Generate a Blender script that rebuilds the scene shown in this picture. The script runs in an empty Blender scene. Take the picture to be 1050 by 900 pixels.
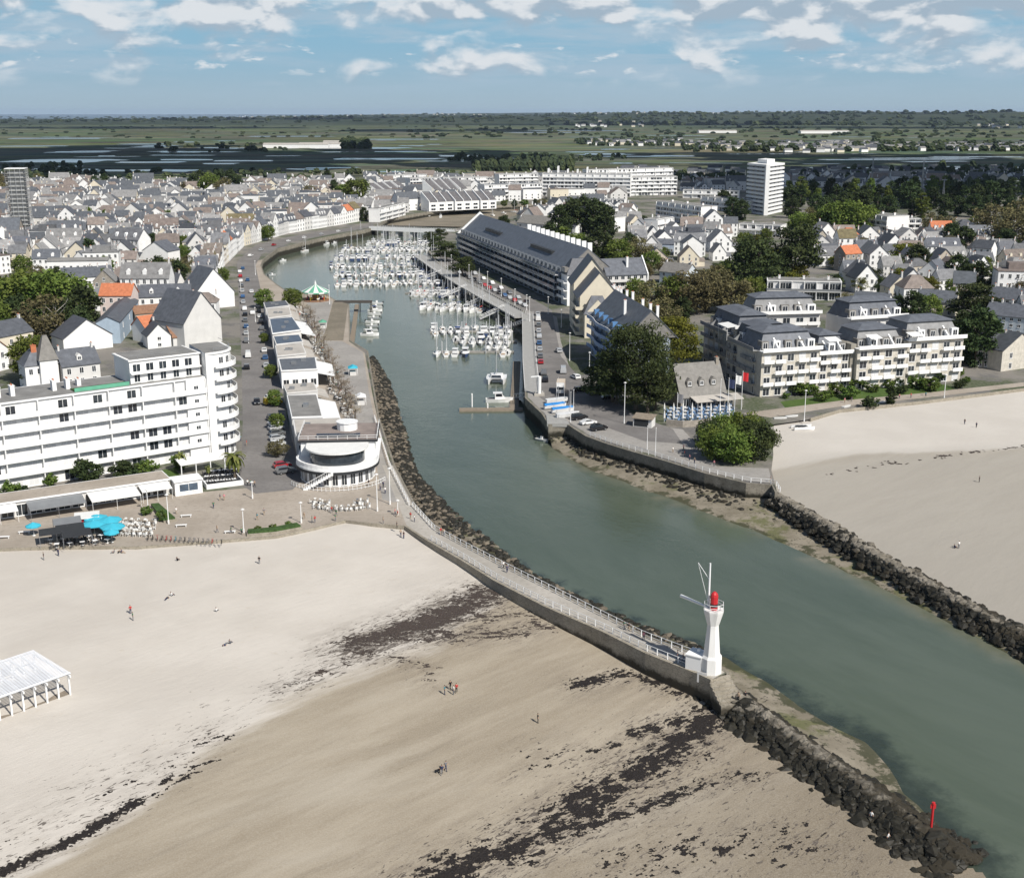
import bpy, bmesh, math, random
from math import sin, cos, tan, pi, radians, atan2, hypot, sqrt, exp
from mathutils import Vector, Matrix, noise
from mathutils.geometry import tessellate_polygon

sc = bpy.context.scene
col = sc.collection
random.seed(7)

# ---------------------------------------------------------------- camera, sky, sun, exposure
FPX, PITCH, CAMZ = 1250.0, radians(15.0), 80.0
cam_d = bpy.data.cameras.new('camera')
cam = bpy.data.objects.new('camera', cam_d); col.objects.link(cam)
cam.location = (0, 0, CAMZ); cam.rotation_euler = (pi / 2 - PITCH, 0, 0)
cam_d.sensor_fit = 'HORIZONTAL'; cam_d.sensor_width = 36.0
cam_d.lens = 36.0 * FPX / 1050.0
cam_d.clip_start = 1.0; cam_d.clip_end = 200000.0
sc.camera = cam

SUN_A, SUN_E = radians(50), radians(44)
SUN = Vector((cos(SUN_A) * cos(SUN_E), -sin(SUN_A) * cos(SUN_E), sin(SUN_E)))
sun_d = bpy.data.lights.new('sun', 'SUN'); sun_d.energy = 4.7; sun_d.angle = radians(0.5)
sun_d.color = (1.0, 0.955, 0.88)
sun = bpy.data.objects.new('sun', sun_d); col.objects.link(sun)
sun.rotation_euler = (-SUN).to_track_quat('-Z', 'Y').to_euler()
sun.location = (300, -200, 600)

sc.view_settings.view_transform = 'Standard'
sc.view_settings.look = 'None'
sc.view_settings.gamma = 1.0
sc.view_settings.exposure = 0.2
sc.view_settings.use_curve_mapping = False
sc.render.engine = 'CYCLES'
sc.cycles.max_bounces = 6
sc.cycles.diffuse_bounces = 2
sc.cycles.glossy_bounces = 2
sc.cycles.transparent_max_bounces = 4
sc.cycles.volume_bounces = 0

world = bpy.data.worlds.new('World'); sc.world = world; world.use_nodes = True


def build_world():
    nt = world.node_tree; N = nt.nodes; L = nt.links
    N.clear()
    out = N.new('ShaderNodeOutputWorld'); bg = N.new('ShaderNodeBackground')
    bg.inputs['Strength'].default_value = 0.07
    L.new(bg.outputs[0], out.inputs[0])
    geo = N.new('ShaderNodeTexCoord')
    def m(op, a, b=None, c=None, clamp=False):
        n = N.new('ShaderNodeMath'); n.operation = op; n.use_clamp = clamp
        for i, v in enumerate((a, b, c)):
            if v is None: continue
            if isinstance(v, (int, float)): n.inputs[i].default_value = v
            else: L.new(v, n.inputs[i])
        return n.outputs[0]
    def comb(x, y, z):
        n = N.new('ShaderNodeCombineXYZ')
        for i, v in enumerate((x, y, z)):
            if isinstance(v, (int, float)): n.inputs[i].default_value = v
            else: L.new(v, n.inputs[i])
        return n.outputs[0]
    sep = N.new('ShaderNodeSeparateXYZ'); L.new(geo.outputs['Generated'], sep.inputs[0])
    x, y, z = sep.outputs
    # sky: looked up a little higher so the band over the horizon stays blue
    zl = m('ADD', m('MULTIPLY', m('MAXIMUM', z, 0.0), 0.9), 0.16)
    sky = N.new('ShaderNodeTexSky'); sky.sky_type = 'NISHITA'; sky.sun_disc = False
    sky.sun_elevation = SUN_E; sky.sun_rotation = atan2(SUN.x, SUN.y)
    sky.altitude = 50; sky.air_density = 1.0; sky.dust_density = 0.6; sky.ozone_density = 2.2
    L.new(comb(x, y, zl), sky.inputs[0])
    az = m('ARCTAN2', x, y)
    el = m('MAXIMUM', z, 0.0)
    def cloud(kaz, kel, seed, dz, det=7.0, rough=0.55):
        n = N.new('ShaderNodeTexNoise'); n.inputs['Scale'].default_value = 1.0
        n.inputs['Detail'].default_value = det; n.inputs['Roughness'].default_value = rough
        n.inputs['Distortion'].default_value = 0.25
        L.new(comb(m('MULTIPLY', az, kaz), m('MULTIPLY', m('ADD', el, dz), kel), seed), n.inputs['Vector'])
        return n.outputs['Fac']
    def ss(v, a, b):
        n = N.new('ShaderNodeMapRange'); n.interpolation_type = 'SMOOTHSTEP'
        L.new(v, n.inputs[0]); n.inputs[1].default_value = a; n.inputs[2].default_value = b
        return n.outputs[0]
    def mix(f, a, b):
        n = N.new('ShaderNodeMix'); n.data_type = 'RGBA'
        if isinstance(f, (int, float)): n.inputs[0].default_value = f
        else: L.new(f, n.inputs[0])
        for i, v in ((6, a), (7, b)):
            if isinstance(v, tuple): n.inputs[i].default_value = (*v, 1)
            else: L.new(v, n.inputs[i])
        return n.outputs[2]
    rgt = ss(az, -0.12, 0.18)
    # cumulus: coverage grows to the right and towards the top of the low sky
    d0 = cloud(19, 40, 5.3, 0.0, 9.0, 0.5); d1 = cloud(19, 40, 5.3, 0.008, 9.0, 0.5)
    cov = m('ADD', m('MULTIPLY', m('MULTIPLY', rgt, ss(el, 0.024, 0.05)), 0.105), m('MULTIPLY', ss(el, 0.056, 0.078), 0.13))
    v0 = m('ADD', d0, cov)
    mask = m('MULTIPLY', ss(v0, 0.50, 0.69), ss(el, 0.014, 0.035))
    light = ss(m('SUBTRACT', d0, d1), -0.05, 0.07)
    # small bright puffs low over the land
    p0 = cloud(40, 110, 9.1, 0.0); p1 = cloud(40, 110, 9.1, 0.004)
    pm = m('MULTIPLY', ss(p0, 0.58, 0.70), m('MULTIPLY', ss(el, 0.024, 0.036), ss(m('MULTIPLY', el, -1.0), -0.060, -0.046)))
    pl = ss(m('SUBTRACT', p0, p1), -0.05, 0.08)
    # thin pale veil
    w0 = cloud(9, 75, 21.3, 0.0, 7.0, 0.58)
    wm = m('MULTIPLY', m('MULTIPLY', ss(m('ADD', w0, m('MULTIPLY', rgt, 0.08)), 0.42, 0.66), 0.8), ss(el, 0.006, 0.03))
    lo = ss(m('MULTIPLY', el, -1.0), -0.06, 0.0)
    c1 = mix(wm, mix(lo, (3.3, 5.9, 7.8), (4.7, 6.2, 7.3)), (4.9, 6.5, 7.9))
    c2 = mix(m('MULTIPLY', pm, 0.9), c1, mix(pl, (5.2, 6.6, 8.0), (9.6, 10.0, 10.3)))
    c3 = mix(m('MULTIPLY', mask, 0.95), c2, mix(light, (4.6, 5.8, 7.0), (9.2, 9.6, 10.0)))
    c4 = mix(ss(z, 0.10, 0.32), c3, sky.outputs[0])
    L.new(c4, bg.inputs['Color'])


build_world()


# ---------------------------------------------------------------- places: photo pixel on the plane z -> world point
def ray(px, py):
    xc, yc = (px - 525.0) / FPX, (py - 450.0) / FPX
    return Vector((xc, cos(PITCH) - yc * sin(PITCH), -sin(PITCH) - yc * cos(PITCH)))


def P(px, py, z=0.0):
    d = ray(px, py); t = (z - CAMZ) / d.z
    return Vector((d.x * t, d.y * t, z))


def ZH(Y, py):
    """height of a point at forward distance Y that shows in row py"""
    d = ray(525, py)
    return CAMZ + Y / d.y * d.z


def pix(v):
    X, Y, Z = v[0], v[1], v[2] - CAMZ
    zc = Y * cos(PITCH) - Z * sin(PITCH)
    yd = -(Y * sin(PITCH) + Z * cos(PITCH))
    return 525 + FPX * X / zc, 450 + FPX * yd / zc


def solve(px, py, hf):
    z = -2.0
    for _ in range(12):
        p = P(px, py, z); z = hf(p.x, p.y)
    return Vector((p.x, p.y, z))


# ---------------------------------------------------------------- materials
MATS = {}


def mat(name, c, rough=0.85, var=0.18, scale=0.6, bump=0.0, metal=0.0, rnd=0.0, c2=None, fine=0.0, spec=0.3, coat=0.0, s3=None):
    """principled material with procedural mottling (object space) and per-object random tint"""
    if name in MATS: return MATS[name]
    m = bpy.data.materials.new(name); m.use_nodes = True; MATS[name] = m
    nt = m.node_tree; N = nt.nodes; L = nt.links
    b = N['Principled BSDF']
    b.inputs['Roughness'].default_value = rough; b.inputs['Metallic'].default_value = metal
    b.inputs['Specular IOR Level'].default_value = spec
    if coat: b.inputs['Coat Weight'].default_value = coat
    tc = N.new('ShaderNodeTexCoord')
    vec = tc.outputs['Object']
    if s3:
        mp = N.new('ShaderNodeMapping'); mp.inputs['Scale'].default_value = s3; L.new(vec, mp.inputs[0]); vec = mp.outputs[0]
    nz = N.new('ShaderNodeTexNoise'); nz.inputs['Scale'].default_value = scale
    nz.inputs['Detail'].default_value = 5; nz.inputs['Roughness'].default_value = 0.62
    L.new(vec, nz.inputs['Vector'])
    mr = N.new('ShaderNodeMapRange'); L.new(nz.outputs['Fac'], mr.inputs[0])
    mr.inputs[1].default_value = 0.3; mr.inputs[2].default_value = 0.7
    mx = N.new('ShaderNodeMix'); mx.data_type = 'RGBA'; L.new(mr.outputs[0], mx.inputs[0])
    ca = tuple(min(1, v * (1 - var)) for v in c)
    cb = tuple(min(1, v * (1 + var)) for v in c) if c2 is None else c2
    mx.inputs[6].default_value = (*ca, 1); mx.inputs[7].default_value = (*cb, 1)
    o = mx.outputs[2]
    if rnd:
        oi = N.new('ShaderNodeObjectInfo')
        hs = N.new('ShaderNodeHueSaturation')
        r = N.new('ShaderNodeMapRange'); L.new(oi.outputs['Random'], r.inputs[0])
        r.inputs[3].default_value = 1 - rnd; r.inputs[4].default_value = 1 + rnd
        L.new(r.outputs[0], hs.inputs['Value'])
        r2 = N.new('ShaderNodeMath'); r2.operation = 'MULTIPLY_ADD'
        fr = N.new('ShaderNodeMath'); fr.operation = 'FRACT'
        m7 = N.new('ShaderNodeMath'); m7.operation = 'MULTIPLY'; m7.inputs[1].default_value = 7.31
        L.new(oi.outputs['Random'], m7.inputs[0]); L.new(m7.outputs[0], fr.inputs[0])
        L.new(fr.outputs[0], r2.inputs[0]); r2.inputs[1].default_value = 0.04 * min(1, rnd * 3); r2.inputs[2].default_value = 0.5 - 0.02 * min(1, rnd * 3)
        L.new(r2.outputs[0], hs.inputs['Hue'])
        L.new(o, hs.inputs['Color']); o = hs.outputs[0]
    L.new(o, b.inputs['Base Color'])
    if bump:
        bm = N.new('ShaderNodeBump'); bm.inputs['Strength'].default_value = bump; bm.inputs['Distance'].default_value = 0.1
        n2 = N.new('ShaderNodeTexNoise'); n2.inputs['Scale'].default_value = scale * 8; n2.inputs['Detail'].default_value = 4
        L.new(tc.outputs['Object'], n2.inputs['Vector']); L.new(n2.outputs['Fac'], bm.inputs['Height']); L.new(bm.outputs[0], b.inputs['Normal'])
    return m


def glass_mat(name, c, rough=0.12):
    return mat(name, c, rough=rough, var=0.5, scale=0.35, spec=0.6, rnd=0.3)


# ---------------------------------------------------------------- mesh building
class MB:
    def __init__(s): s.v = []; s.f = []; s.m = []
    def poly(s, pts, m=0):
        i = len(s.v); s.v += [tuple(p) for p in pts]; s.f.append(tuple(range(i, i + len(pts)))); s.m.append(m); return s
    def add(s, verts, faces, m=0):
        i = len(s.v); s.v += [tuple(p) for p in verts]
        for f in faces: s.f.append(tuple(i + k for k in f)); s.m.append(m)
        return s
    def box(s, x0, x1, y0, y1, z0, z1, m=0, rot=0.0, at=(0, 0, 0)):
        c, n = cos(rot), sin(rot)
        V = []
        for z in (z0, z1):
            for x, y in ((x0, y0), (x1, y0), (x1, y1), (x0, y1)):
                V.append((at[0] + x * c - y * n, at[1] + x * n + y * c, at[2] + z))
        return s.add(V, [(0, 3, 2, 1), (4, 5, 6, 7), (0, 1, 5, 4), (1, 2, 6, 5), (2, 3, 7, 6), (3, 0, 4, 7)], m)
    def prism(s, pts, z0, z1, m=0, cap=None, bottom=True):
        """pts: counter-clockwise plan; z0, z1 numbers"""
        n = len(pts)
        a = sum(pts[i][0] * pts[(i + 1) % n][1] - pts[(i + 1) % n][0] * pts[i][1] for i in range(n))
        if a < 0: pts = list(reversed(pts))
        V = [(p[0], p[1], z0) for p in pts] + [(p[0], p[1], z1) for p in pts]
        i0 = len(s.v); s.v += V
        for i in range(n):
            j = (i + 1) % n
            s.f.append((i0 + i, i0 + j, i0 + n + j, i0 + n + i)); s.m.append(m)
        tri = tessellate_polygon([[Vector((p[0], p[1], 0)) for p in pts]])
        for t in tri:
            A, B, C = (pts[k] for k in t)
            up = (B[0] - A[0]) * (C[1] - A[1]) - (C[0] - A[0]) * (B[1] - A[1]) > 0
            t2 = t if up else t[::-1]
            s.f.append(tuple(i0 + n + k for k in t2)); s.m.append(m if cap is None else cap)
            if bottom: s.f.append(tuple(i0 + k for k in t2[::-1])); s.m.append(m)
        return s
    def tube(s, a, b, r0, r1=None, n=6, m=0, caps=True):
        r1 = r0 if r1 is None else r1
        a, b = Vector(a), Vector(b); d = (b - a)
        if d.length < 1e-6: return s
        d.normalize()
        u = d.orthogonal().normalized(); w = d.cross(u)
        V = []
        for p, r in ((a, r0), (b, r1)):
            for k in range(n):
                t = 2 * pi * k / n; V.append(p + u * cos(t) * r + w * sin(t) * r)
        F = [(k, (k + 1) % n, n + (k + 1) % n, n + k) for k in range(n)]
        if caps: F += [tuple(range(n - 1, -1, -1)), tuple(range(n, 2 * n))]
        return s.add(V, F, m)
    def lathe(s, prof, n=12, m=0, at=(0, 0, 0), cap=True, sx=1.0, sy=1.0):
        """prof: list of (r, z)"""
        V = []
        for r, z in prof:
            for k in range(n):
                t = 2 * pi * k / n; V.append((at[0] + r * cos(t) * sx, at[1] + r * sin(t) * sy, at[2] + z))
        F = []
        for i in range(len(prof) - 1):
            for k in range(n):
                F.append((i * n + k, i * n + (k + 1) % n, (i + 1) * n + (k + 1) % n, (i + 1) * n + k))
        if cap:
            F.append(tuple(range(n - 1, -1, -1))); e = (len(prof) - 1) * n
            F.append(tuple(range(e, e + n)))
        return s.add(V, F, m)
    def build(s, name, mats, parent=None, smooth=False, loc=None, rot=0.0):
        me = bpy.data.meshes.new(name); me.from_pydata(s.v, [], s.f)
        if not isinstance(mats, (list, tuple)): mats = [mats]
        for q in mats: me.materials.append(q)
        if len(mats) > 1: me.polygons.foreach_set('material_index', s.m)
        if smooth: me.polygons.foreach_set('use_smooth', [True] * len(me.polygons))
        me.update()
        o = bpy.data.objects.new(name, me); col.objects.link(o)
        if parent is not None: o.parent = parent
        if loc is not None: o.location = loc
        if rot: o.rotation_euler = (0, 0, rot)
        return o


def thing(name, label, cat, loc=(0, 0, 0), rz=0.0, group=None):
    o = bpy.data.objects.new(name, None); col.objects.link(o)
    o.empty_display_size = 0.5
    o.location = loc; o.rotation_euler = (0, 0, rz)
    return tag(o, label, cat, group)


def tag(o, label, cat, group=None):
    o['label'] = label; o['category'] = cat
    if group: o['group'] = group
    return o


def struct(o, label=None, kind='structure'):
    o['kind'] = kind
    if label: o['label'] = label
    return o


KIDS = {}


def kids(o):
    return KIDS.setdefault(o.name, list(o.children))


def dup(root, loc, rz=0.0, label=None, group=None, scale=None, keep=None):
    """copy a thing, its parts and their sub-parts"""
    r = root.copy(); col.objects.link(r); r.location = loc; r.rotation_euler = (0, 0, rz)
    if scale is not None: r.scale = scale if hasattr(scale, '__len__') else (scale,) * 3
    if label: r['label'] = label
    if group: r['group'] = group
    out = {}
    for ch in kids(root):
        if keep and not keep(ch): continue
        c = ch.copy(); col.objects.link(c); c.parent = r
        out.setdefault(ch.name.split('.')[0], []).append(c)
        for g in kids(ch):
            d = g.copy(); col.objects.link(d); d.parent = c
            out.setdefault(g.name.split('.')[0], []).append(d)
    return r, out


def recolour(o, i, m):
    o.material_slots[i].link = 'OBJECT'; o.material_slots[i].material = m


def remove_tree(o):
    for c in list(o.children):
        remove_tree(c)
    bpy.data.objects.remove(o)


ORD = ('first second third fourth fifth sixth seventh eighth ninth tenth eleventh twelfth thirteenth fourteenth fifteenth '
       'sixteenth seventeenth eighteenth nineteenth twentieth').split()
for _t in ('twenty', 'thirty', 'forty'):
    ORD += [f'{_t}-{q}' for q in ORD[:9]] + [{'twenty': 'thirtieth', 'thirty': 'fortieth', 'forty': 'fiftieth'}[_t]]


def along(pts, step, start=0.0, end=0.0):
    """points and headings every step metres along a polyline"""
    out = []; s = start; acc = 0.0
    tot = sum((Vector(b) - Vector(a)).length for a, b in zip(pts, pts[1:]))
    for a, b in zip(pts, pts[1:]):
        a, b = Vector(a), Vector(b); l = (b - a).length
        while s <= acc + l and s <= tot - end + 1e-6:
            p = a.lerp(b, (s - acc) / l); out.append((p, atan2(b.y - a.y, b.x - a.x))); s += step
        acc += l
    return out


def fbm(x, y, s, o=4, seed=0.0):
    return noise.fractal(Vector((x * s + seed, y * s - seed, seed * 0.37)), 0.9, 2.0, o)


def inpoly(x, y, poly):
    r = False; j = len(poly) - 1
    for i in range(len(poly)):
        xi, yi = poly[i][0], poly[i][1]; xj, yj = poly[j][0], poly[j][1]
        if (yi > y) != (yj > y) and x < (xj - xi) * (y - yi) / (yj - yi) + xi: r = not r
        j = i
    return r


def PP(lst, z=0.0): return [P(a, b, z) for a, b in lst]


def sheet(name, pts, z, m):
    """flat sheet from a plan outline"""
    mb = MB()
    mb.v = [(p[0], p[1], z) for p in pts]
    for t in tessellate_polygon([[Vector((p[0], p[1], 0)) for p in pts]]):
        A, B, C = (pts[k] for k in t)
        up = (B[0] - A[0]) * (C[1] - A[1]) - (C[0] - A[0]) * (B[1] - A[1]) > 0
        mb.f.append(tuple(t if up else t[::-1])); mb.m.append(0)
    return mb.build(name, m)


def ribbon(pts, w0, w1, z=0.0):
    """plan outline of a strip along pts from offset w0 to w1 (left positive)"""
    A, B = [], []
    n = len(pts)
    for i in range(n):
        a = Vector(pts[max(0, i - 1)]); b = Vector(pts[min(n - 1, i + 1)])
        d = (b - a); d.z = 0; d.normalize(); q = Vector((-d.y, d.x, 0))
        A.append(Vector(pts[i]) + q * w0); B.append(Vector(pts[i]) + q * w1)
    return A + B[::-1]
# ---------------------------------------------------------------- ground plan (photo outlines dropped on the quay level, z = 0)
WZ = -5.0     # water level
PROM_L = [(-150, 590), (-60, 572), (0, 562), (60, 560), (140, 560), (220, 554), (283, 549), (325, 540), (354, 533), (379, 536), (417, 539)]
JET_L = [(417, 539), (440, 554), (475, 574), (509, 595), (560, 621), (620, 647), (664, 669), (715, 689), (731, 696)]
JET_R = [(745, 690), (713, 672), (660, 652), (620, 632), (560, 602), (520, 582), (470, 556), (447, 543), (424, 518), (403, 477), (387, 427), (376, 360)]
QUAY_L = [(376, 360), (358, 349), (357, 312), (343, 308), (334, 302), (318, 300), (302, 300), (291, 297), (282, 291), (270, 281), (267, 272), (269, 266), (284, 255), (324, 245), (350, 240), (373, 236), (383, 233)]
INNER = [(383, 233), (398, 224), (440, 217), (500, 211), (560, 208), (600, 208), (566, 214), (530, 221), (490, 230), (460, 236)]
QUAY_R = [(460, 236), (447, 246), (440, 258), (452, 272), (473, 285), (496, 297), (537, 318), (538, 345), (538, 372), (540, 398), (540, 408), (557, 424), (564, 435), (583, 435), (602, 447), (621, 454), (640, 460), (682, 472), (724, 485), (766, 495), (793, 497), (797, 505)]
PROM_R = [(797, 505), (791, 482), (793, 466), (792, 450), (787, 436), (830, 430), (860, 421), (889, 418), (947, 412), (1010, 404), (1050, 399), (1150, 387)]
FAR_Y = 1500.0


# ---------------------------------------------------------------- surface materials with world-space patterns
def land_mat(name, build, rough=0.9, spec=0.2):
    m = bpy.data.materials.new(name); m.use_nodes = True; MATS[name] = m
    nt = m.node_tree; N = nt.nodes; L = nt.links; b = N['Principled BSDF']
    b.inputs['Roughness'].default_value = rough; b.inputs['Specular IOR Level'].default_value = spec
    tc = N.new('ShaderNodeTexCoord')
    class K: pass
    k = K(); k.N, k.L, k.b, k.co = N, L, b, tc.outputs['Object']
    def mp(scale, rot=0.0, loc=(0, 0, 0)):
        q = N.new('ShaderNodeMapping'); q.vector_type = 'TEXTURE'; q.inputs['Scale'].default_value = tuple(1 / v for v in scale); q.inputs['Rotation'].default_value = (0, 0, rot)
        q.inputs['Location'].default_value = loc
        L.new(tc.outputs['Object'], q.inputs[0]); return q.outputs[0]
    def nz(scale, detail=5, rough=0.6, vec=None, dist=0.0):
        q = N.new('ShaderNodeTexNoise'); q.inputs['Scale'].default_value = scale; q.inputs['Detail'].default_value = detail
        q.inputs['Roughness'].default_value = rough; q.inputs['Distortion'].default_value = dist
        L.new(vec if vec is not None else tc.outputs['Object'], q.inputs['Vector']); return q.outputs['Fac']
    def vor(scale, vec=None, out='Color', feat='F1'):
        q = N.new('ShaderNodeTexVoronoi'); q.inputs['Scale'].default_value = scale; q.feature = feat
        L.new(vec if vec is not None else tc.outputs['Object'], q.inputs['Vector']); return q.outputs[out]
    def ss(v, a, c):
        q = N.new('ShaderNodeMapRange'); q.interpolation_type = 'SMOOTHSTEP'
        L.new(v, q.inputs[0]); q.inputs[1].default_value = a; q.inputs[2].default_value = c; return q.outputs[0]
    def mix(f, a, c):
        q = N.new('ShaderNodeMix'); q.data_type = 'RGBA'
        if isinstance(f, (int, float)): q.inputs[0].default_value = f
        else: L.new(f, q.inputs[0])
        for i, v in ((6, a), (7, c)):
            if isinstance(v, tuple): q.inputs[i].default_value = (*v, 1)
            else: L.new(v, q.inputs[i])
        return q.outputs[2]
    def ma(op, a, c=0.0, clamp=False):
        q = N.new('ShaderNodeMath'); q.operation = op; q.use_clamp = clamp
        for i, v in enumerate((a, c)):
            if isinstance(v, (int, float)): q.inputs[i].default_value = v
            else: L.new(v, q.inputs[i])
        return q.outputs[0]
    def attr(nm):
        q = N.new('ShaderNodeAttribute'); q.attribute_name = nm; return q.outputs['Fac']
    def bump(h, s, d):
        q = N.new('ShaderNodeBump'); q.inputs['Strength'].default_value = s; q.inputs['Distance'].default_value = d
        L.new(h, q.inputs['Height']); L.new(q.outputs[0], b.inputs['Normal'])
    def rough_in(v): L.new(v, b.inputs['Roughness'])
    k.mp, k.nz, k.vor, k.ss, k.mix, k.ma, k.attr, k.bump, k.rough_in = mp, nz, vor, ss, mix, ma, attr, bump, rough_in
    L.new(build(k), b.inputs['Base Color'])
    return m


def _town(k):
    a = k.mix(k.ss(k.nz(0.035, 4), 0.42, 0.58), (0.20, 0.185, 0.165), (0.055, 0.075, 0.03))
    a = k.mix(k.ss(k.nz(0.09, 3), 0.5, 0.62), a, (0.13, 0.125, 0.12))
    return k.mix(k.ss(k.nz(1.2, 4), 0.3, 0.75), a, k.mix(0.4, a, (0.28, 0.26, 0.23)))


def _paving(c1, c2, c3):
    def f(k):
        a = k.mix(k.ss(k.nz(0.08, 5), 0.35, 0.65), c1, c2)
        a = k.mix(k.ss(k.nz(0.9, 4, 0.7), 0.45, 0.8), a, c3)
        return a
    return f


def _marsh(k):
    v = k.mp((1, 1, 1))
    st = k.mp((0.35, 1.0, 1), 0.12)
    a = k.mix(k.ss(k.nz(0.0022, 6, 0.65, st), 0.40, 0.60), (0.068, 0.085, 0.040), (0.155, 0.155, 0.085))
    a = k.mix(k.ss(k.nz(0.006, 5, 0.6, st), 0.48, 0.58), a, (0.065, 0.10, 0.032))
    cells = k.vor(0.009, k.mp((0.5, 1.0, 1), 0.3))
    a = k.mix(0.16, a, k.mix(0.75, cells, (0.12, 0.13, 0.08)))
    a = k.mix(k.ss(k.nz(0.0045, 6, 0.7, k.mp((0.5, 1, 1), -0.1, (700, 90, 0))), 0.56, 0.66), a, (0.022, 0.028, 0.018))
    a = k.mix(k.ss(k.nz(0.03, 4, 0.7), 0.55, 0.75), a, (0.04, 0.05, 0.028))
    a = k.mix(k.ss(k.nz(0.011, 6, 0.75, k.mp((0.3, 1, 1), 0.05, (90, 400, 0))), 0.50, 0.60), a, (0.028, 0.036, 0.02))
    a = k.mix(k.ma('MULTIPLY', k.ss(k.nz(0.016, 6, 0.75, k.mp((0.22, 1, 1), -0.06, (400, 10, 0))), 0.57, 0.66), 0.8), a, (0.19, 0.175, 0.12))
    g = k.N.new('ShaderNodeNewGeometry'); s = k.N.new('ShaderNodeSeparateXYZ'); k.L.new(g.outputs['Position'], s.inputs[0])
    return k.mix(k.ma('MULTIPLY', k.ss(s.outputs[1], 4200, 8500), 0.6), a, (0.045, 0.066, 0.034))


def _sand(k):
    wet = k.attr('wet'); low = k.attr('low')
    rot = 0.78
    dry = k.mix(k.ss(k.nz(0.05, 4), 0.35, 0.65), (0.505, 0.466, 0.415), (0.56, 0.52, 0.466))
    dry = k.mix(k.ma('MULTIPLY', k.ss(k.nz(0.5, 5, 0.7), 0.62, 0.72), 0.35), dry, (0.45, 0.38, 0.29))
    st = k.mp((0.16, 1.0, 1), rot)
    wetc = k.mix(k.ss(k.nz(0.16, 6, 0.66, st), 0.34, 0.66), (0.27, 0.226, 0.165), (0.355, 0.306, 0.235))
    wetc = k.mix(k.ma('MULTIPLY', k.ss(k.nz(0.35, 6, 0.7, st, 0.6), 0.52, 0.74), 0.45), wetc, (0.195, 0.163, 0.12))
    wetc = k.mix(k.ma('MULTIPLY', k.ss(k.nz(0.10, 5, 0.6, k.mp((0.22, 1, 1), rot - 0.2, (31, 7, 0))), 0.50, 0.68), 0.55), wetc, (0.41, 0.365, 0.295))
    wetc = k.mix(k.ma('MULTIPLY', low, 0.75), wetc, (0.165, 0.135, 0.093))
    w = k.ss(k.ma('ADD', wet, k.ma('MULTIPLY', k.ma('SUBTRACT', k.nz(0.14, 6, 0.7, st), 0.5), 0.7)), 0.38, 0.62)
    a = k.mix(w, dry, wetc)
    # scattered bits of wrack
    weed = k.attr('weed')
    a = k.mix(k.ma('MULTIPLY', weed, k.ss(k.nz(0.5, 5, 0.75, k.mp((0.4, 1.2, 1), rot)), 0.40, 0.62)), a, (0.135, 0.108, 0.082))
    bits = k.ss(k.ma('ADD', k.nz(1.7, 5, 0.68, k.mp((0.38, 1.25, 1), rot), 0.9), k.ma('ADD', k.ma('MULTIPLY', k.attr('bits'), 0.12), k.ma('MULTIPLY', weed, 0.24))), 0.70, 0.76)
    a = k.mix(k.ma('MULTIPLY', bits, 0.9), a, (0.055, 0.043, 0.036))
    grain = k.nz(5.0, 3, 0.7)
    a = k.mix(k.ma('MULTIPLY', k.ss(grain, 0.3, 0.75), 0.22), a, (0.60, 0.55, 0.48))
    k.bump(k.nz(0.9, 6, 0.7, k.mp((0.35, 1, 1), rot)), 0.35, 0.25)
    return a


def _water(k):
    a = k.mix(k.ss(k.nz(0.035, 6, 0.68, k.mp((0.35, 1, 1), -0.95), 0.5), 0.35, 0.65), (0.080, 0.102, 0.072), (0.104, 0.127, 0.094))
    sh = k.attr('shoal')
    a = k.mix(k.ss(k.ma('ADD', sh, k.ma('MULTIPLY', k.ma('SUBTRACT', k.nz(0.25, 6, 0.7), 0.5), 0.9)), 0.35, 0.8), a, (0.034, 0.046, 0.036))
    a = k.mix(k.ss(k.ma('ADD', k.attr('sandy'), k.ma('MULTIPLY', k.ma('SUBTRACT', k.nz(0.12, 5, 0.7), 0.5), 0.6)), 0.3, 1.0), a, (0.19, 0.185, 0.135))
    k.bump(k.ma('ADD', k.nz(0.9, 6, 0.65, k.mp((1, 0.5, 1), 0.5)), k.ma('MULTIPLY', k.nz(0.12, 4), 1.2)), 0.15, 0.35)
    return a


M_TOWN = land_mat('town_earth', _town)
M_PAVE = land_mat('promenade_paving', _paving((0.33, 0.285, 0.235), (0.40, 0.35, 0.295), (0.27, 0.235, 0.195)))
M_QUAYPAVE = land_mat('quay_paving', _paving((0.29, 0.275, 0.255), (0.35, 0.33, 0.305), (0.23, 0.215, 0.20)))
M_ASPH = land_mat('asphalt', _paving((0.165, 0.155, 0.148), (0.215, 0.203, 0.193), (0.135, 0.128, 0.122)))
M_CONC = land_mat('jetty_concrete', _paving((0.36, 0.335, 0.295), (0.44, 0.41, 0.365), (0.29, 0.265, 0.23)))
M_LAWN = land_mat('lawn', _paving((0.055, 0.10, 0.02), (0.085, 0.13, 0.03), (0.045, 0.075, 0.02)))
M_MARSH = land_mat('marsh', _marsh)
M_SAND = land_mat('sand', _sand, 0.95, 0.1)
M_SAND2 = land_mat('grey_sand', lambda k: k.mix(k.ma('MULTIPLY', k.attr('wet'), .62), k.mix(.25, _sand(k), (.47, .45, .42)), (.345, .325, .29)), .95, .1)
M_WATER = land_mat('water', _water, 0.07, 0.5)
M_MUD = land_mat('mud', _paving((0.19, 0.165, 0.125), (0.25, 0.215, 0.165), (0.10, 0.095, 0.07)), 0.7)
M_POND = mat('pond_water', (0.10, 0.12, 0.13), rough=0.12, var=0.2, scale=0.02, spec=0.5)


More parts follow.
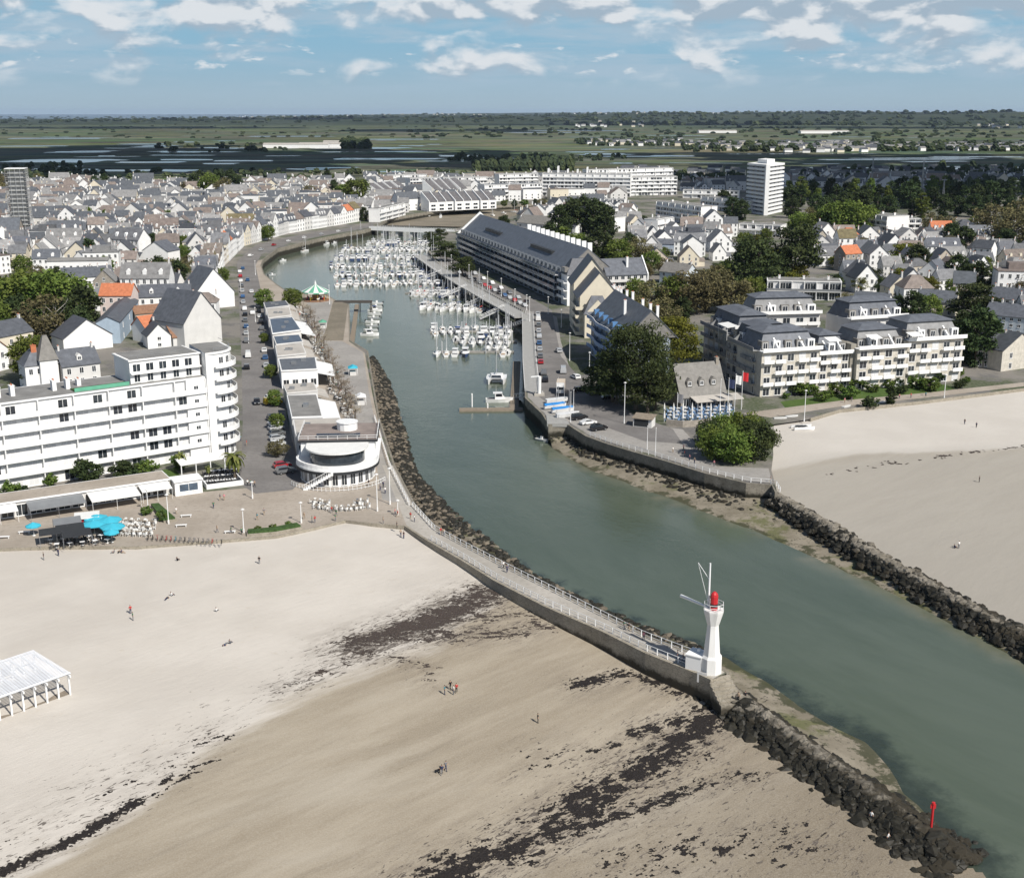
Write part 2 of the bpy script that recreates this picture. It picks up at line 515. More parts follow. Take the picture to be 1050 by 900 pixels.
def _wall(base, top, dark):
    """quay masonry: damp and weed-dark towards the low-water line, by the height it grows to"""
    def f(k):
        g = k.N.new('ShaderNodeNewGeometry'); s = k.N.new('ShaderNodeSeparateXYZ'); k.L.new(g.outputs['Position'], s.inputs[0])
        a = k.mix(k.ss(k.nz(0.4, 5, 0.7), 0.35, 0.7), base, top)
        a = k.mix(k.ma('MULTIPLY', k.ss(k.vor(1.1, k.mp((1, 1, 2.2)), 'Distance', 'DISTANCE_TO_EDGE'), 0.06, 0.0), 0.5), a, dark)
        h = k.ma('ADD', s.outputs[2], k.ma('MULTIPLY', k.ma('SUBTRACT', k.nz(0.5, 5, 0.7), 0.5), 2.4))
        return k.mix(k.ss(k.ma('MULTIPLY', h, -1.0), 1.7, 2.7), a, dark)
    return f


M_QWALL = land_mat('quay_masonry', _wall((0.20, 0.18, 0.145), (0.29, 0.265, 0.22), (0.032, 0.030, 0.022)))
M_JWALL = land_mat('jetty_masonry', _wall((0.27, 0.24, 0.19), (0.36, 0.325, 0.265), (0.055, 0.048, 0.036)))

# ---------------------------------------------------------------- town ground, marsh, sea
W_PROM_L, W_JET_L, W_JET_R, W_QUAY_L, W_INNER, W_QUAY_R, W_PROM_R = (PP(q) for q in (PROM_L, JET_L, JET_R, QUAY_L, INNER, QUAY_R, PROM_R))
outline = [Vector((-1500, FAR_Y, 0)), Vector((-1500, 150, 0)), Vector((-400, 215, 0))]
for q in (W_PROM_L, W_JET_L, W_JET_R, W_QUAY_L, W_INNER, W_QUAY_R, W_PROM_R):
    for p in q:
        if (outline[-1] - p).length > 0.05: outline.append(p)
outline += [Vector((500, 460, 0)), Vector((1500, 460, 0)), Vector((1500, FAR_Y, 0))]
struct(sheet('town_ground', outline, 0.0, M_TOWN))


def land_grid(name, xs, ys, zf, m):
    mb = MB()
    for y in ys:
        for x in xs: mb.v.append((x, y, zf(x, y)))
    n = len(xs)
    for j in range(len(ys) - 1):
        for i in range(n - 1):
            mb.f.append((j * n + i, j * n + i + 1, (j + 1) * n + i + 1, (j + 1) * n + i)); mb.m.append(0)
    return mb.build(name, m)


def spread(a, b, n, pw=1.0): return [a + (b - a) * (i / n) ** pw for i in range(n + 1)]


struct(land_grid('marshland', spread(-9000, 9000, 24), spread(FAR_Y, 12000, 24, 2.0), lambda x, y: 0.0, M_MARSH))


def hill(x, y):
    r = hypot(x, y)
    h = 42 + 26 * fbm(x, y, 0.00028, 4, 5.0) + 9 * fbm(x, y, 0.0013, 3, 9.0)
    h += 26 * max(0, min(1, (x - 500) / 3500))
    h *= max(0, min(1, (x + 4200) / 3000)) if x < 0 else 1.0
    k = max(0.0, min(1.0, (y - 8200) / 2600)); k = k * k * (3 - 2 * k)
    return 0.4 + max(0.0, h) * k


M_HILL = land_mat('far_hills', lambda k: k.mix(k.ss(k.nz(0.0035, 6, 0.7, k.mp((0.5, 1, 1))), 0.42, 0.6), (0.024, 0.038, 0.020), (0.05, 0.06, 0.032)))
struct(land_grid('hills', spread(-9000, 9000, 110), spread(8200, 30000, 46, 1.8), hill, M_HILL))
M_SEA = mat('sea_water', (0.03, 0.06, 0.09), rough=0.25, var=0.1, scale=0.001)
struct(sheet('sea', [(-38000, 14500), (-2200, 15500), (-2900, 22000), (-3600, 44000), (-38000, 44000)], 0.9, M_SEA))
struct(sheet('far_plain', [(-40000, 12000), (40000, 12000), (40000, 45000), (-40000, 45000)], -0.5, M_HILL))

# salt ponds: shallow pans left between the dykes
rp = random.Random(11)


def pond(cx, cy, w, d, rot, wob=0.22):
    pts = []
    for k in range(14):
        t = 2 * pi * k / 14
        r = 1 + rp.uniform(-wob, wob)
        sx = max(-1, min(1, cos(t) * 1.35)); sy = max(-1, min(1, sin(t) * 1.35))
        x, y = sx * w / 2 * r, sy * d / 2 * r
        pts.append((cx + x * cos(rot) - y * sin(rot), cy + x * sin(rot) + y * cos(rot)))
    struct(sheet('salt_pond', pts, 0.06 + 0.004 * rp.random(), M_POND))


for px, py, w, d in ((60, 165, 150, 150), (150, 166.5, 110, 60), (190, 164, 90, 55), (20, 174, 60, 55), (75, 174.5, 75, 70), (130, 175, 80, 55),
                     (180, 175, 60, 60), (160, 150, 90, 120), (150, 148, 140, 90), (225, 168, 60, 40), (250, 165, 90, 50), (80, 156, 110, 70),
                     (370, 163, 90, 70), (420, 163, 110, 60), (365, 152, 220, 120), (470, 160, 70, 90), (590, 134, 420, 160), (560, 136, 300, 120),
                     (1000, 161, 160, 50), (950, 162.5, 180, 60), (890, 164, 150, 40), (1020, 172, 120, 35), (925, 172.5, 110, 30), (850, 172, 60, 30),
                     (1000, 154, 120, 60), (940, 153, 140, 50), (690, 139, 200, 90), (820, 150, 160, 70), (60, 142, 300, 140), (300, 140, 260, 110),
                     (620, 158, 70, 60), (690, 160, 80, 60), (600, 156, 90, 50), (30, 150, 160, 70), (410, 143, 240, 100), (780, 158, 120, 40)):
    c = P(px, py); pond(c.x, c.y, w, d, rp.uniform(-0.15, 0.15))


for _ in range(70):
    c = P(rp.uniform(-20, 1070), rp.choice((rp.uniform(139, 158), rp.uniform(150, 178)))); 
    if c.y < 1560 or (700 < pix(c)[0] < 900 and c.y < 1800): continue
    pond(c.x, c.y, rp.uniform(25, 130), rp.uniform(14, 60) * c.y / 2500, rp.uniform(-.3, .3), .3)


# ---------------------------------------------------------------- the two beaches and the channel banks
LB0 = P(0, 890, -1.6); LBN = Vector((0.865, -0.5, 0))


def hL(x, y):
    t = (x - LB0.x) * LBN.x + (y - LB0.y) * LBN.y
    if t < 0: z = -1.5 + min(1.0, -t / 34.0) * 1.0
    else: z = -1.5 - 2.4 * min(1, t / 50) - 0.9 * max(0.0, min(1.0, (t - 50) / 42)) - 0.006 * max(0, t - 92)
    return z + 0.10 * fbm(x, y, 0.09, 3, 2.0)


RB0 = P(830, 430); RBN = Vector((0.44, -0.9, 0))


def hR(x, y):
    t = (x - RB0.x) * RBN.x + (y - RB0.y) * RBN.y
    return -0.55 - 0.026 * max(0, t) + 0.06 * fbm(x, y, 0.09, 3, 4.0)


JAX = [P((a[0] + b[0]) / 2, (a[1] + b[1]) / 2) for a, b in (((417, 539), (430, 527)), ((440, 554), (448, 540)), ((475, 574), (493, 562)), ((509, 595), (520, 577)), ((560, 621), (560, 602)), ((620, 647), (620, 632)), ((664, 669), (660, 652)), ((715, 689), (713, 672)))]
GAX = [P(736, 700, -2.2), P(770, 728, -2.6), P(812, 757, -3.0), P(862, 793, -3.2), P(915, 830, -3.4), P(960, 864, -3.7), P(990, 884, -4.4)]
left_region = [(-260, 60), (-260, 262), (P(-150, 578).x, P(-150, 578).y)] + [(p.x, p.y) for p in PP([(60, 548), (283, 538), (360, 524), (417, 530)])] \
    + [(p.x, p.y) for p in JAX] + [(p.x, p.y) for p in GAX] + [(66, 108), (66, 60)]
GR_R = [P(795, 508, -1.2), P(850, 540, -1.7), P(905, 574, -2.2), P(960, 604, -2.5), P(1005, 630, -2.8), P(1050, 654, -3.0), P(1110, 690, -3.2), P(1250, 772, -3.6)]
right_region = [(p.x, p.y) for p in PP([(640, 452), (720, 478), (790, 494)])] + [(p.x, p.y) for p in GR_R] + [(400, 120), (400, 470), (150, 400)] + [(p.x, p.y) for p in PP([(900, 405), (800, 428)])]


def beach(name, region, step, hf, wetf, weedf=None, m=None):
    xs = [p[0] for p in region]; ys = [p[1] for p in region]
    idx = {}; mb = MB(); A = []; B = []; C = []
    x0, y0 = min(xs), min(ys); nx = int((max(xs) - x0) / step) + 2; ny = int((max(ys) - y0) / step) + 2
    def vid(i, j):
        q = idx.get((i, j))
        if q is None:
            x, y = x0 + i * step, y0 + j * step
            q = idx[(i, j)] = len(mb.v); mb.v.append((x, y, hf(x, y)))
            w, l, b = wetf(x, y); A.append(w); B.append(l); C.append(b)
        return q
    for j in range(ny):
        for i in range(nx):
            if inpoly(x0 + (i + .5) * step, y0 + (j + .5) * step, region):
                mb.f.append((vid(i, j), vid(i + 1, j), vid(i + 1, j + 1), vid(i, j + 1))); mb.m.append(0)
    o = mb.build(name, m or M_SAND, smooth=True)
    Wd = [weedf(v[0], v[1]) if weedf else 0.0 for v in mb.v]
    for nm, arr in (('wet', A), ('low', B), ('bits', C), ('weed', Wd)):
        at = o.data.attributes.new(nm, 'FLOAT', 'POINT'); at.data.foreach_set('value', arr)
    return struct(o)


def wetL(x, y):
    t = (x - LB0.x) * LBN.x + (y - LB0.y) * LBN.y
    u = (x - LB0.x) * 0.5 + (y - LB0.y) * 0.865
    off = 3.0 * fbm(x, y, 0.02, 3, 7.0) + 7.0 * max(0, min(1, (u - 30) / 60))
    w = max(0, min(1, 0.5 + (t - 2 - off) / 16.0))
    b = exp(-((t + 3 - off) / 9.0) ** 2) * 0.8 + 0.55 * max(0, min(1, (t - 22) / 25))
    if t < -18: b = 0.0
    return w, max(0, min(1, (t - 48) / 30)), b


def wetR(x, y):
    t = (x - RB0.x) * RBN.x + (y - RB0.y) * RBN.y
    u = (x - RB0.x) * 0.9 + (y - RB0.y) * 0.44
    w = max(0, min(1, 0.5 + (t - 36 - 6 * fbm(x, y, 0.02, 3, 3.0) - 0.12 * u) / 14.0))
    return w, max(0, min(1, (t - 60) / 60)) * 0.8, 0.35 * exp(-((t - 36 - 0.12 * u) / 5.0) ** 2)


# where the tide leaves its seaweed: lines in the photo, half width in metres, strength
BANDS = {'black': [([(440, 905), (490, 882), (540, 858), (580, 838), (620, 812), (655, 793), (690, 768), (725, 742), (752, 722)], 3.8, .71), ([(540, 880), (600, 850), (660, 828), (720, 806), (770, 796)], 2.0, .54), ([(590, 704), (640, 692), (668, 699), (700, 712)], 2.2, .60), ([(650, 752), (695, 738), (738, 722)], 2.0, .60), ([(640, 900), (680, 880), (760, 865), (860, 868)], 5.0, .40), ([(560, 775), (640, 770), (690, 752)], 3.0, .42), ([(520, 800), (535, 790), (560, 785)], 1.2, .4)],
         'brown': [([(368, 662), (400, 650), (440, 638), (470, 622), (495, 612)], 4.4, .72), ([(430, 652), (480, 650), (520, 648), (550, 640)], 3.4, .56), ([(485, 632), (530, 628), (570, 622), (592, 632)], 3.4, .50), ([(395, 672), (430, 685), (440, 700)], 2.2, .40), ([(290, 708), (350, 680), (380, 665)], 2.0, .38)],
         'line': [([(-50, 925), (0, 895), (25, 882), (62, 868), (90, 853), (112, 838), (140, 822)], 1.0, .86), ([(140, 822), (170, 800), (200, 790), (240, 770)], 1.6, .40), ([(20, 850), (80, 825), (150, 795), (220, 755)], 3.4, .27)]}
BW = {k: [([solve(x, y, hL) for x, y in p], w, s) for p, w, s in v] for k, v in BANDS.items()}


def band_d(W, x, y, grow=1.0):
    D = 0.0
    for pw, w, s in W:
        best = 1e9
        for a, b in zip(pw, pw[1:]):
            dx, dy = b.x - a.x, b.y - a.y; t = ((x - a.x) * dx + (y - a.y) * dy) / (dx * dx + dy * dy); t = 0 if t < 0 else (1 if t > 1 else t)
            q = (x - a.x - t * dx) ** 2 + (y - a.y - t * dy) ** 2
            if q < best: best = q
        if best < (2.2 * w * grow) ** 2: D = max(D, s * exp(-best / (w * grow) ** 2))
    return D


beach('beach_sand', left_region, 0.8, hL, wetL, lambda x, y: min(1, max(band_d(BW['black'], x, y, 1.9) * .85, band_d(BW['brown'], x, y, 1.5) * 1.15, band_d(BW['line'], x, y, 1.7) * .7)))
beach('far_beach_sand', right_region, 1.6, hR, wetR, None, M_SAND2)

BANK_L = [((376, 360, 0), (382, 366)), ((380, 390, 0), (398, 394)), ((387, 427, 0), (411, 437)), ((403, 477, 0), (425, 483)), ((424, 517, 0), (452, 515)), ((447, 543, 0), (482, 544)),
          ((470, 556, 0), (502, 559)), ((520, 582, 0), (541, 588)), ((560, 602, 0), (577, 605)), ((620, 632, 0), (635, 633)), ((660, 652, 0), (678, 650)), ((713, 672, 0), (742, 676)),
          ((736, 696, -2.2), (783, 699)), ((770, 728, -2.6), (833, 732)), ((812, 757, -3.0), (887, 760)), ((862, 793, -3.2), (922, 800)), ((915, 830, -3.4), (955, 838)), ((960, 864, -3.7), (985, 866)), ((985, 881, -4.3), (1000, 880))]
BANK_R = [((564, 435, 0), (566, 459)), ((583, 435, 0), (580, 468)), ((602, 447, 0), (598, 478)), ((640, 460, 0), (640, 494)), ((682, 472, 0), (690, 513)), ((724, 485, 0), (735, 529)), ((766, 495, 0), (780, 546)), ((797, 506, -1.2), (838, 574)), ((850, 540, -1.7), (887, 595)),
          ((905, 574, -2.2), (940, 621)), ((960, 604, -2.5), (985, 645)), ((1005, 630, -2.8), (1030, 669)), ((1050, 654, -3.0), (1075, 692)), ((1110, 690, -3.2), (1140, 730)), ((1250, 772, -3.6), (1290, 818))]


def cat(S, i, f):
    p0, p1, p2, p3 = S[max(0, i - 1)], S[i], S[i + 1], S[min(len(S) - 1, i + 2)]
    return .5 * (2 * p1 + (p2 - p0) * f + (2 * p0 - 5 * p1 + 4 * p2 - p3) * f * f + (3 * p1 - p0 - 3 * p2 + p3) * f ** 3)


def bank(name, pairs, z0, m):
    rows = []
    A = [Vector(P(*a)) for a, _ in pairs]; S = [P(s[0], s[1], WZ) for _, s in pairs]
    rr = []
    for i in range(len(pairs) - 1):
        n = max(2, int((A[i + 1] - A[i]).length / 2.5))
        for k in range(n):
            f = k / n; rr.append((A[i].lerp(A[i + 1], f), cat(S, i, f)))
    rr.append((A[-1], S[-1]))
    mb = MB(); K = 9; wet = []
    for a, s in rr:
        for k in range(K):
            f = k / (K - 1) * 1.7 - 0.12
            x = a.x + (s.x - a.x) * f; y = a.y + (s.y - a.y) * f
            z = z0 + (WZ - z0) * f
            z += 0.13 * fbm(x, y, 0.25, 3, 1.0) + 0.22 * fbm(x, y, 0.07, 3, 6.0)
            mb.v.append((x, y, z)); wet.append(1.0)
    for i in range(len(rr) - 1):
        for k in range(K - 1):
            q = (i * K + k, (i + 1) * K + k, (i + 1) * K + k + 1, i * K + k + 1); mb.f.append(q); mb.m.append(0)
    o = mb.build(name, m, smooth=True)
    return struct(o), rr


def _bankmat(k):
    a = k.mix(k.ss(k.nz(0.18, 5, 0.65), 0.35, 0.65), (0.19, 0.165, 0.12), (0.28, 0.245, 0.19))
    a = k.mix(k.ma('MULTIPLY', k.ss(k.nz(0.12, 5, 0.7, k.mp((1, 1, 1), 0, (40, 3, 0))), 0.50, 0.62), 0.85), a, (0.12, 0.125, 0.05))
    a = k.mix(k.ss(k.nz(1.6, 4, 0.7), 0.58, 0.68), a, (0.07, 0.065, 0.045))
    g = k.N.new('ShaderNodeNewGeometry'); s = k.N.new('ShaderNodeSeparateXYZ'); k.L.new(g.outputs['Position'], s.inputs[0])
    low = k.ss(k.ma('MULTIPLY', s.outputs[2], -1.0), 4.55, 4.95)
    weedy = k.ss(k.ma('ADD', k.nz(0.35, 6, 0.72), k.ma('MULTIPLY', low, 0.14)), 0.56, 0.64)
    return k.mix(k.ma('MULTIPLY', weedy, 0.85), a, (0.045, 0.048, 0.022))


M_BANK = land_mat('channel_bank', _bankmat, 0.7, 0.3)
_, BL = bank('channel_bank', BANK_L, -3.9, M_BANK)
_, BR = bank('far_channel_bank', BANK_R, -3.3, M_BANK)

# water: one sheet at low tide level, with how near the bottom is kept per vertex
mbw = MB(); shoal = []; sandy = []
xs = spread(-210, 170, 120); ys = spread(60, 1120, 212, 1.25)
SH_L = [s for _, s in BL]; SH_R = [s for _, s in BR]


def near(lst, x, y):
    return min((p.x - x) ** 2 + (p.y - y) ** 2 for p in lst) ** 0.5


for y in ys:
    for x in xs:
        mbw.v.append((x, y, WZ))
        if y < 420:
            dl = near(SH_L[::2], x, y); dr = near(SH_R[::2], x, y)
            wdt = 9.0 if y < 190 else (5.0 if y < 260 else 3.0)
            shoal.append(max(0.0, 1 - dl / wdt)); sandy.append(max(0.0, 1 - dr / 9.0) * 0.8 + max(0.0, 1 - dl / 3.0) * 0.6)
        else: shoal.append(0.0); sandy.append(0.0)
nn = len(xs)
for j in range(len(ys) - 1):
    for i in range(nn - 1):
        mbw.f.append((j * nn + i, j * nn + i + 1, (j + 1) * nn + i + 1, (j + 1) * nn + i)); mbw.m.append(0)
wo = mbw.build('water', M_WATER)
for nm, arr in (('shoal', shoal), ('sandy', sandy)):
    at = wo.data.attributes.new(nm, 'FLOAT', 'POINT'); at.data.foreach_set('value', arr)
struct(wo)
struct(sheet('wider_water', [(170, 60), (1200, 60), (1200, 440), (170, 440)], WZ - 0.01, M_WATER))
struct(sheet('mudflat', PP([(383, 231), (398, 222), (440, 215), (500, 209), (600, 206), (620, 212), (566, 216), (528, 225), (480, 233)], -4.3), -4.2, M_MUD))


# ---------------------------------------------------------------- quay walls (butted under the edge of the ground sheet)
def quay_wall(name, label, pts, depth, m, thick=0.5, side=1.0, top=0.0):
    mb = MB()
    inner = ribbon(pts, 0.0, side * thick)
    n = len(pts); a = inner[:n]; b = inner[n:][::-1]
    for i in range(n - 1):
        q = [a[i], a[i + 1], b[i + 1], b[i]]
        mb.prism([(p.x, p.y) for p in q], -depth, top, 0)
    o = mb.build(name, m); o['kind'] = 'thing'; return tag(o, label, 'wall')


def inset(pts, d):
    r = ribbon(pts, 0.0, d); return r


quay_wall('promenade_wall', 'low pale stone wall where the left promenade drops to the beach', [p + Vector((0, 0.05, 0)) for p in W_PROM_L], 3.0, M_JWALL, 0.4, -1, 0.06)
quay_wall('jetty_wall', 'tall stained stone face of the jetty on its beach side', W_JET_L, 6.5, M_JWALL, 0.5, -1, 0.08)
quay_wall('quay_wall', 'dark channel face of the jetty and left quay above the rocks', W_JET_R, 7, M_QWALL, 0.5, -1, 0.08)
quay_wall('quay_wall', 'curving stone quay wall round the town end of the marina', W_QUAY_L, 7, M_QWALL, 0.5, -1, 0.06)
quay_wall('quay_wall', 'shaded quay wall beneath the walkways and along the right bank', W_QUAY_R, 7, M_QWALL, 0.5, -1, 0.08)
quay_wall('basin_wall', 'old stone wall round the muddy inner basin behind the bridge', W_INNER, 7, M_QWALL, 0.5, -1, 0.06)
quay_wall('promenade_wall', 'low wall between the gardens and the right beach', W_PROM_R[5:], 2.5, M_JWALL, 0.4, -1, 0.35)

# ---------------------------------------------------------------- sheets lying on the ground
def ground(name, px, z, m): return struct(sheet(name, PP(px), z, m))


ground('promenade', [(-150, 589)] + PROM_L[1:] + [(430, 530), (418, 510), (402, 480), (392, 450), (383, 410), (374, 362), (358, 350), (357, 313), (334, 303), (318, 301), (292, 298), (283, 292), (271, 281), (268, 272), (270, 266), (262, 268), (262, 290), (283, 350), (296, 430), (300, 470), (255, 500), (200, 505), (0, 520), (-150, 545)], 0.004, M_PAVE)
ground('jetty_deck', JET_L + [(745, 688)] + JET_R[1:10] + [(392, 477)], 0.012, M_CONC)
ground('quay_terrace', [(303, 330), (322, 300), (341, 309), (331, 349), (351, 350), (372, 361), (378, 400), (388, 450), (400, 488), (412, 512), (404, 515), (392, 512), (385, 470), (370, 440), (352, 410), (330, 370)], 0.008, M_QUAYPAVE)
ground('street', [(247, 497), (249, 430), (248, 380), (246, 330), (244, 290), (243, 268), (262, 251), (300, 242), (350, 235), (383, 229.5), (383, 232.5), (350, 238.5), (300, 248), (268, 261), (262, 272), (268, 300), (279, 350), (290, 410), (299, 450), (312, 490), (300, 502), (262, 506)], 0.009, M_ASPH)
ground('right_quay', [(447, 247), (442, 258), (454, 272), (473, 284), (496, 296), (538, 317), (539, 345), (539, 372), (541, 398), (541, 407), (558, 423), (565, 433), (584, 433), (603, 445), (622, 452), (641, 458), (683, 470), (725, 483), (767, 493), (792, 495), (788, 480), (735, 478), (700, 440), (640, 434), (610, 415), (590, 395), (575, 350), (571, 325), (545, 312), (500, 290), (470, 268), (455, 245)], 0.006, M_QUAYPAVE)
ground('road', [(546, 402), (548, 375), (547, 340), (546, 320), (500, 299), (465, 279), (448, 262), (452, 255), (470, 268), (505, 288), (545, 306), (566, 318), (570, 340), (575, 365), (592, 385), (620, 402), (650, 425), (690, 440), (700, 455), (660, 452), (600, 430), (560, 412)], 0.011, M_ASPH)
# slipway between the little walls beside the carousel
struct(sheet('slipway', PP([(342, 308), (357, 311.5), (352, 349), (331, 349)]), 0.016, M_MUD))
# ---------------------------------------------------------------- building materials
WHITE = mat('white_render', (0.79, 0.785, 0.77), var=0.06, scale=0.25)
WHITE2 = mat('off_white_render', (0.62, 0.61, 0.59), var=0.08, scale=0.3)
PAINT = mat('white_paint', (0.80, 0.80, 0.79), rough=0.45, var=0.04, scale=0.5)
CREAM = mat('cream_render', (0.66, 0.60, 0.48), var=0.07, scale=0.3)
STONE = mat('beige_stone', (0.53, 0.495, 0.43), var=0.18, scale=0.9)
GRANITE = mat('granite', (0.30, 0.27, 0.23), var=0.25, scale=1.2)
SLATE = mat('slate', (0.10, 0.107, 0.122), rough=0.55, var=0.25, scale=0.7, rnd=0.25)
SLATE_GREY = mat('weathered_slate', (0.21, 0.20, 0.185), rough=0.8, var=0.2, scale=0.8)
TILE = mat('orange_tile', (0.48, 0.17, 0.085), var=0.2, scale=0.9)
BROWNTILE = mat('brown_tile', (0.24, 0.135, 0.085), var=0.25, scale=0.9)
FLATROOF = mat('roof_felt', (0.22, 0.215, 0.205), var=0.22, scale=0.25)
ROOFPALE = mat('pale_roof', (0.44, 0.41, 0.37), var=0.15, scale=0.25)
ROOFBLUE = mat('blue_grey_roof', (0.085, 0.11, 0.15), rough=0.4, var=0.25, scale=0.4)
GLASS = glass_mat('window_glass', (0.028, 0.034, 0.042))
GLASSBLUE = glass_mat('balcony_glass', (0.10, 0.15, 0.20), 0.15)
SHUTTER = mat('white_shutter', (0.66, 0.66, 0.66), var=0.06, scale=1.0)
METAL = mat('grey_metal', (0.32, 0.33, 0.34), rough=0.4, var=0.1, metal=0.5)
DARK = mat('dark_metal', (0.03, 0.032, 0.035), rough=0.5)
RED = mat('red_paint', (0.50, 0.025, 0.03), rough=0.45, var=0.1)
WOOD = mat('weathered_wood', (0.24, 0.20, 0.155), var=0.25, scale=1.5)
WOODDARK = mat('dark_timber', (0.07, 0.06, 0.05), var=0.3, scale=1.5)
CANVAS = mat('white_canvas', (0.72, 0.715, 0.69), var=0.05)
TURQ = mat('turquoise_canvas', (0.05, 0.42, 0.55), var=0.08)
BLUEP = mat('blue_cover', (0.03, 0.20, 0.50), rough=0.5, var=0.12)
GREENP = mat('green_canvas', (0.12, 0.36, 0.24), var=0.1)
YELLOW = mat('yellow_paint', (0.65, 0.45, 0.04), rough=0.4)
SKIN = mat('skin', (0.50, 0.30, 0.21), var=0.05)
PLANTBOX = mat('hedge_leaf', (0.045, 0.085, 0.022), var=0.5, scale=2.0)

_wc = {}


def win(parent, x, y, z, w=1.2, h=1.5, rz=0.0, fm=None, gm=None, name='window'):
    """one window: a frame standing 6 cm proud and a pane behind it; x, z is the middle of its sill"""
    key = (w, h, (fm or PAINT).name, (gm or GLASS).name)
    if key not in _wc:
        mb = MB(); t = 0.10; q = 0.06
        mb.poly([(-w / 2, -0.02, 0), (w / 2, -0.02, 0), (w / 2, -0.02, h), (-w / 2, -0.02, h)], 1)
        mb.box(-w / 2 - t, -w / 2, -q, 0, -t, h + t, 0); mb.box(w / 2, w / 2 + t, -q, 0, -t, h + t, 0)
        mb.box(-w / 2, w / 2, -q, 0, h, h + t, 0); mb.box(-w / 2 - t, w / 2 + t, -q - 0.08, 0.0, -t - 0.06, -t, 0)
        mb.box(-w / 2, w / 2, -q, 0, -t, 0, 0); mb.box(-0.04, 0.04, -q, 0, 0, h, 0)
        o = mb.build(name, [fm or PAINT, gm or GLASS]); _wc[key] = o.data
    else:
        o = bpy.data.objects.new(name, _wc[key]); col.objects.link(o)
    o.parent = parent; o.location = (x, y, z); o.rotation_euler = (0, 0, rz)
    return o


def part(name, mb, m, parent, **k): return mb.build(name, m, parent, **k)


def frame(name, label, cat, A, B, group=None):
    """thing whose local x runs from A to B, local y away from its front; returns it and the front's length"""
    t = thing(name, label, cat, (A.x, A.y, 0), atan2(B.y - A.y, B.x - A.x), group)
    return t, hypot(B.x - A.x, B.y - A.y)


def gable_roof(mb, x0, x1, y0, y1, z, rise, over=0.35, th=0.22, axis='x', m=0):
    """two slabs with thickness meeting in a ridge"""
    if axis == 'x':
        ym = (y0 + y1) / 2; sl = rise / (ym - y0)
        a = [(y0 - over, z - over * sl), (ym, z + rise), (y1 + over, z - over * sl)]
        b = [(p[0], p[1] + th) for p in a]
        X0, X1 = x0 - over, x1 + over
        V = [(X0, p[0], p[1]) for p in a + b] + [(X1, p[0], p[1]) for p in a + b]
    else:
        xm = (x0 + x1) / 2; sl = rise / (xm - x0)
        a = [(x0 - over, z - over * sl), (xm, z + rise), (x1 + over, z - over * sl)]
        b = [(p[0], p[1] + th) for p in a]
        Y0, Y1 = y0 - over, y1 + over
        V = [(p[0], Y1, p[1]) for p in a + b] + [(p[0], Y0, p[1]) for p in a + b]
    F = [(3, 4, 10, 9), (4, 5, 11, 10), (1, 0, 6, 7), (2, 1, 7, 8), (0, 1, 4, 3), (1, 2, 5, 4), (7, 6, 9, 10), (8, 7, 10, 11), (0, 3, 9, 6), (5, 2, 8, 11)]
    mb.add(V, F, m)


def gable_wall(mb, x0, x1, y0, y1, z, rise, axis='x', m=0):
    """box with pointed ends"""
    if axis == 'x':
        ym = (y0 + y1) / 2
        e = [(y0, 0), (y1, 0), (y1, z), (ym, z + rise), (y0, z)]
        V = [(x0, a, b) for a, b in e] + [(x1, a, b) for a, b in e]
        F = [(4, 3, 2, 1, 0), (5, 6, 7, 8, 9), (0, 1, 6, 5), (1, 2, 7, 6), (0, 5, 9, 4), (2, 3, 8, 7), (3, 4, 9, 8)]
    else:
        xm = (x0 + x1) / 2
        e = [(x0, 0), (x1, 0), (x1, z), (xm, z + rise), (x0, z)]
        V = [(a, y0, b) for a, b in e] + [(a, y1, b) for a, b in e]
        F = [(0, 1, 2, 3, 4), (9, 8, 7, 6, 5), (1, 0, 5, 6), (2, 1, 6, 7), (0, 4, 9, 5), (3, 2, 7, 8), (4, 3, 8, 9)]
    mb.add(V, F, m)


def hip_roof(mb, x0, x1, y0, y1, z, rise, inset, over=0.3, m=0, flat_top=True):
    X0, X1, Y0, Y1 = x0 - over, x1 + over, y0 - over, y1 + over
    i = inset
    V = [(X0, Y0, z), (X1, Y0, z), (X1, Y1, z), (X0, Y1, z), (X0 + i, Y0 + i, z + rise), (X1 - i, Y0 + i, z + rise), (X1 - i, Y1 - i, z + rise), (X0 + i, Y1 - i, z + rise)]
    mb.add(V, [(0, 1, 5, 4), (1, 2, 6, 5), (2, 3, 7, 6), (3, 0, 4, 7), (4, 5, 6, 7), (3, 2, 1, 0)], m)


def chimney(parent, x, y, z0, h=1.8, w=0.55, d=0.9, m=None):
    mb = MB(); mb.box(-w / 2, w / 2, -d / 2, d / 2, 0, h, 0); mb.box(-w / 2 - .08, w / 2 + .08, -d / 2 - .08, d / 2 + .08, h, h + .15, 0)
    mb.tube((0, -d / 4, h + .15), (0, -d / 4, h + .5), .11, n=6, m=1); mb.tube((0, d / 4, h + .15), (0, d / 4, h + .5), .11, n=6, m=1)
    return mb.build('chimney', [m or WHITE2, TILE], parent, loc=(x, y, z0))


R = random.Random(3)


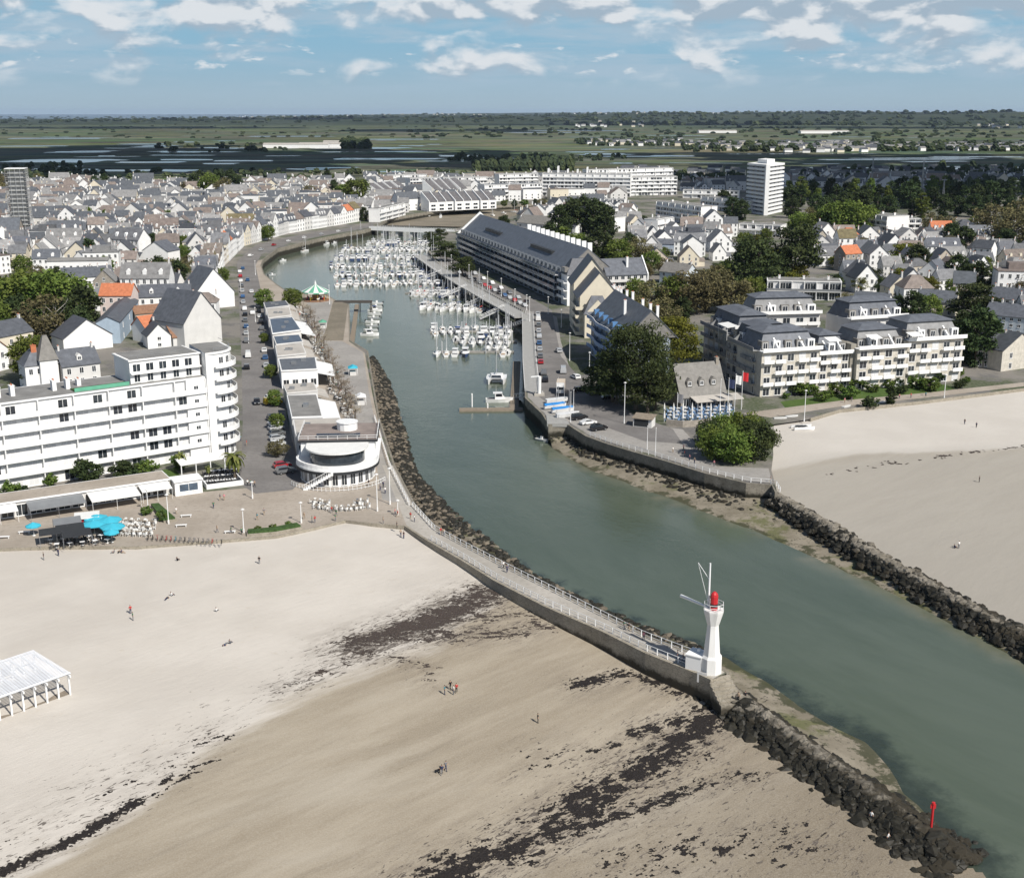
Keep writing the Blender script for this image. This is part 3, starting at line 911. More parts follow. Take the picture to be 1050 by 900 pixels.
# ---------------------------------------------------------------- lighthouse on the jetty head
def lighthouse():
    b = P(729, 688); t = thing('lighthouse', 'white tapered lighthouse with red lantern at the end of the jetty', 'lighthouse', b, radians(-32))
    zt = ZH(b.y, 610); k = zt / 13.2
    mb = MB(); mb.lathe([(1.8 * k, 0), (1.75 * k, 2.6 * k), (1.42 * k, 3.0 * k), (1.0 * k, 7.6 * k), (.98 * k, 8.2 * k), (1.65 * k, 10.5 * k), (1.7 * k, 10.8 * k)], 8, 0)
    LP = mat('weathered_paint', (.76, .75, .72), var=.10, scale=1.4, s3=(1, 1, .12), rough=.6, c2=(.80, .79, .77))
    part('tower', mb, LP, t)
    mb = MB(); mb.box(-3.9 * k, -1.2 * k, -1.4 * k, 1.5 * k, 0, 2.5 * k); mb.box(-4.02 * k, -1.1 * k, -1.52 * k, 1.62 * k, 2.5 * k, 2.66 * k); mb.box(-2.6 * k, -2.2 * k, 0.2, 0.7, 2.66 * k, 3.2 * k)
    hse = part('keeper_room', mb, PAINT, t)
    mb = MB(); mb.box(-3.97 * k, -3.9 * k, -0.5, 0.5, 0.05, 2.0); part('door', mb, GLASSBLUE, hse)
    mb = MB()
    for i in range(8):
        a = 2 * pi * i / 8; r = 1.6 * k; mb.tube((r * cos(a), r * sin(a), 10.8 * k), (r * cos(a), r * sin(a), 11.9 * k), .045, n=4)
    for z in (11.4, 11.9):
        for i in range(8):
            a, c = 2 * pi * i / 8, 2 * pi * (i + 1) / 8; r = 1.6 * k
            mb.tube((r * cos(a), r * sin(a), z * k), (r * cos(c), r * sin(c), z * k), .04, n=4)
    part('gallery_railing', mb, PAINT, t)
    mb = MB(); mb.lathe([(0.62 * k, 10.8 * k), (0.62 * k, 12.9 * k), (0.66 * k, 12.95 * k), (0.55 * k, 13.4 * k), (0.3 * k, 13.7 * k), (0.05 * k, 13.85 * k)], 10, 0)
    ln = part('lantern', mb, RED, t)
    mb = MB(); mb.lathe([(0.64 * k, 11.3 * k), (0.64 * k, 11.8 * k)], 10, 0, cap=False); part('lantern_glazing', mb, GLASS, ln)
    ht = ZH(b.y, 580)
    mb = MB(); mb.tube((-1.2 * k, .6, 9.8 * k), (-1.2 * k, .6, ht), .20, .13, 6); mb.tube((-1.2 * k, .6, ht - 2.6), (-3.0, .6, ht - .3), .05, n=4); mb.tube((-3.0, .6, ht - .3), (-1.35 * k, .6, ht - 6), .035, n=4)
    part('signal_mast', mb, PAINT, t)
    mb = MB(); mb.tube((-1.2 * k, .6, 10.6 * k), (-6.4, 2.6, 10.6 * k), .16, .26, 6); part('signal_arm', mb, PAINT, t)
    mb = MB(); mb.box(-1.0, .55, -2.62 * k, -2.5 * k, .2, 1.9); part('notice_board', mb, WHITE2, t, loc=(-.3, .35 * k, -1.4))
    # stone steps down from the jetty head to the rocks
    mb = MB()
    A, B = P(736, 692), P(752, 708); d = (B - A).normalized(); q = Vector((-d.y, d.x, 0))
    a0 = atan2(d.y, d.x)
    for i in range(7):
        mb.box(i * .75, (i + 1) * .75 + (.0), -1.8, 1.8, -4.5, -.15 - i * .34, 0, a0, (A.x, A.y, 0))
    o = mb.build('stone_steps', M_JWALL); tag(o, 'worn stone steps going down from the lighthouse to the rocks', 'steps')


lighthouse()


# ---------------------------------------------------------------- generic flat block with stacked balconies
def flats(name, label, A, B, depth, floors, fh, bays, wall=None, rail=None, dark=0.5, proj=1.5, roof_m=None, fins=True, cat='apartment block', group=None, end_windows=True, parapet=1.0, win_w=1.6, slab_m=None):
    wall = wall or WHITE; rail = rail or PAINT
    t, L = frame(name, label, cat, A, B, group)
    H = floors * fh
    mb = MB(); mb.box(0, L, proj, depth, 0, H); mb.box(0, L, proj, depth, H + .004, H + .6) if False else None
    part('wall', mb, wall, t)
    mb = MB(); mb.box(-.15, L + .15, proj - .5, depth + .15, H + .01, H + .35, 0); mb.box(.3, L - .3, proj, depth - .3, H + .35, H + .36, 1)
    rf = part('roof', mb, [wall, roof_m or FLATROOF], t)
    for i in range(max(1, bays // 2)):
        chimney(rf, L * (i + .5) / max(1, bays // 2), depth * .6, H + .36, 1.4, .9, 1.4, wall)
    bw = L / bays
    for f in range(1, floors):
        mb = MB(); mb.box(0, L, 0, proj - .003, f * fh - .2, f * fh, 0); mb.box(0, L, 0, .12, f * fh, f * fh + parapet, 1)
        part('balcony', mb, [slab_m or wall, rail], t)
    if fins:
        mb = MB()
        for i in range(bays + 1):
            x = min(L - .13, max(.13, i * bw)); mb.box(x - .12, x + .12, .13, proj - .004, 0.02, H, 0)
        part('fin_wall', mb, wall, t)
    n = 0
    for f in range(floors):
        for i in range(bays):
            for s in ((-.22, .22) if bw > 4.4 else (0,)):
                if n >= 100: continue
                x = (i + .5 + s) * bw
                g = GLASS if R.random() < dark else SHUTTER
                win(t, x, proj - .004, f * fh + .25, win_w, fh - .95, gm=g); n += 1
    if end_windows and n < 94:
        for f in range(floors):
            win(t, L + .004, depth * .5, f * fh + .9, 1.1, 1.4, pi / 2)
    return t, L, H


def left_block():
    A, B = P(-28, 511), P(217, 469)
    t, L, H = flats('apartment_building', 'long white beachfront apartment block of stacked loggias beside the café street', A, B, 15, 6, 3.22, 7, dark=0.34, proj=1.3, fins=True, end_windows=False, roof_m=FLATROOF, win_w=2.0)
    # set-back top storeys at the street end
    mb = MB(); mb.box(L - 17, L - .2, 3.0, 13.5, H + .37, H + 5.6); mb.box(L - 17.3, L, 2.6, 13.8, H + 5.6, H + 5.9)
    p = part('penthouse', mb, WHITE, t)
    mb = MB(); mb.box(L - 16.6, L - .6, 3.2, 13.2, H + 5.91, H + 6.0); part('roof_terrace', mb, FLATROOF, p)
    mb = MB()
    for i in range(9): mb.tube((L - 17 + i * 2, 2.8, H + 5.9), (L - 17 + i * 2, 2.8, H + 6.9), .04, n=4)
    mb.tube((L - 17, 2.8, H + 6.9), (L - 1, 2.8, H + 6.9), .04, n=4); part('roof_railing', mb, METAL, p)
    for i in range(5): win(p, L - 15.4 + i * 3.1, 2.99, H + 3.1, 1.7, 1.7)
    for i in range(5): win(p, L - 15.4 + i * 3.1, 2.99, H + .7, 1.3, 1.7)
    mb = MB(); mb.box(L - 17, L - .2, 2.0, 2.98, H + 2.6, H + 2.9); part('awning', mb, WHITE, p)
    # green roof terrace in the middle
    mb = MB(); mb.box(L - 30, L - 17.6, 2.4, 5.6, H + .37, H + .6, 0); mb.box(L - 30, L - 17.6, 2.2, 2.38, H + .37, H + 1.2, 1)
    part('terrace_garden', mb, [PLANTBOX, GREENP], t)
    for x in (1.5, 9, 12, 21, 24): chimney(t, x, 7, H + .37, 2.2, .9, 1.6, WHITE)
    mb = MB(); mb.box(L - 4.9, L - .1, 0.5, 1.28, 0.05, H + .33); part('stair_tower', mb, WHITE, t)
    for f in range(1, 6): win(t, L - 2.5, .5, f * 3.22 + .6, 1.0, 1.1)
    # rounded street corner of curved balconies, joined to the block and to its top storeys
    r = thing('corner_block', 'rounded white corner block of curved balconies where the beachfront flats meet the street', 'apartment block', P(217.4, 469), t.rotation_euler.z - .10)
    HT = H + 5.7
    def foot(o, w=7.4, d=13.0, rc_=5.4):
        c = (w - rc_, rc_)
        return [(0, -o * .0)] + [(c[0] + (rc_ + o) * cos(a), c[1] + (rc_ + o) * sin(a)) for a in [-pi / 2 + (pi / 2) * k / 12 for k in range(13)]] + [(w + o, d), (0, d)]
    mb = MB(); mb.prism(foot(0), 0, HT); part('wall', mb, WHITE, r)
    mb = MB(); mb.prism(foot(.3), HT + .003, HT + .4, 0); mb.prism(foot(-.4), HT + .4, HT + .45, 1); rf = part('roof', mb, [WHITE, FLATROOF], r)
    mb = MB(); q = foot(-.1)[1:15]
    for a, b in zip(q, q[1:]): mb.tube((a[0], a[1], HT + 1.35), (b[0], b[1], HT + 1.35), .05, n=4); mb.tube((a[0], a[1], HT + .4), (a[0], a[1], HT + 1.35), .04, n=4)
    part('roof_railing', mb, METAL, rf)
    for f in range(1, 8):
        z = f * HT / 8; A_, B_ = foot(.01)[1:15], foot(1.25)[1:15]; mb = MB()
        mb.prism(A_ + B_[::-1], z - .2, z, 0)
        C_ = foot(1.12)[1:15]; mb.prism(C_ + B_[::-1], z + .002, z + 1.0, 0); part('balcony', mb, WHITE, r)
    q = foot(.004)
    for f in range(8):
        for k in (3, 6, 9, 12):
            a, b = q[k], q[k + 1]; win(r, (a[0] + b[0]) / 2, (a[1] + b[1]) / 2, f * HT / 8 + .3, 1.1, 1.9, atan2(b[1] - a[1], b[0] - a[0]), gm=GLASS if R.random() < .65 else SHUTTER)
        for y in (8, 11): win(r, 7.41, y, f * HT / 8 + .6, 1.0, 1.6, pi / 2)


left_block()


# ---------------------------------------------------------------- seafront café row under the flats
def seafront_row():
    A, B = P(-30, 541), P(178, 509)
    t, L = frame('café_pavilion'.replace('é', 'e'), 'long low flat-roofed restaurant pavilion in front of the white flats', 'restaurant', A, B)
    mb = MB(); mb.box(0, L, 2.5, 9, 0, 3.2); part('wall', mb, WHITE2, t)
    mb = MB(); mb.box(-.2, L + .2, 2.1, 9.3, 3.2, 3.5, 0); mb.box(0, L, 2.4, 9.0, 3.5, 3.52, 1); part('roof', mb, [PAINT, M_PAVE], t)
    for i in range(14): win(t, 1.8 + i * (L - 3) / 13.5, 2.49, .25, 2.2, 2.3)
    for i, (x0, x1, m, d) in enumerate(((2, 9, PAINT, 3.2), (11, 22, METAL, 4.6), (23, 33, CANVAS, 5.2), (33.6, 49, CANVAS, 3.6))):
        if x0 > L: continue
        x1 = min(x1, L - .5)
        mb = MB(); V = [(x0, 2.0, 3.1), (x1, 2.0, 3.1), (x1, 2.0 - d, 2.45), (x0, 2.0 - d, 2.45)]
        mb.add(V + [(a, b, c - .12) for a, b, c in V], [(3, 2, 1, 0), (4, 5, 6, 7), (0, 1, 5, 4), (1, 2, 6, 5), (2, 3, 7, 6), (3, 0, 4, 7)])
        for x in (x0 + .1, (x0 + x1) / 2, x1 - .1): mb.tube((x, 2.1 - d, 0), (x, 2.1 - d, 2.4), .05, n=4)
        part('awning', mb, m, t)
    c = P(192, 503)
    k, L2 = frame('glass_kiosk', 'small white kiosk with a large window at the end of the pavilion', 'kiosk', P(180, 509), P(208, 505))
    mb = MB(); mb.box(0, L2, 0, 4, 0, 3.1); mb.box(-.2, L2 + .2, -.3, 4.2, 3.1, 3.35); part('wall', mb, PAINT, k)
    win(k, L2 / 2, -.003, .9, L2 - 2, 1.6, gm=GLASSBLUE)
    # hedges and lawn between the flats and the pavilion
    ground('lawn', [(-20, 512), (60, 500), (120, 489), (178, 480), (186, 488), (120, 499), (40, 513), (-20, 524)], 0.016, M_LAWN)
    # raised restaurant terrace with its white wall at the street corner
    A, B = P(212, 502), P(250, 497)
    t, L = frame('terrace_wall', 'low white wall round the restaurant terrace on the street corner', 'wall', A, B)
    t['kind'] = 'thing'
    mb = MB(); mb.box(0, L, 0, .25, 0, 1.1); mb.box(L - .25, L, .26, 7, 0, 1.1); mb.box(0, .25, .26, 7, 0, 1.1); part('masonry', mb, PAINT, t)
    struct(sheet('terrace_floor', PP([(212, 501), (249, 496.5), (246, 480), (207, 484)]), 0.016, M_ASPH))
    t, L = frame('shop_canopy', 'white sloped canopy over the restaurant front below the round tower', 'canopy', P(186, 489), P(232, 481))
    mb = MB(); V = [(0, 0, 2.7), (L, 0, 2.7), (L, 3.4, 3.5), (0, 3.4, 3.5)]
    mb.add(V + [(a, b, c - .15) for a, b, c in V], [(0, 1, 2, 3), (7, 6, 5, 4), (4, 5, 1, 0), (5, 6, 2, 1), (6, 7, 3, 2), (7, 4, 0, 3)])
    part('cover', mb, CANVAS, t)
    for i in range(4):
        mb = MB(); x = .2 + i * (L - .4) / 3; mb.box(x - .1, x + .1, .1, .3, 0, 2.65); part('post', mb, PAINT, t)


seafront_row()


# ---------------------------------------------------------------- round-fronted white café at the head of the promenade
def round_cafe():
    c = P(341, 500)
    t = thing('round_cafe', 'white round-fronted two-storey café with upper terrace at the head of the jetty', 'cafe', (c.x, c.y + 8.8, 0), radians(4))
    W, Bk = 8.8, 18.0
    def dee(r, y0, n=18): return [(r * cos(a), r * sin(a)) for a in [pi + pi * i / n for i in range(n + 1)]] + [(r, y0), (-r, y0)]
    mb = MB(); mb.prism(dee(8.2, Bk), 0, 3.6); part('lower_wall', mb, PAINT, t)
    mb = MB(); mb.prism(dee(9.3, Bk), 3.6, 4.05, 0); mb.prism(dee(9.42, 2), 3.0, 3.55, 1); part('terrace_slab', mb, [PAINT, DARK], t)
    mb = MB()
    n = 22
    for i in range(n):
        a, b = pi + pi * i / n, pi + pi * (i + 1) / n
        mb.poly([(9.2 * cos(a), 9.2 * sin(a), 4.05), (9.2 * cos(b), 9.2 * sin(b), 4.05), (9.2 * cos(b), 9.2 * sin(b), 5.0), (9.2 * cos(a), 9.2 * sin(a), 5.0)])
        mb.poly([(9.05 * cos(b), 9.05 * sin(b), 4.05), (9.05 * cos(a), 9.05 * sin(a), 4.05), (9.05 * cos(a), 9.05 * sin(a), 5.0), (9.05 * cos(b), 9.05 * sin(b), 5.0)])
        mb.poly([(9.2 * cos(a), 9.2 * sin(a), 5.0), (9.2 * cos(b), 9.2 * sin(b), 5.0), (9.05 * cos(b), 9.05 * sin(b), 5.0), (9.05 * cos(a), 9.05 * sin(a), 5.0)])
    part('parapet', mb, PAINT, t)
    mb = MB(); mb.prism(dee(6.2, 2.0), 4.06, 6.9); part('glazed_room', mb, GLASS, t)
    mb = MB(); mb.prism(dee(7.0, 3.0), 6.9, 7.25); part('awning', mb, CANVAS, t)
    mb = MB(); mb.box(-8.4, 8.4, 3.0, Bk, 4.06, 7.3, 0); mb.box(-9.1, 9.1, 2.6, Bk + .3, 7.31, 7.8, 1); part('upper_wall', mb, [PAINT, DARK], t)
    mb = MB(); mb.box(-8.9, 8.9, 2.8, Bk + .1, 7.81, 7.85); rf = part('roof', mb, mat('brown_roof', (0.24, 0.20, 0.18), var=0.2, scale=.3), t)
    mb = MB()
    for x in [-8.9 + i * 2.225 for i in range(9)]: mb.tube((x, 2.9, 7.8), (x, 2.9, 8.8), .05, n=4)
    for z in (8.3, 8.8): mb.tube((-8.9, 2.9, z), (8.9, 2.9, z), .05, n=4)
    for s in (-8.9, 8.9):
        for z in (8.3, 8.8): mb.tube((s, 2.9, z), (s, Bk, z), .05, n=4)
        for y in (6, 9, 12, 15, 18): mb.tube((s, y, 7.8), (s, y, 8.8), .05, n=4)
    part('roof_railing', mb, PAINT, rf)
    mb = MB(); mb.lathe([(2.4, 7.85), (2.4, 9.6), (2.6, 9.6), (2.6, 9.8)], 14, at=(1.6, 12.5, 0)); part('roof_lantern', mb, PAINT, rf)
    mb = MB(); mb.box(-5, 5, 5.0, 6.2, 7.85, 8.5); part('skylight', mb, GLASS, rf)
    for i in range(13):
        a = pi + pi * (i + .5) / 13; win(t, 8.23 * cos(a), 8.23 * sin(a), .35, 1.1, 2.3, a + pi / 2)
    for s in (-1, 1):
        for y in (2, 6, 10, 14): win(t, s * 8.23, y, .6, 1.6, 2.2, s * pi / 2)
    mb = MB()  # outside stair on the front
    for i in range(12): mb.box(-6.9 + i * .55, -6.9 + (i + 1) * .55, -10.3, -9.4, 0 if i < 2 else i * .31 - .3, .31 + i * .31, 0)
    for i in range(12): mb.tube((-6.6 + i * .55, -10.28, .31 + i * .31), (-6.6 + i * .55, -10.28, 1.3 + i * .31), .04, n=4)
    mb.tube((-6.6, -10.28, 1.3), (-.5, -10.28, 4.7), .06, n=4); part('outside_stair', mb, PAINT, t)
    # low white fence of the ground terrace
    mb = MB(); n = 26
    for i in range(n + 1):
        a = pi * 1.18 + pi * .70 * i / n; mb.tube((11.6 * cos(a), 11.6 * sin(a), 0), (11.6 * cos(a), 11.6 * sin(a), 1.0), .06, n=4)
        if i < n:
            b = pi * 1.18 + pi * .70 * (i + 1) / n
            for z in (.25, .95): mb.tube((11.6 * cos(a), 11.6 * sin(a), z), (11.6 * cos(b), 11.6 * sin(b), z), .05, n=4)
    part('terrace_fence', mb, PAINT, t)


round_cafe()


def flat_halls():
    """the line of flat-roofed halls between the street and the quay terrace"""
    spec = [  # near-left, near-right, far-right, far-left roof corners in the photo, height, roof, label
        ((303, 447), (357, 446), (349, 428), (300, 430), 5.0, ROOFPALE, 'pale panelled flat-roofed hall right behind the round café', 0),
        ((299, 428), (331, 427), (325, 404), (294, 405), 5.2, FLATROOF, 'flat hall with worn grey roof and white side awning, second behind the round café', 1),
        ((294, 403), (326, 400), (322, 392), (290, 394), 5.0, ROOFPALE, 'narrow flat hall with tan roof strip in the quayside line', 0),
        ((288, 380), (326, 378), (324, 366), (285, 368), 5.6, SLATE, 'hall with dark slate roof and white glazed front in the quayside line', 2),
        ((284, 365), (314, 362), (310, 352), (282, 354), 5.0, ROOFPALE, 'low hall with tan roof behind the slate-roofed hall', 0),
        ((283, 353), (311, 350), (307, 343), (280, 345), 5.4, ROOFBLUE, 'hall with shiny blue roof in the middle of the quayside line', 0),
        ((279, 342), (309, 338), (300, 325), (276, 327), 5.2, ROOFBLUE, 'hall with ribbed blue-grey roof and white annex on its quay side', 1),
        ((275, 326), (299, 323), (297, 315), (273, 317), 5.0, ROOFPALE, 'pale tan-roofed hall near the carousel end of the quayside line', 0),
        ((272, 316), (297, 313), (293, 308), (270, 310), 5.0, SLATE, 'small slate-topped white hall closest to the carousel', 0)]
    for a, b, c, d, h, rm, label, ex in spec:
        q = [P(*p, h) for p in (a, b, c, d)]
        o = q[0]; t = thing('market_hall', label, 'hall', (o.x, o.y, 0), 0, 'flat halls along the quay terrace')
        L = [(p.x - o.x, p.y - o.y) for p in q]
        cx, cy = sum(p[0] for p in L) / 4, sum(p[1] for p in L) / 4
        mb = MB(); mb.prism([(cx + (x - cx) * .985, cy + (y - cy) * .97) for x, y in L], 0, h - .35); part('wall', mb, WHITE2 if ex != 2 else PAINT, t)
        mb = MB(); mb.prism(L, h - .35, h, 0, 0); mb.prism([(cx + (x - cx) * .93, cy + (y - cy) * .93) for x, y in L], h, h + .08, 1); part('roof', mb, [PAINT if ex else WHITE2, rm], t)
        # windows on the near side
        n = 4
        for i in range(n):
            f = (i + .5) / n; x = L[0][0] + (L[1][0] - L[0][0]) * f; y = L[0][1] + (L[1][1] - L[0][1]) * f
            sx = cx + (x - cx) * .985; sy = cy + (y - cy) * .97
            win(t, sx, sy - .01, .8, (L[1][0] - L[0][0]) / n * .6, 1.8, atan2(L[1][1] - L[0][1], L[1][0] - L[0][0]))
        e1, e2 = L[1], L[2]
        w = 3.2 if ex == 0 else 5.0
        mb = MB(); mb.add([(e1[0], e1[1], h - 1.2), (e1[0] + w, e1[1] - .3, h - 2.1), (e2[0] + w, e2[1] - .3, h - 2.1), (e2[0], e2[1], h - 1.2),
                           (e1[0], e1[1], h - 1.4), (e1[0] + w, e1[1] - .3, h - 2.3), (e2[0] + w, e2[1] - .3, h - 2.3), (e2[0], e2[1], h - 1.4)],
                          [(0, 1, 2, 3), (7, 6, 5, 4), (4, 5, 1, 0), (5, 6, 2, 1), (6, 7, 3, 2), (7, 4, 0, 3)])
        mb.tube((e1[0] + w - .1, e1[1] - .2, 0), (e1[0] + w - .1, e1[1] - .2, h - 2.3), .07, n=4); mb.tube((e2[0] + w - .1, e2[1] - .2, 0), (e2[0] + w - .1, e2[1] - .2, h - 2.3), .07, n=4)
        part('side_awning', mb, PAINT if ex else ROOFPALE, t)
        for i in range(2):
            mb = MB(); x = cx + R.uniform(-.25, .25) * (L[1][0] - L[0][0]); y = cy + R.uniform(-.25, .25) * (L[3][1] - L[0][1])
            mb.box(x - .7, x + .7, y - .5, y + .5, h + .08, h + .8); part('roof_vent', mb, METAL, t)


flat_halls()


# ---------------------------------------------------------------- blue-glazed long building across the marina
def long_blue():
    A, B = P(467, 262), P(568, 311)
    t, L = frame('apartment_building', 'very long slate-roofed apartment building with bluish glass balconies facing the marina', 'apartment building', A, B)
    fh, nf = 3.0, 4
    mb = MB(); mb.box(0, L, 2.4, 30, 0, fh * nf, 0); part('wall', mb, mat('dim_blue_render', (0.17, 0.21, 0.26), var=.15), t)
    for f in range(1, nf + 1):
        mb = MB(); mb.box(0, L, -.3 + f * .15, 2.39, f * fh - .2, f * fh, 0); mb.box(0, L, -.3 + f * .15, -.2 + f * .15, f * fh, f * fh + 1.25, 1); mb.box(0, L, -.34 + f * .15, -.16 + f * .15, f * fh + 1.25, f * fh + 1.33, 2)
        part('balcony', mb, [WHITE2, GLASSBLUE, METAL], t)
    n = 24
    for f in range(nf):
        for i in range(n): win(t, (i + .5) * L / n, 2.39, f * fh + .2, L / n * .62, 2.5, fm=mat('frame_grey', (.42, .45, .48)))
    z0 = fh * nf; rise = 11.0
    mb = MB(); V = [(-.6, 2.4, z0), (L + .6, 2.4, z0), (L + .6, 15, z0 + rise), (-.6, 15, z0 + rise), (L + .6, 31, z0 - 2), (-.6, 31, z0 - 2)]
    mb.add(V + [(a, b, c + .3) for a, b, c in V], [(6, 7, 8, 9), (9, 8, 10, 11), (3, 2, 1, 0), (5, 4, 2, 3), (0, 1, 7, 6), (5, 11, 10, 4), (0, 6, 9, 3), (3, 9, 11, 5), (1, 2, 8, 7), (2, 4, 10, 8)])
    rf = part('roof', mb, mat('blue_slate', (0.125, 0.14, 0.165), rough=.5, var=.2, scale=.5), t)
    for x0, x1 in ((.20, .36), (.66, .84)):
        mb = MB(); zz = 6.5; y = 2.4 + 12.6 * zz / rise
        mb.box(L * x0, L * x1, y - 1.6, y + .8, z0 + zz - 1.0, z0 + zz + .5, 0); part('roof_dormer', mb, DARK, rf)
    mb = MB()
    for i in range(30):
        x = (i + .5) * L / 30; mb.box(x - 1.7, x + 1.7, 3.0, 5.2, z0 + .9, z0 + 2.9, 0)
    part('loggia_dormers', mb, mat('dormer_grey', (.12, .135, .155)), rf)
    for i in range(30): win(rf, (i + .5) * L / 30, 2.99, z0 + 1.0, 2.4, 1.5, fm=mat('frame_grey', (.42, .45, .48)))
    for i in range(13): 
        x = L * (.50 + .49 * i / 12)
        mb = MB(); mb.box(-.7, .7, -1.0, 1.0, 0, 4.6); part('chimney', mb, PAINT, rf, loc=(x, 16.5, z0 + rise - 2.2))
    # white pointed end wall at the bridge end
    mb = MB(); V = [(-1.6, 1.2, 0), (-1.6, 30, 0), (-1.6, 30, z0 - 1), (-1.6, 15, z0 + rise + 1.6), (-1.6, 1.2, z0 + .5)]
    mb.add(V + [(a + .95, b, c) for a, b, c in V], [(4, 3, 2, 1, 0), (5, 6, 7, 8, 9), (0, 1, 6, 5), (1, 2, 7, 6), (2, 3, 8, 7), (3, 4, 9, 8), (4, 0, 5, 9)]); part('end_wall', mb, PAINT, t)
    mb = MB(); V = [(L + .2, 2.4, z0), (L + .2, 15, z0 + rise - .1), (L + .2, 30, z0 - 1.7), (L + .2, 30, 0), (L + .2, 16.4, 0)]
    mb.add(V + [(a + .35, b, c) for a, b, c in V], [(0, 1, 2, 3, 4), (9, 8, 7, 6, 5), (1, 0, 5, 6), (2, 1, 6, 7), (3, 2, 7, 8), (4, 3, 8, 9), (0, 4, 9, 5)]); part('end_wall', mb, SLATE_GREY, t)
    # near end: white wall with short balconies and a slate hip with windows
    mb = MB(); mb.box(L + .62, L + 9, 3.0, 16, 0, 13.2); e = part('end_pavilion', mb, PAINT, t)
    mb = MB(); hip_roof(mb, L + .7, L + 9.3, 2.8, 16.3, 13.22, 6.5, 3.6); part('hip_roof', mb, SLATE, e)
    mb = MB(); mb.box(L + 3, L + 8, 2.2, 5.2, 14.3, 16.2); part('dormer', mb, SLATE_GREY, e)
    for i in range(3): win(e, L + 4.2 + i * 1.4, 2.19, 14.6, .95, 1.1)
    for f in range(1, 4):
        mb = MB(); mb.box(L - .2, L + 9.6, 1.2, 2.99, f * 3.3 - .2, f * 3.3); mb.box(L - .2, L + 9.6, 1.2, 1.32, f * 3.3, f * 3.3 + .95); part('balcony', mb, PAINT, e)


long_blue()


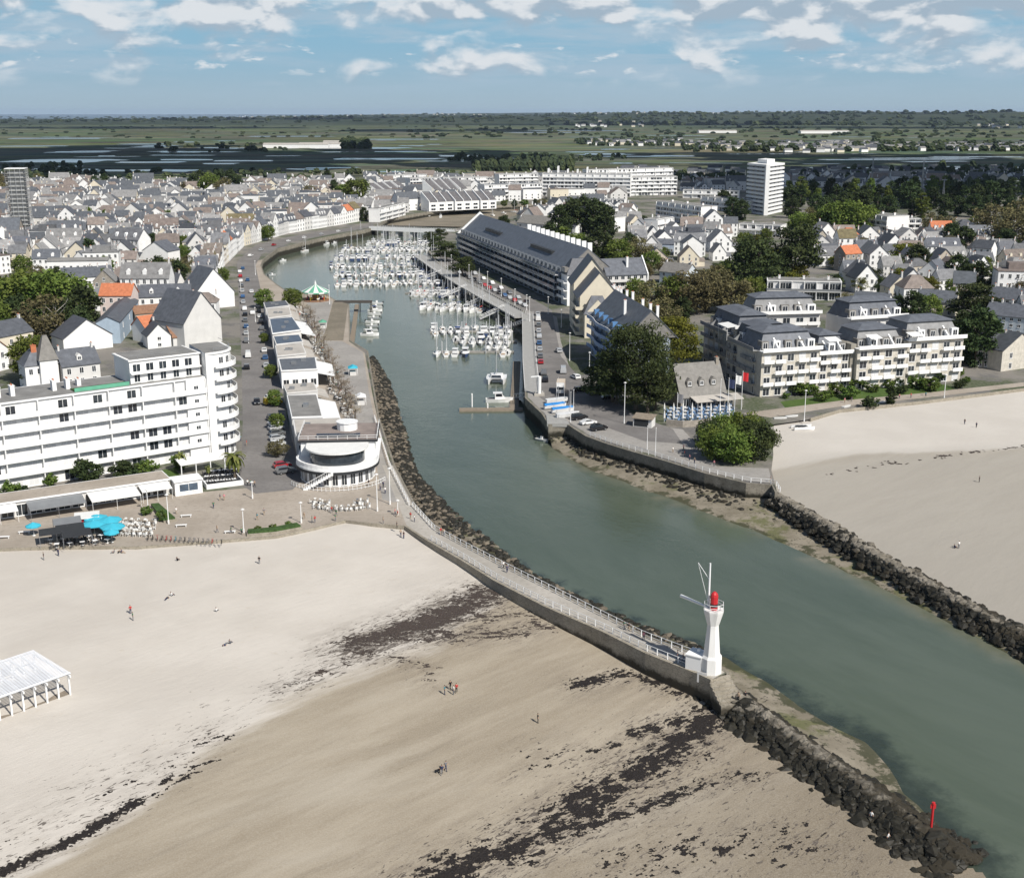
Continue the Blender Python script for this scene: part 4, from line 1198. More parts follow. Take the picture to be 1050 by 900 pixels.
def gable_block():
    """cream gabled flats, its rear wing, and the blue-balconied block before it"""
    A = P(595, 345); B = A + Vector((cos(.05), sin(.05), 0))
    t, L = frame('apartment_building', 'cream gabled apartment building with stepped slate roofs and side balconies by the marina road', 'apartment building', A, B)
    L = 14.6; H = ZH(A.y, 305)
    rise = ZH(A.y + 3, 280) - H
    mb = MB(); gable_wall(mb, 0, L, 3, 20, H, rise, 'y'); part('wall', mb, CREAM, t)
    mb = MB(); gable_roof(mb, 0, L, 3.6, 20, H, rise, .9, .3, 'y'); part('roof', mb, SLATE, t)
    mb = MB(); gable_wall(mb, -.6, L - 1, 20.02, 36, H + 2.6, rise + .6, 'y'); p = part('rear_wall', mb, CREAM, t)
    mb = MB(); gable_roof(mb, -.6, L - 1, 20.4, 36, H + 2.6, rise + .6, .9, .35, 'y'); part('rear_roof', mb, SLATE, p)
    # low front wing with its own slate roof
    mb = MB(); gable_wall(mb, 1.2, 10.6, -3.5, 2.99, H - 5.6, 5.0, 'y'); q = part('front_wing', mb, CREAM, t)
    mb = MB(); hip_roof(mb, 1.2, 10.6, -3.5, 2.7, H - 5.58, 6.2, 3.0, .4); part('front_roof', mb, SLATE, q)
    win(q, 3.4, -3.51, H - 8.4, .9, 1.4); win(q, 7.6, -3.51, H - 8.4, 1.2, 1.3)
    nf = int(H / 3.1)
    for f in range(nf):
        mb = MB(); z = f * 3.1 + .3
        mb.box(-1.7, -.01, 2, 22, z, z + .25, 0); mb.box(-1.7, -1.55, 2, 22, z + .25, z + 1.2, 0); mb.box(-1.55, 2.4, 1.2, 2.98, z, z + .25, 0); mb.box(-1.7, 2.4, 1.1, 1.2, z, z + 1.2, 0)
        part('balcony', mb, CREAM, t)
        for i in range(3): win(t, -.01, 6 + i * 5, z + .5, 2.0, 2.1, -pi / 2)
    for x, y in ((L - 1, 5), (L + .4, 9), (L - 1, 14), (L, 18), (L - 3, 22)): chimney(t, x, y, H - 1, 3.2, .9, .9, WHITE)
    # wing behind to the right: slate roof, pale balconies under creeper
    C, D = P(622, 310), P(663, 308)
    w, L2 = frame('apartment_building', 'pale slate-roofed wing with creeper-covered balconies behind the cream gable', 'apartment building', C, D)
    H2 = ZH(C.y, 282)
    mb = MB(); gable_wall(mb, 0, L2, 0, 13, H2, 6.0, 'x'); part('wall', mb, WHITE2, w)
    mb = MB(); gable_roof(mb, 0, L2 - .8, 0, 13, H2, 6.0, .5, .3, 'x'); rf = part('roof', mb, SLATE, w)
    mb = MB(); V = [(L2 - .2, -.8, 0), (L2 - .2, 13.8, 0), (L2 - .2, 13.8, H2), (L2 - .2, 6.5, H2 + 7.2), (L2 - .2, -.8, H2)]
    mb.add(V + [(a + .5, b, c) for a, b, c in V], [(4, 3, 2, 1, 0), (5, 6, 7, 8, 9), (0, 1, 6, 5), (1, 2, 7, 6), (2, 3, 8, 7), (3, 4, 9, 8), (4, 0, 5, 9)]); part('end_wall', mb, PAINT, w)
    chimney(rf, L2 * .55, 3, H2 + 2, 5, .9, 1, WHITE)
    for f in range(1, 4):
        mb = MB(); mb.box(0, L2 - 1, -1.5, -.01, f * H2 / 4 - .2, f * H2 / 4); mb.box(0, L2 - 1, -1.5, -1.38, f * H2 / 4, f * H2 / 4 + 1); part('balcony', mb, WHITE2, w)
        for i in range(6): win(w, (i + .5) * L2 / 6.4, -.005, f * H2 / 4 + .2, 1.6, 2.0)
    # blue-balconied block by the road
    A, B = P(600, 374), P(630, 392)
    b, L3 = frame('apartment_building', 'small dark apartment building with wavy blue balconies and dormers below the cream gable', 'apartment building', P(601, 363), P(634, 392))
    H3 = 13.5; BLUEB = mat('blue_balcony', (0.10, 0.22, 0.42), rough=.4, var=.15)
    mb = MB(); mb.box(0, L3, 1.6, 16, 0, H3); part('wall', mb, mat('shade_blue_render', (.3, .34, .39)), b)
    for f in range(1, 5):
        mb = MB()
        n = 14
        for i in range(n):
            x0, x1 = i * L3 / n, (i + 1) * L3 / n; o0, o1 = .5 * sin(i * .9), .5 * sin((i + 1) * .9)
            z = f * 3.2; V = [(x0, 1.58, z - .2), (x1, 1.58, z - .2), (x1, o1, z - .2), (x0, o0, z - .2), (x0, 1.58, z), (x1, 1.58, z), (x1, o1, z), (x0, o0, z)]
            mb.add(V, [(0, 1, 2, 3), (4, 7, 6, 5), (3, 2, 6, 7)], 0)
            mb.poly([(x0, o0, z), (x1, o1, z), (x1, o1, z + 1), (x0, o0, z + 1)], 0); mb.poly([(x1, o1 + .1, z), (x0, o0 + .1, z), (x0, o0 + .1, z + 1), (x1, o1 + .1, z + 1)], 0)
            mb.poly([(x0, o0 - .02, z + 1), (x1, o1 - .02, z + 1), (x1, o1 + .14, z + 1.02), (x0, o0 + .14, z + 1.02)], 1)
        part('balcony', mb, [BLUEB, PAINT], b)
        for i in range(7): win(b, (i + .5) * L3 / 7, 1.59, (f - 1) * 3.2 + .3, 2.2, 2.2)
    mb = MB(); gable_roof(mb, 0, L3, 1.6, 18, H3, 8.2, .5, .3, 'x'); rf = part('roof', mb, SLATE, b)
    mb = MB(); mb.poly([(L3 + .3, 1.6, H3), (L3 + .3, 18, H3), (L3 + .3, 9.8, H3 + 8.1)]); mb.poly([(L3, 18, H3), (L3, 1.6, H3), (L3, 9.8, H3 + 8.1)]); part('gable_end', mb, SLATE_GREY, b)
    for i in range(7):
        mb = MB(); x = (i + .5) * L3 / 7.2; mb.box(x - .9, x + .9, 1.9, 4.6, H3 + .3, H3 + 2.3); d = part('dormer', mb, BLUEB, rf)
        win(d, x, 1.89, H3 + .5, 1.3, 1.5)
    for x, y in ((3, 11), (7, 12), (11, 13), (L3 * .6, 12), (L3 * .62, 6), (L3 * .8, 12), (L3 * .9, 13)): chimney(rf, x, y, H3 + 4.5, 4.5, .8, .8, WHITE)


gable_block()


# ---------------------------------------------------------------- mansard apartments behind the far beach
MANS = [mat('mansard_slate', (.16, .17, .19), rough=.6, var=.22, scale=.6), mat('mansard_grey', (.25, .25, .25), rough=.7, var=.2, scale=.6), mat('mansard_dark', (.12, .13, .15), rough=.6, var=.22, scale=.6)]


def mansard_block(t, x0, x1, y0, y1, H, floors, fh, mh, bays, rail, wall, sides=False):
    mb = MB(); mb.box(x0, x1, y0, y1, 0, H); p = part('wall', mb, wall, t)
    mb = MB(); hip_roof(mb, x0, x1, y0 + 1.6, y1, H + .01, mh, 2.0, -.25); rf = part('mansard_roof', mb, MANS[len(bpy.data.objects) % 3], t)
    mb = MB(); i = 1.7; hip_roof(mb, x0 + i, x1 - i, y0 + 1.6 + i, y1 - i, H + mh + .02, 1.3, 4.0, .3); part('upper_roof', mb, MANS[2], rf)
    L = x1 - x0; bw = L / bays
    for f in range(1, floors + 1):
        z = H * f / floors
        mb = MB()
        if f == floors: mb.box(x0 - .3, x1 + .3, y0 - 1.3, y0 + 1.5, z + .012, z + .25); mb.box(x0 - .3, x1 + .3, y0 - 1.3, y0 - 1.15, z + .25, z + 1.15)
        else:
            for k in range(bays):
                if (k * 2 + f) % 5 == 2: continue
                a, b = x0 + k * bw + .25, x0 + (k + 1) * bw - .25
                mb = MB(); mb.box(a, b, y0 - 1.3, y0 - .004, z - .1, z + .12); mb.box(a, b, y0 - 1.3, y0 - 1.18, z + .12, z + 1.05); part('balcony', mb, rail, t)
        if f == floors: part('terrace_parapet', mb, rail, t)
    for f in range(floors):
        for k in range(bays):
            win(p, x0 + (k + .5) * bw, y0 - .004, H * f / floors + .3, bw * .52, 2.0, gm=GLASS if R.random() < .75 else SHUTTER)
    for q in (.28, .72):
        x = x0 + L * q; mb = MB(); V = [(x - .25, y0 - .9, H + .26), (x - .25, y0 + 4.6, H + .26), (x - .25, y0 + 4.6, H + mh * .9)]; mb.add(V + [(a + .5, b, c) for a, b, c in V], [(2, 1, 0), (3, 4, 5), (0, 1, 4, 3), (1, 2, 5, 4), (2, 0, 3, 5)]); part('terrace_divider', mb, rail, t)
    for k in range(bays):
        x = x0 + (k + .5) * bw; mb = MB(); mb.box(x - bw * .3, x + bw * .3, y0 + 1.75, y0 + 4.4, H + .3, H + 2.7); d = part('dormer', mb, PAINT if k % 3 == 1 else SLATE_GREY, rf)
        win(d, x, y0 + 1.74, H + .6, bw * .36, 1.6)
    return p


def mansard_flats():
    C, D = P(779, 407), P(988, 391.5)
    t, L = frame('apartment_building', 'beige mansard-roofed beachfront apartment building with white balconies above the gardens', 'apartment building', C, D)
    H = 12.6
    for k, (a, b, y0, h) in enumerate(((0, .27, 0, 0.6), (.285, .44, 2.2, -1.6), (.455, .70, .2, -.4), (.715, 1.0, 1.9, .9))):
        mansard_block(t, L * a, L * b, y0, y0 + 15, H + h, 4, 3.15, 5.0, max(3, int(L * (b - a) / 3.6)), PAINT, STONE)
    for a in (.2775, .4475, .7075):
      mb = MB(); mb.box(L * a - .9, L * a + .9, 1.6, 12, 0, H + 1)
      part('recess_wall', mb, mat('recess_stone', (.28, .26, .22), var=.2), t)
    for i in range(3):
        mb = MB(); x = L * (.3 + .2 * i); mb.add([(x, -1.5, H + 2.9), (x + 4, -1.5, H + 2.9), (x + 4, 1.8, H + 3.6), (x, 1.8, H + 3.6), (x, -1.5, H + 2.8), (x + 4, -1.5, H + 2.8), (x + 4, 1.8, H + 3.5), (x, 1.8, H + 3.5)], [(0, 1, 2, 3), (7, 6, 5, 4), (4, 5, 1, 0), (5, 6, 2, 1), (6, 7, 3, 2), (7, 4, 0, 3)])
        part('awning', mb, CANVAS, t)
    # shaded wing running back from the corner
    E = P(716, 374)
    w, L2 = frame('apartment_building', 'shaded slate-blue wing of stacked balconies turning back from the beachfront flats', 'apartment building', E, P(775, 405.5))
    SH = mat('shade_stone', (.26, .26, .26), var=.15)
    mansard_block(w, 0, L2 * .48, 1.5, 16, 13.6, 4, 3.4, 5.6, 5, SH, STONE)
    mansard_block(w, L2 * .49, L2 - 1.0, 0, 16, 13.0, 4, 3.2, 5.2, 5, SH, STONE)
    mb = MB(); mb.add([(L2 * .45, -2.5, 17.2), (L2 * .62, -2.5, 17.2), (L2 * .62, 1.0, 17.6), (L2 * .45, 1.0, 17.6), (L2 * .45, -2.5, 17.05), (L2 * .62, -2.5, 17.05), (L2 * .62, 1.0, 17.45), (L2 * .45, 1.0, 17.45)], [(0, 1, 2, 3), (7, 6, 5, 4), (4, 5, 1, 0), (5, 6, 2, 1), (6, 7, 3, 2), (7, 4, 0, 3)])
    for x in (.46, .61): mb.tube((L2 * x, -2.3, 13.2), (L2 * x, -2.3, 17.1), .06, n=4)
    part('terrace_awning', mb, CANVAS, w)
    # back blocks of the same estate
    for a, b, dep, hh, lab in (((770, 368), (838, 366), 14, 15, 'grey-roofed apartment house standing directly behind the mansard corner'), ((868, 372), (925, 368), 14, 14.5, 'flat-topped slate mansard house behind the middle of the beachfront flats')):
        q, L3 = frame('apartment_building', lab, 'apartment building', P(*a), P(*b))
        mansard_block(q, 0, L3, 0, dep, hh, 4, 3.2, 5, 5, PAINT, WHITE2)


mansard_flats()


# ---------------------------------------------------------------- stone chalet restaurant with its terrace
def chalet():
    A, B = P(698, 419), P(743, 415)
    t, L = frame('stone_chalet', 'stone chalet restaurant with tall grey gabled roof and three dormers above a crowded terrace', 'restaurant', A, B)
    H = 3.6; rise = ZH(A.y + 4.5, 374) - H
    mb = MB(); gable_wall(mb, 0, L, 0, 9.5, H, rise, 'x'); part('wall', mb, GRANITE, t)
    mb = MB(); gable_roof(mb, 0, L, 0, 9.5, H, rise, .45, .28, 'x'); rf = part('roof', mb, SLATE_GREY, t)
    for i in range(3):
        x = L * (.22 + .27 * i); z = H + rise * .28; y = 4.75 * .28
        mb = MB(); gable_wall(mb, x - .9, x + .9, y - .4, y + 2.4, 1.5, .9, 'y'); d = part('dormer', mb, SLATE_GREY, rf, loc=(0, 0, z)); win(d, x, y - .41, .35, .9, 1.0)
    chimney(rf, L - .6, 4.7, H + rise - 1.2, 2.4, .9, 1.2, GRANITE)
    mb = MB(); mb.add([(-.5 + 3, -4.5, 2.6), (L + 3.5, -4.5, 2.6), (L + 3.5, -.48, 3.4), (2.5, -.48, 3.4), (2.5, -4.5, 2.4), (L + 3.5, -4.5, 2.4), (L + 3.5, -.48, 3.2), (2.5, -.48, 3.2)], [(0, 1, 2, 3), (7, 6, 5, 4), (4, 5, 1, 0), (5, 6, 2, 1), (6, 7, 3, 2), (7, 4, 0, 3)])
    for i in range(6): mb.tube((3 + i * (L + .2) / 5, -4.3, 0), (3 + i * (L + .2) / 5, -4.3, 2.5), .07, n=4)
    part('veranda', mb, ROOFPALE, t)
    for i in range(6): win(t, 1.6 + i * (L - 2) / 5.5, -.005, .6, 1.4, 1.9)
    # stone house on its left, pale slate gable
    A, B = P(676, 412), P(697, 414)
    w, L2 = frame('stone_annex', 'small cream stone annex with pale gabled roof joined to the chalet', 'house', A, B)
    mb = MB(); gable_wall(mb, 0, L2, 0, 9, 4.2, 4.6, 'y'); part('wall', mb, CREAM, w)
    mb = MB(); gable_roof(mb, 0, L2, 0, 9, 4.2, 4.6, .4, .25, 'y'); part('roof', mb, SLATE_GREY, w)
    win(w, L2 * .3, -.005, 1, .9, 1.8); win(w, L2 * .7, -.005, 1, .9, 1.8)
    # low stone wall under the terrace
    pts = PP([(683, 436), (700, 438), (716, 437), (735, 434)])
    o = quay_wall('terrace_wall', 'low tan stone wall below the chalet terrace', pts, .2, GRANITE, .5, 1, 1.6)
    a, b = P(649, 437), P(668, 439)
    k, L3 = frame('timber_hut', 'grey timber hut with pale lean-to roof at the edge of the quay', 'hut', a, b)
    mb = MB(); mb.box(0, L3, 0, 3.2, 0, 2.4); part('wall', mb, WHITE2, k)
    mb = MB(); mb.add([(-.3, -.4, 2.4), (L3 + .3, -.4, 2.4), (L3 + .3, 3.5, 3.0), (-.3, 3.5, 3.0), (-.3, -.4, 2.2), (L3 + .3, -.4, 2.2), (L3 + .3, 3.5, 2.8), (-.3, 3.5, 2.8)], [(0, 1, 2, 3), (7, 6, 5, 4), (4, 5, 1, 0), (5, 6, 2, 1), (6, 7, 3, 2), (7, 4, 0, 3)]); part('roof', mb, WOOD, k)
    mb = MB(); mb.box(.3, L3 - .9, -.05, 0, .2, 2.1); part('door', mb, DARK, k)


chalet()


# ---------------------------------------------------------------- bridge and carousel
def bridge():
    A, B = P(381, 234), P(462, 237.5)
    t, L = frame('road_bridge', 'low white road bridge on piers across the head of the marina', 'bridge', A, B)
    mb = MB(); mb.box(-2, L + 3, 0, 9, -.9, .35, 0); mb.box(-2, L + 3, 1.2, 7.8, .351, .37, 1); part('deck', mb, [mat('bridge_concrete', (.52, .51, .49), var=.1), M_ASPH], t)
    mb = MB(); mb.box(-2, L + 3, -.3, -.004, -1.5, 1.25); part('parapet', mb, PAINT, t)
    for y in (0.25, 8.9):
        mb = MB()
        for i in range(33): mb.tube((i * L / 32, y, .35), (i * L / 32, y, 1.4), .06, n=4)
        for z in (.8, 1.4): mb.tube((0, y, z), (L, y, z), .06, n=4)
        part('railing', mb, PAINT, t)
    for i in range(5):
        x = L * (i + .7) / 5.4; mb = MB(); mb.box(x - .9, x + .9, .6, 8.4, -7, -.91); part('pier', mb, WHITE2, t)


bridge()


def carousel():
    c = P(324, 308)
    t = thing('carousel', 'green and white striped carousel on the terrace at the marina corner', 'carousel', c)
    n = 16; mb = MB(); r = 6.2
    for i in range(n):
        a, b = 2 * pi * i / n, 2 * pi * (i + 1) / n
        mb.poly([(r * cos(a), r * sin(a), 4.1), (r * cos(b), r * sin(b), 4.1), (.5 * cos(b), .5 * sin(b), 6.9), (.5 * cos(a), .5 * sin(a), 6.9)], i % 2)
        mb.poly([(r * cos(a), r * sin(a), 3.5), (r * cos(b), r * sin(b), 3.5), (r * cos(b), r * sin(b), 4.1), (r * cos(a), r * sin(a), 4.1)], (i + 1) % 2)
    mb.lathe([(.5, 6.8), (.45, 7.6), (.1, 8.6), (.02, 9.2)], 8, 0); part('canopy', mb, [CANVAS, GREENP], t)
    mb = MB(); mb.lathe([(6.0, 0), (6.0, .4), (5.6, .45)], 24); part('platform', mb, BROWNTILE, t)
    mb = MB(); mb.lathe([(1.6, .45), (1.6, 4.6)], 12); part('core', mb, mat('warm_panel', (.42, .24, .12)), t)
    for i in range(10):
        a = 2 * pi * i / 10; mb = MB(); x, y = 5.3 * cos(a), 5.3 * sin(a); mb.tube((x, y, .45), (x, y, 3.9), .07, n=5); part('post', mb, YELLOW, t)
    for i in range(8):
        a = 2 * pi * (i + .5) / 8; x, y = 3.9 * cos(a), 3.9 * sin(a); mb = MB()
        mb.box(-.55, .55, -.2, .2, .9, 1.45, 0, a + pi / 2, (x, y, 0)); mb.box(.4, .75, -.13, .13, 1.3, 1.95, 0, a + pi / 2, (x, y, 0)); mb.tube((x, y, .45), (x, y, 3.8), .05, n=4)
        part('ride_horse', mb, [WHITE, RED, YELLOW][i % 3], t)


carousel()


# ---------------------------------------------------------------- church tower under scaffolding
def church():
    b = P(24, 247); t = thing('church_tower', 'tall church tower wrapped in grey scaffolding at the edge of the old town', 'church tower', b, radians(12))
    H = ZH(b.y, 173); w = 4.6
    mb = MB(); mb.box(-w, w, -w, w, 0, H * .97); part('tower', mb, mat('veiled_stone', (.30, .31, .31), var=.25, scale=.3), t)
    mb = MB(); e = w + 1.5
    for i in range(5):
        x = -e + i * e / 2
        for y in (-e, e): mb.tube((x, y, 0), (x, y, H), .13, n=4); mb.tube((y, x, 0), (y, x, H), .13, n=4)
    part('scaffold_standards', mb, mat('galvanised', (.42, .43, .44), rough=.5), t)
    nl = 17
    for k in range(nl):
        z = H * (k + 1) / nl; mb = MB()
        mb.box(-e, e, -e - .15, -e + 1.1, z - .14, z); mb.box(-e, e, e - 1.1, e + .15, z - .14, z); mb.box(-e - .15, -e + 1.1, -e + 1.11, e - 1.11, z - .14, z); mb.box(e - 1.1, e + .15, -e + 1.11, e - 1.11, z - .14, z)
        for s in (-e, e): mb.tube((-e, s, z - 1.2), (e, s, z - 1.2), .07, n=4); mb.tube((s, -e, z - 1.2), (s, e, z - 1.2), .07, n=4)
        part('scaffold_lift', mb, mat('scaffold_board', (.36, .35, .33), var=.2), t)
    mb = MB(); mb.box(-e, e, -e, e, H, H + .4); part('cap', mb, PAINT, t)
    n = P(6, 250)
    c = thing('church_nave', 'long dark slate church roof beside the scaffolded tower', 'church', (n.x - 8, n.y, 0), radians(5))
    mb = MB(); gable_wall(mb, -18, 18, -6, 6, 8.5, 7.5, 'x'); part('wall', mb, GRANITE, c)
    mb = MB(); gable_roof(mb, -18, 18, -6, 6, 8.5, 7.5, .4, .3, 'x'); part('roof', mb, SLATE, c)
    for i in range(5): win(c, -14 + i * 7, -6.01, 2.2, 1.2, 4.2)


church()


# ---------------------------------------------------------------- white tower block and the white terraced estates
def tower_block():
    A, B, C = P(764, 217.5), P(785, 221), P(802, 217)
    L = [(p.x - B.x, p.y - B.y) for p in (A, B, C)]
    pts = [L[0], L[1], L[2], (L[2][0] + L[0][0] - L[1][0], L[2][1] + L[0][1] - L[1][1])]
    t = thing('tower_block', 'twelve-storey white tower block rising above the trees', 'tower block', B)
    n = 12; H = ZH(B.y, 171); fh = H / n
    cx, cy = sum(p[0] for p in pts) / 4, sum(p[1] for p in pts) / 4
    sc_ = lambda k: [(cx + (x - cx) * k, cy + (y - cy) * k) for x, y in pts]
    mb = MB(); mb.prism(sc_(.9), 0, H); part('wall', mb, mat('tower_panel', (.30, .31, .33), var=.2), t)
    for f in range(n + 1):
        mb = MB(); mb.prism(sc_(1.0), f * fh - .15, f * fh + fh * .44); part('balcony', mb, WHITE, t)
    mb = MB(); d = 1.6
    mb.prism([(L[1][0] - d, L[1][1] - .5), (L[1][0] + d, L[1][1] - .5), (L[1][0] + d, L[1][1] + 4), (L[1][0] - d, L[1][1] + 4)], 0, H + 1.5); part('corner_shaft', mb, WHITE, t)
    mb = MB(); mb.prism(sc_(.45), H + fh * .45, H + 4.6); part('lift_house', mb, WHITE, t)
    for f in range(n):
        for a, b in ((L[0], L[1]), (L[1], L[2])):
            r = atan2(b[1] - a[1], b[0] - a[0])
            for k in (.25, .5, .75):
                x = a[0] + (b[0] - a[0]) * k; y = a[1] + (b[1] - a[1]) * k
                x, y = cx + (x - cx) * .905, cy + (y - cy) * .905
                win(t, x, y, f * fh + fh * .46, 3.6, fh * .36, r)


tower_block()


def terraces():
    G = 'white terraced holiday blocks around the inner basin'
    def blk(a, b, dep, fl, fh, bays, lab, **k): return flats('apartment_building', lab, P(*a), P(*b), dep, fl, fh, bays, group=G, end_windows=False, win_w=2.2, **k)
    blk((556, 201), (646, 202), 22, 6, 3.6, 12, 'broad white terraced block with tall fin walls behind the inner basin', dark=.6)
    t, L, H = blk((646, 201), (694, 200), 20, 5, 3.6, 8, 'white block with a row of grey mansards continuing the broad terraced block', dark=.5)
    blk((672, 225), (718, 232), 14, 4, 3.4, 7, 'low white stepped block below the tower block, near half', dark=.6)
    blk((718, 214), (762, 219), 12, 3, 3.4, 6, 'long low white block leading to the foot of the tower block', dark=.6)
    blk((421, 201), (452, 200), 14, 5, 3.4, 5, 'white cube-like flats behind the old town end of the bridge', dark=.5)
    blk((497, 205), (556, 203), 16, 4, 3.4, 7, 'pale slate-topped block left of the broad terraced block', dark=.6, roof_m=SLATE)
    blk((700, 203), (757, 204), 14, 2, 3.6, 6, 'low white house row half hidden by trees left of the tower block', dark=.5)
    blk((873, 238), (908, 243), 18, 4, 3.3, 6, 'bright white stepped villa block among the trees right of the tower', dark=.5)
    blk((905, 240), (944, 240), 14, 3, 3.3, 6, 'lower white terraces on the right end of the stepped villa', dark=.5)
    blk((757, 241), (800, 243), 14, 2, 3.6, 5, 'plain white box building at the foot of the tower block', dark=.5)
    blk((836, 240), (872, 238), 12, 2, 3.2, 4, 'small white flat-roofed villa left of the stepped villa block', dark=.4)
    blk((786, 307), (862, 309), 13, 2, 4.0, 6, 'modern white flat-roofed house with a long balcony above the mansard flats', dark=.7, rail=METAL)
    blk((612, 236), (630, 238), 10, 3, 3.2, 3, 'small white villa in the trees behind the blue-glazed building', dark=.4)
    blk((674, 246), (691, 243), 10, 4, 3.2, 2, 'narrow white block with a blank flank among trees by the marina estate', dark=.4)
    blk((398, 193), (438, 192), 14, 4, 3.4, 5, 'white flats furthest back beyond the short zigzag row', dark=.5)
    blk((455, 196), (500, 195), 14, 4, 3.4, 6, 'white flats just behind the tall zigzag terraces', dark=.5)
    blk((512, 196), (552, 195), 14, 5, 3.4, 5, 'stepped white flats behind the pale slate-topped block', dark=.5)
    blk((604, 196), (690, 193), 14, 6, 3.6, 9, 'tall white slab showing over the broad terraced block', dark=.5)
    blk((600, 212), (640, 213), 9, 2, 3.4, 5, 'low pale pavilion between the broad block and the dark trees', dark=.5)
    blk((390, 228), (416, 221), 9, 3, 3.2, 4, 'white house row beside the bridge on the old town side', dark=.5)
    # rows of pointed white terraces (stepped party walls over dark roofs)
    def pointed(a, b, n, dep, h, rise, lab):
        t, L = frame('terraced_row', lab, 'terraced row', P(*a), P(*b), G); w = L / n
        for i in range(n):
            o = (i % 3) * .8
            mb = MB(); V = [(i * w + .0, 0 + o, 0), (i * w + w * .94, o, 0), (i * w + w * .94, dep, 0), (i * w, dep, 0)]
            mb.box(i * w, i * w + w * .94, o, dep, 0, h); part('wall', mb, WHITE, t)
            mb = MB(); mb.add([(i * w + .3, o - .2, h), (i * w + w * .94, o - .2, h), (i * w + w * .94, dep, h + rise), (i * w + .3, dep, h + rise), (i * w + .3, dep, h), (i * w + w * .94, dep, h)], [(0, 1, 2, 3), (4, 3, 2, 5), (0, 3, 4), (1, 5, 2), (0, 4, 5, 1)]); part('roof', mb, mat('terrace_slate', (.13, .125, .13), var=.25, scale=.4), t)
            mb = MB(); V = [(i * w - .3, o - .8, 0), (i * w - .3, dep + .3, 0), (i * w - .3, dep + .3, h + rise + 1.4), (i * w - .3, o - .8, h + 1.0)]
            mb.add(V + [(p + .55, q, r) for p, q, r in V], [(3, 2, 1, 0), (4, 5, 6, 7), (0, 1, 5, 4), (1, 2, 6, 5), (2, 3, 7, 6), (3, 0, 4, 7)]); part('fin_wall', mb, PAINT, t)
            for f in range(2): win(t, i * w + w * .5, o - .005, .8 + f * 3, w * .5, 1.6)
        return t
    pointed((440, 217), (510, 214), 8, 15, 7.5, 7, 'dark-roofed terraced row with white stepped party walls above the inner basin')
    pointed((388, 206), (420, 202), 4, 13, 7.5, 8, 'short white row with steep stepped gables at the far end of the old town')
    pointed((446, 206), (480, 202), 4, 13, 8, 10, 'tall white zigzag terraces behind the dark-roofed terraced row')
    # zigzag frame on the broad block
    A, B = P(556, 200.4), P(646, 201.4); z, L = frame('fin_screen', 'row of tall white triangular fins rising over the broad terraced block', 'building frame', A, B, G)
    for i in range(9):
        x = L * (i + .5) / 9; h = 21.6 + (7 if i in (1, 4) else 4.5) - i * .25; mb = MB(); V = [(x, -2.6, 0), (x, 12, 0), (x, 12, h), (x, 3, h)]
        mb.add(V + [(a + .9, b, c) for a, b, c in V], [(3, 2, 1, 0), (4, 5, 6, 7), (0, 1, 5, 4), (1, 2, 6, 5), (2, 3, 7, 6), (3, 0, 4, 7)]); part('fin_wall', mb, PAINT, z)


terraces()


def villa(name, label, A, B, dep, h, rise, wall, roof, axis='x', nw=3, floors=2, chim=1, dorm=0, cat='house', group=None):
    t, L = frame(name, label, cat, A, B, group)
    mb = MB(); gable_wall(mb, 0, L, 0, dep, h, rise, axis); part('wall', mb, wall, t)
    mb = MB(); gable_roof(mb, 0, L, 0, dep, h, rise, .35, .25, axis); rf = part('roof', mb, roof, t)
    for f in range(floors):
        for i in range(nw): win(t, (i + .5) * L / nw, -.005, .7 + f * h / floors, 1.1, min(1.7, h / floors - 1.2))
    for i in range(chim):
        if axis == 'x': chimney(rf, .6 + (L - 1.2) * i / max(1, chim - 1) if chim > 1 else L - .6, dep / 2, h + rise - 1, 2.2)
        else: chimney(rf, L / 2, .6 + (dep - 1.2) * i / max(1, chim - 1) if chim > 1 else dep - .6, h + rise - 1, 2.2)
    for i in range(dorm):
        x = (i + .5) * L / dorm; y = dep / 2 * .3
        mb = MB(); gable_wall(mb, x - .8, x + .8, y - .3, y + 2.2, 1.4, .8, 'y'); d = part('dormer', mb, wall, rf, loc=(0, 0, h + rise * .26)); win(d, x, y - .31, .3, .9, .9)
    return t


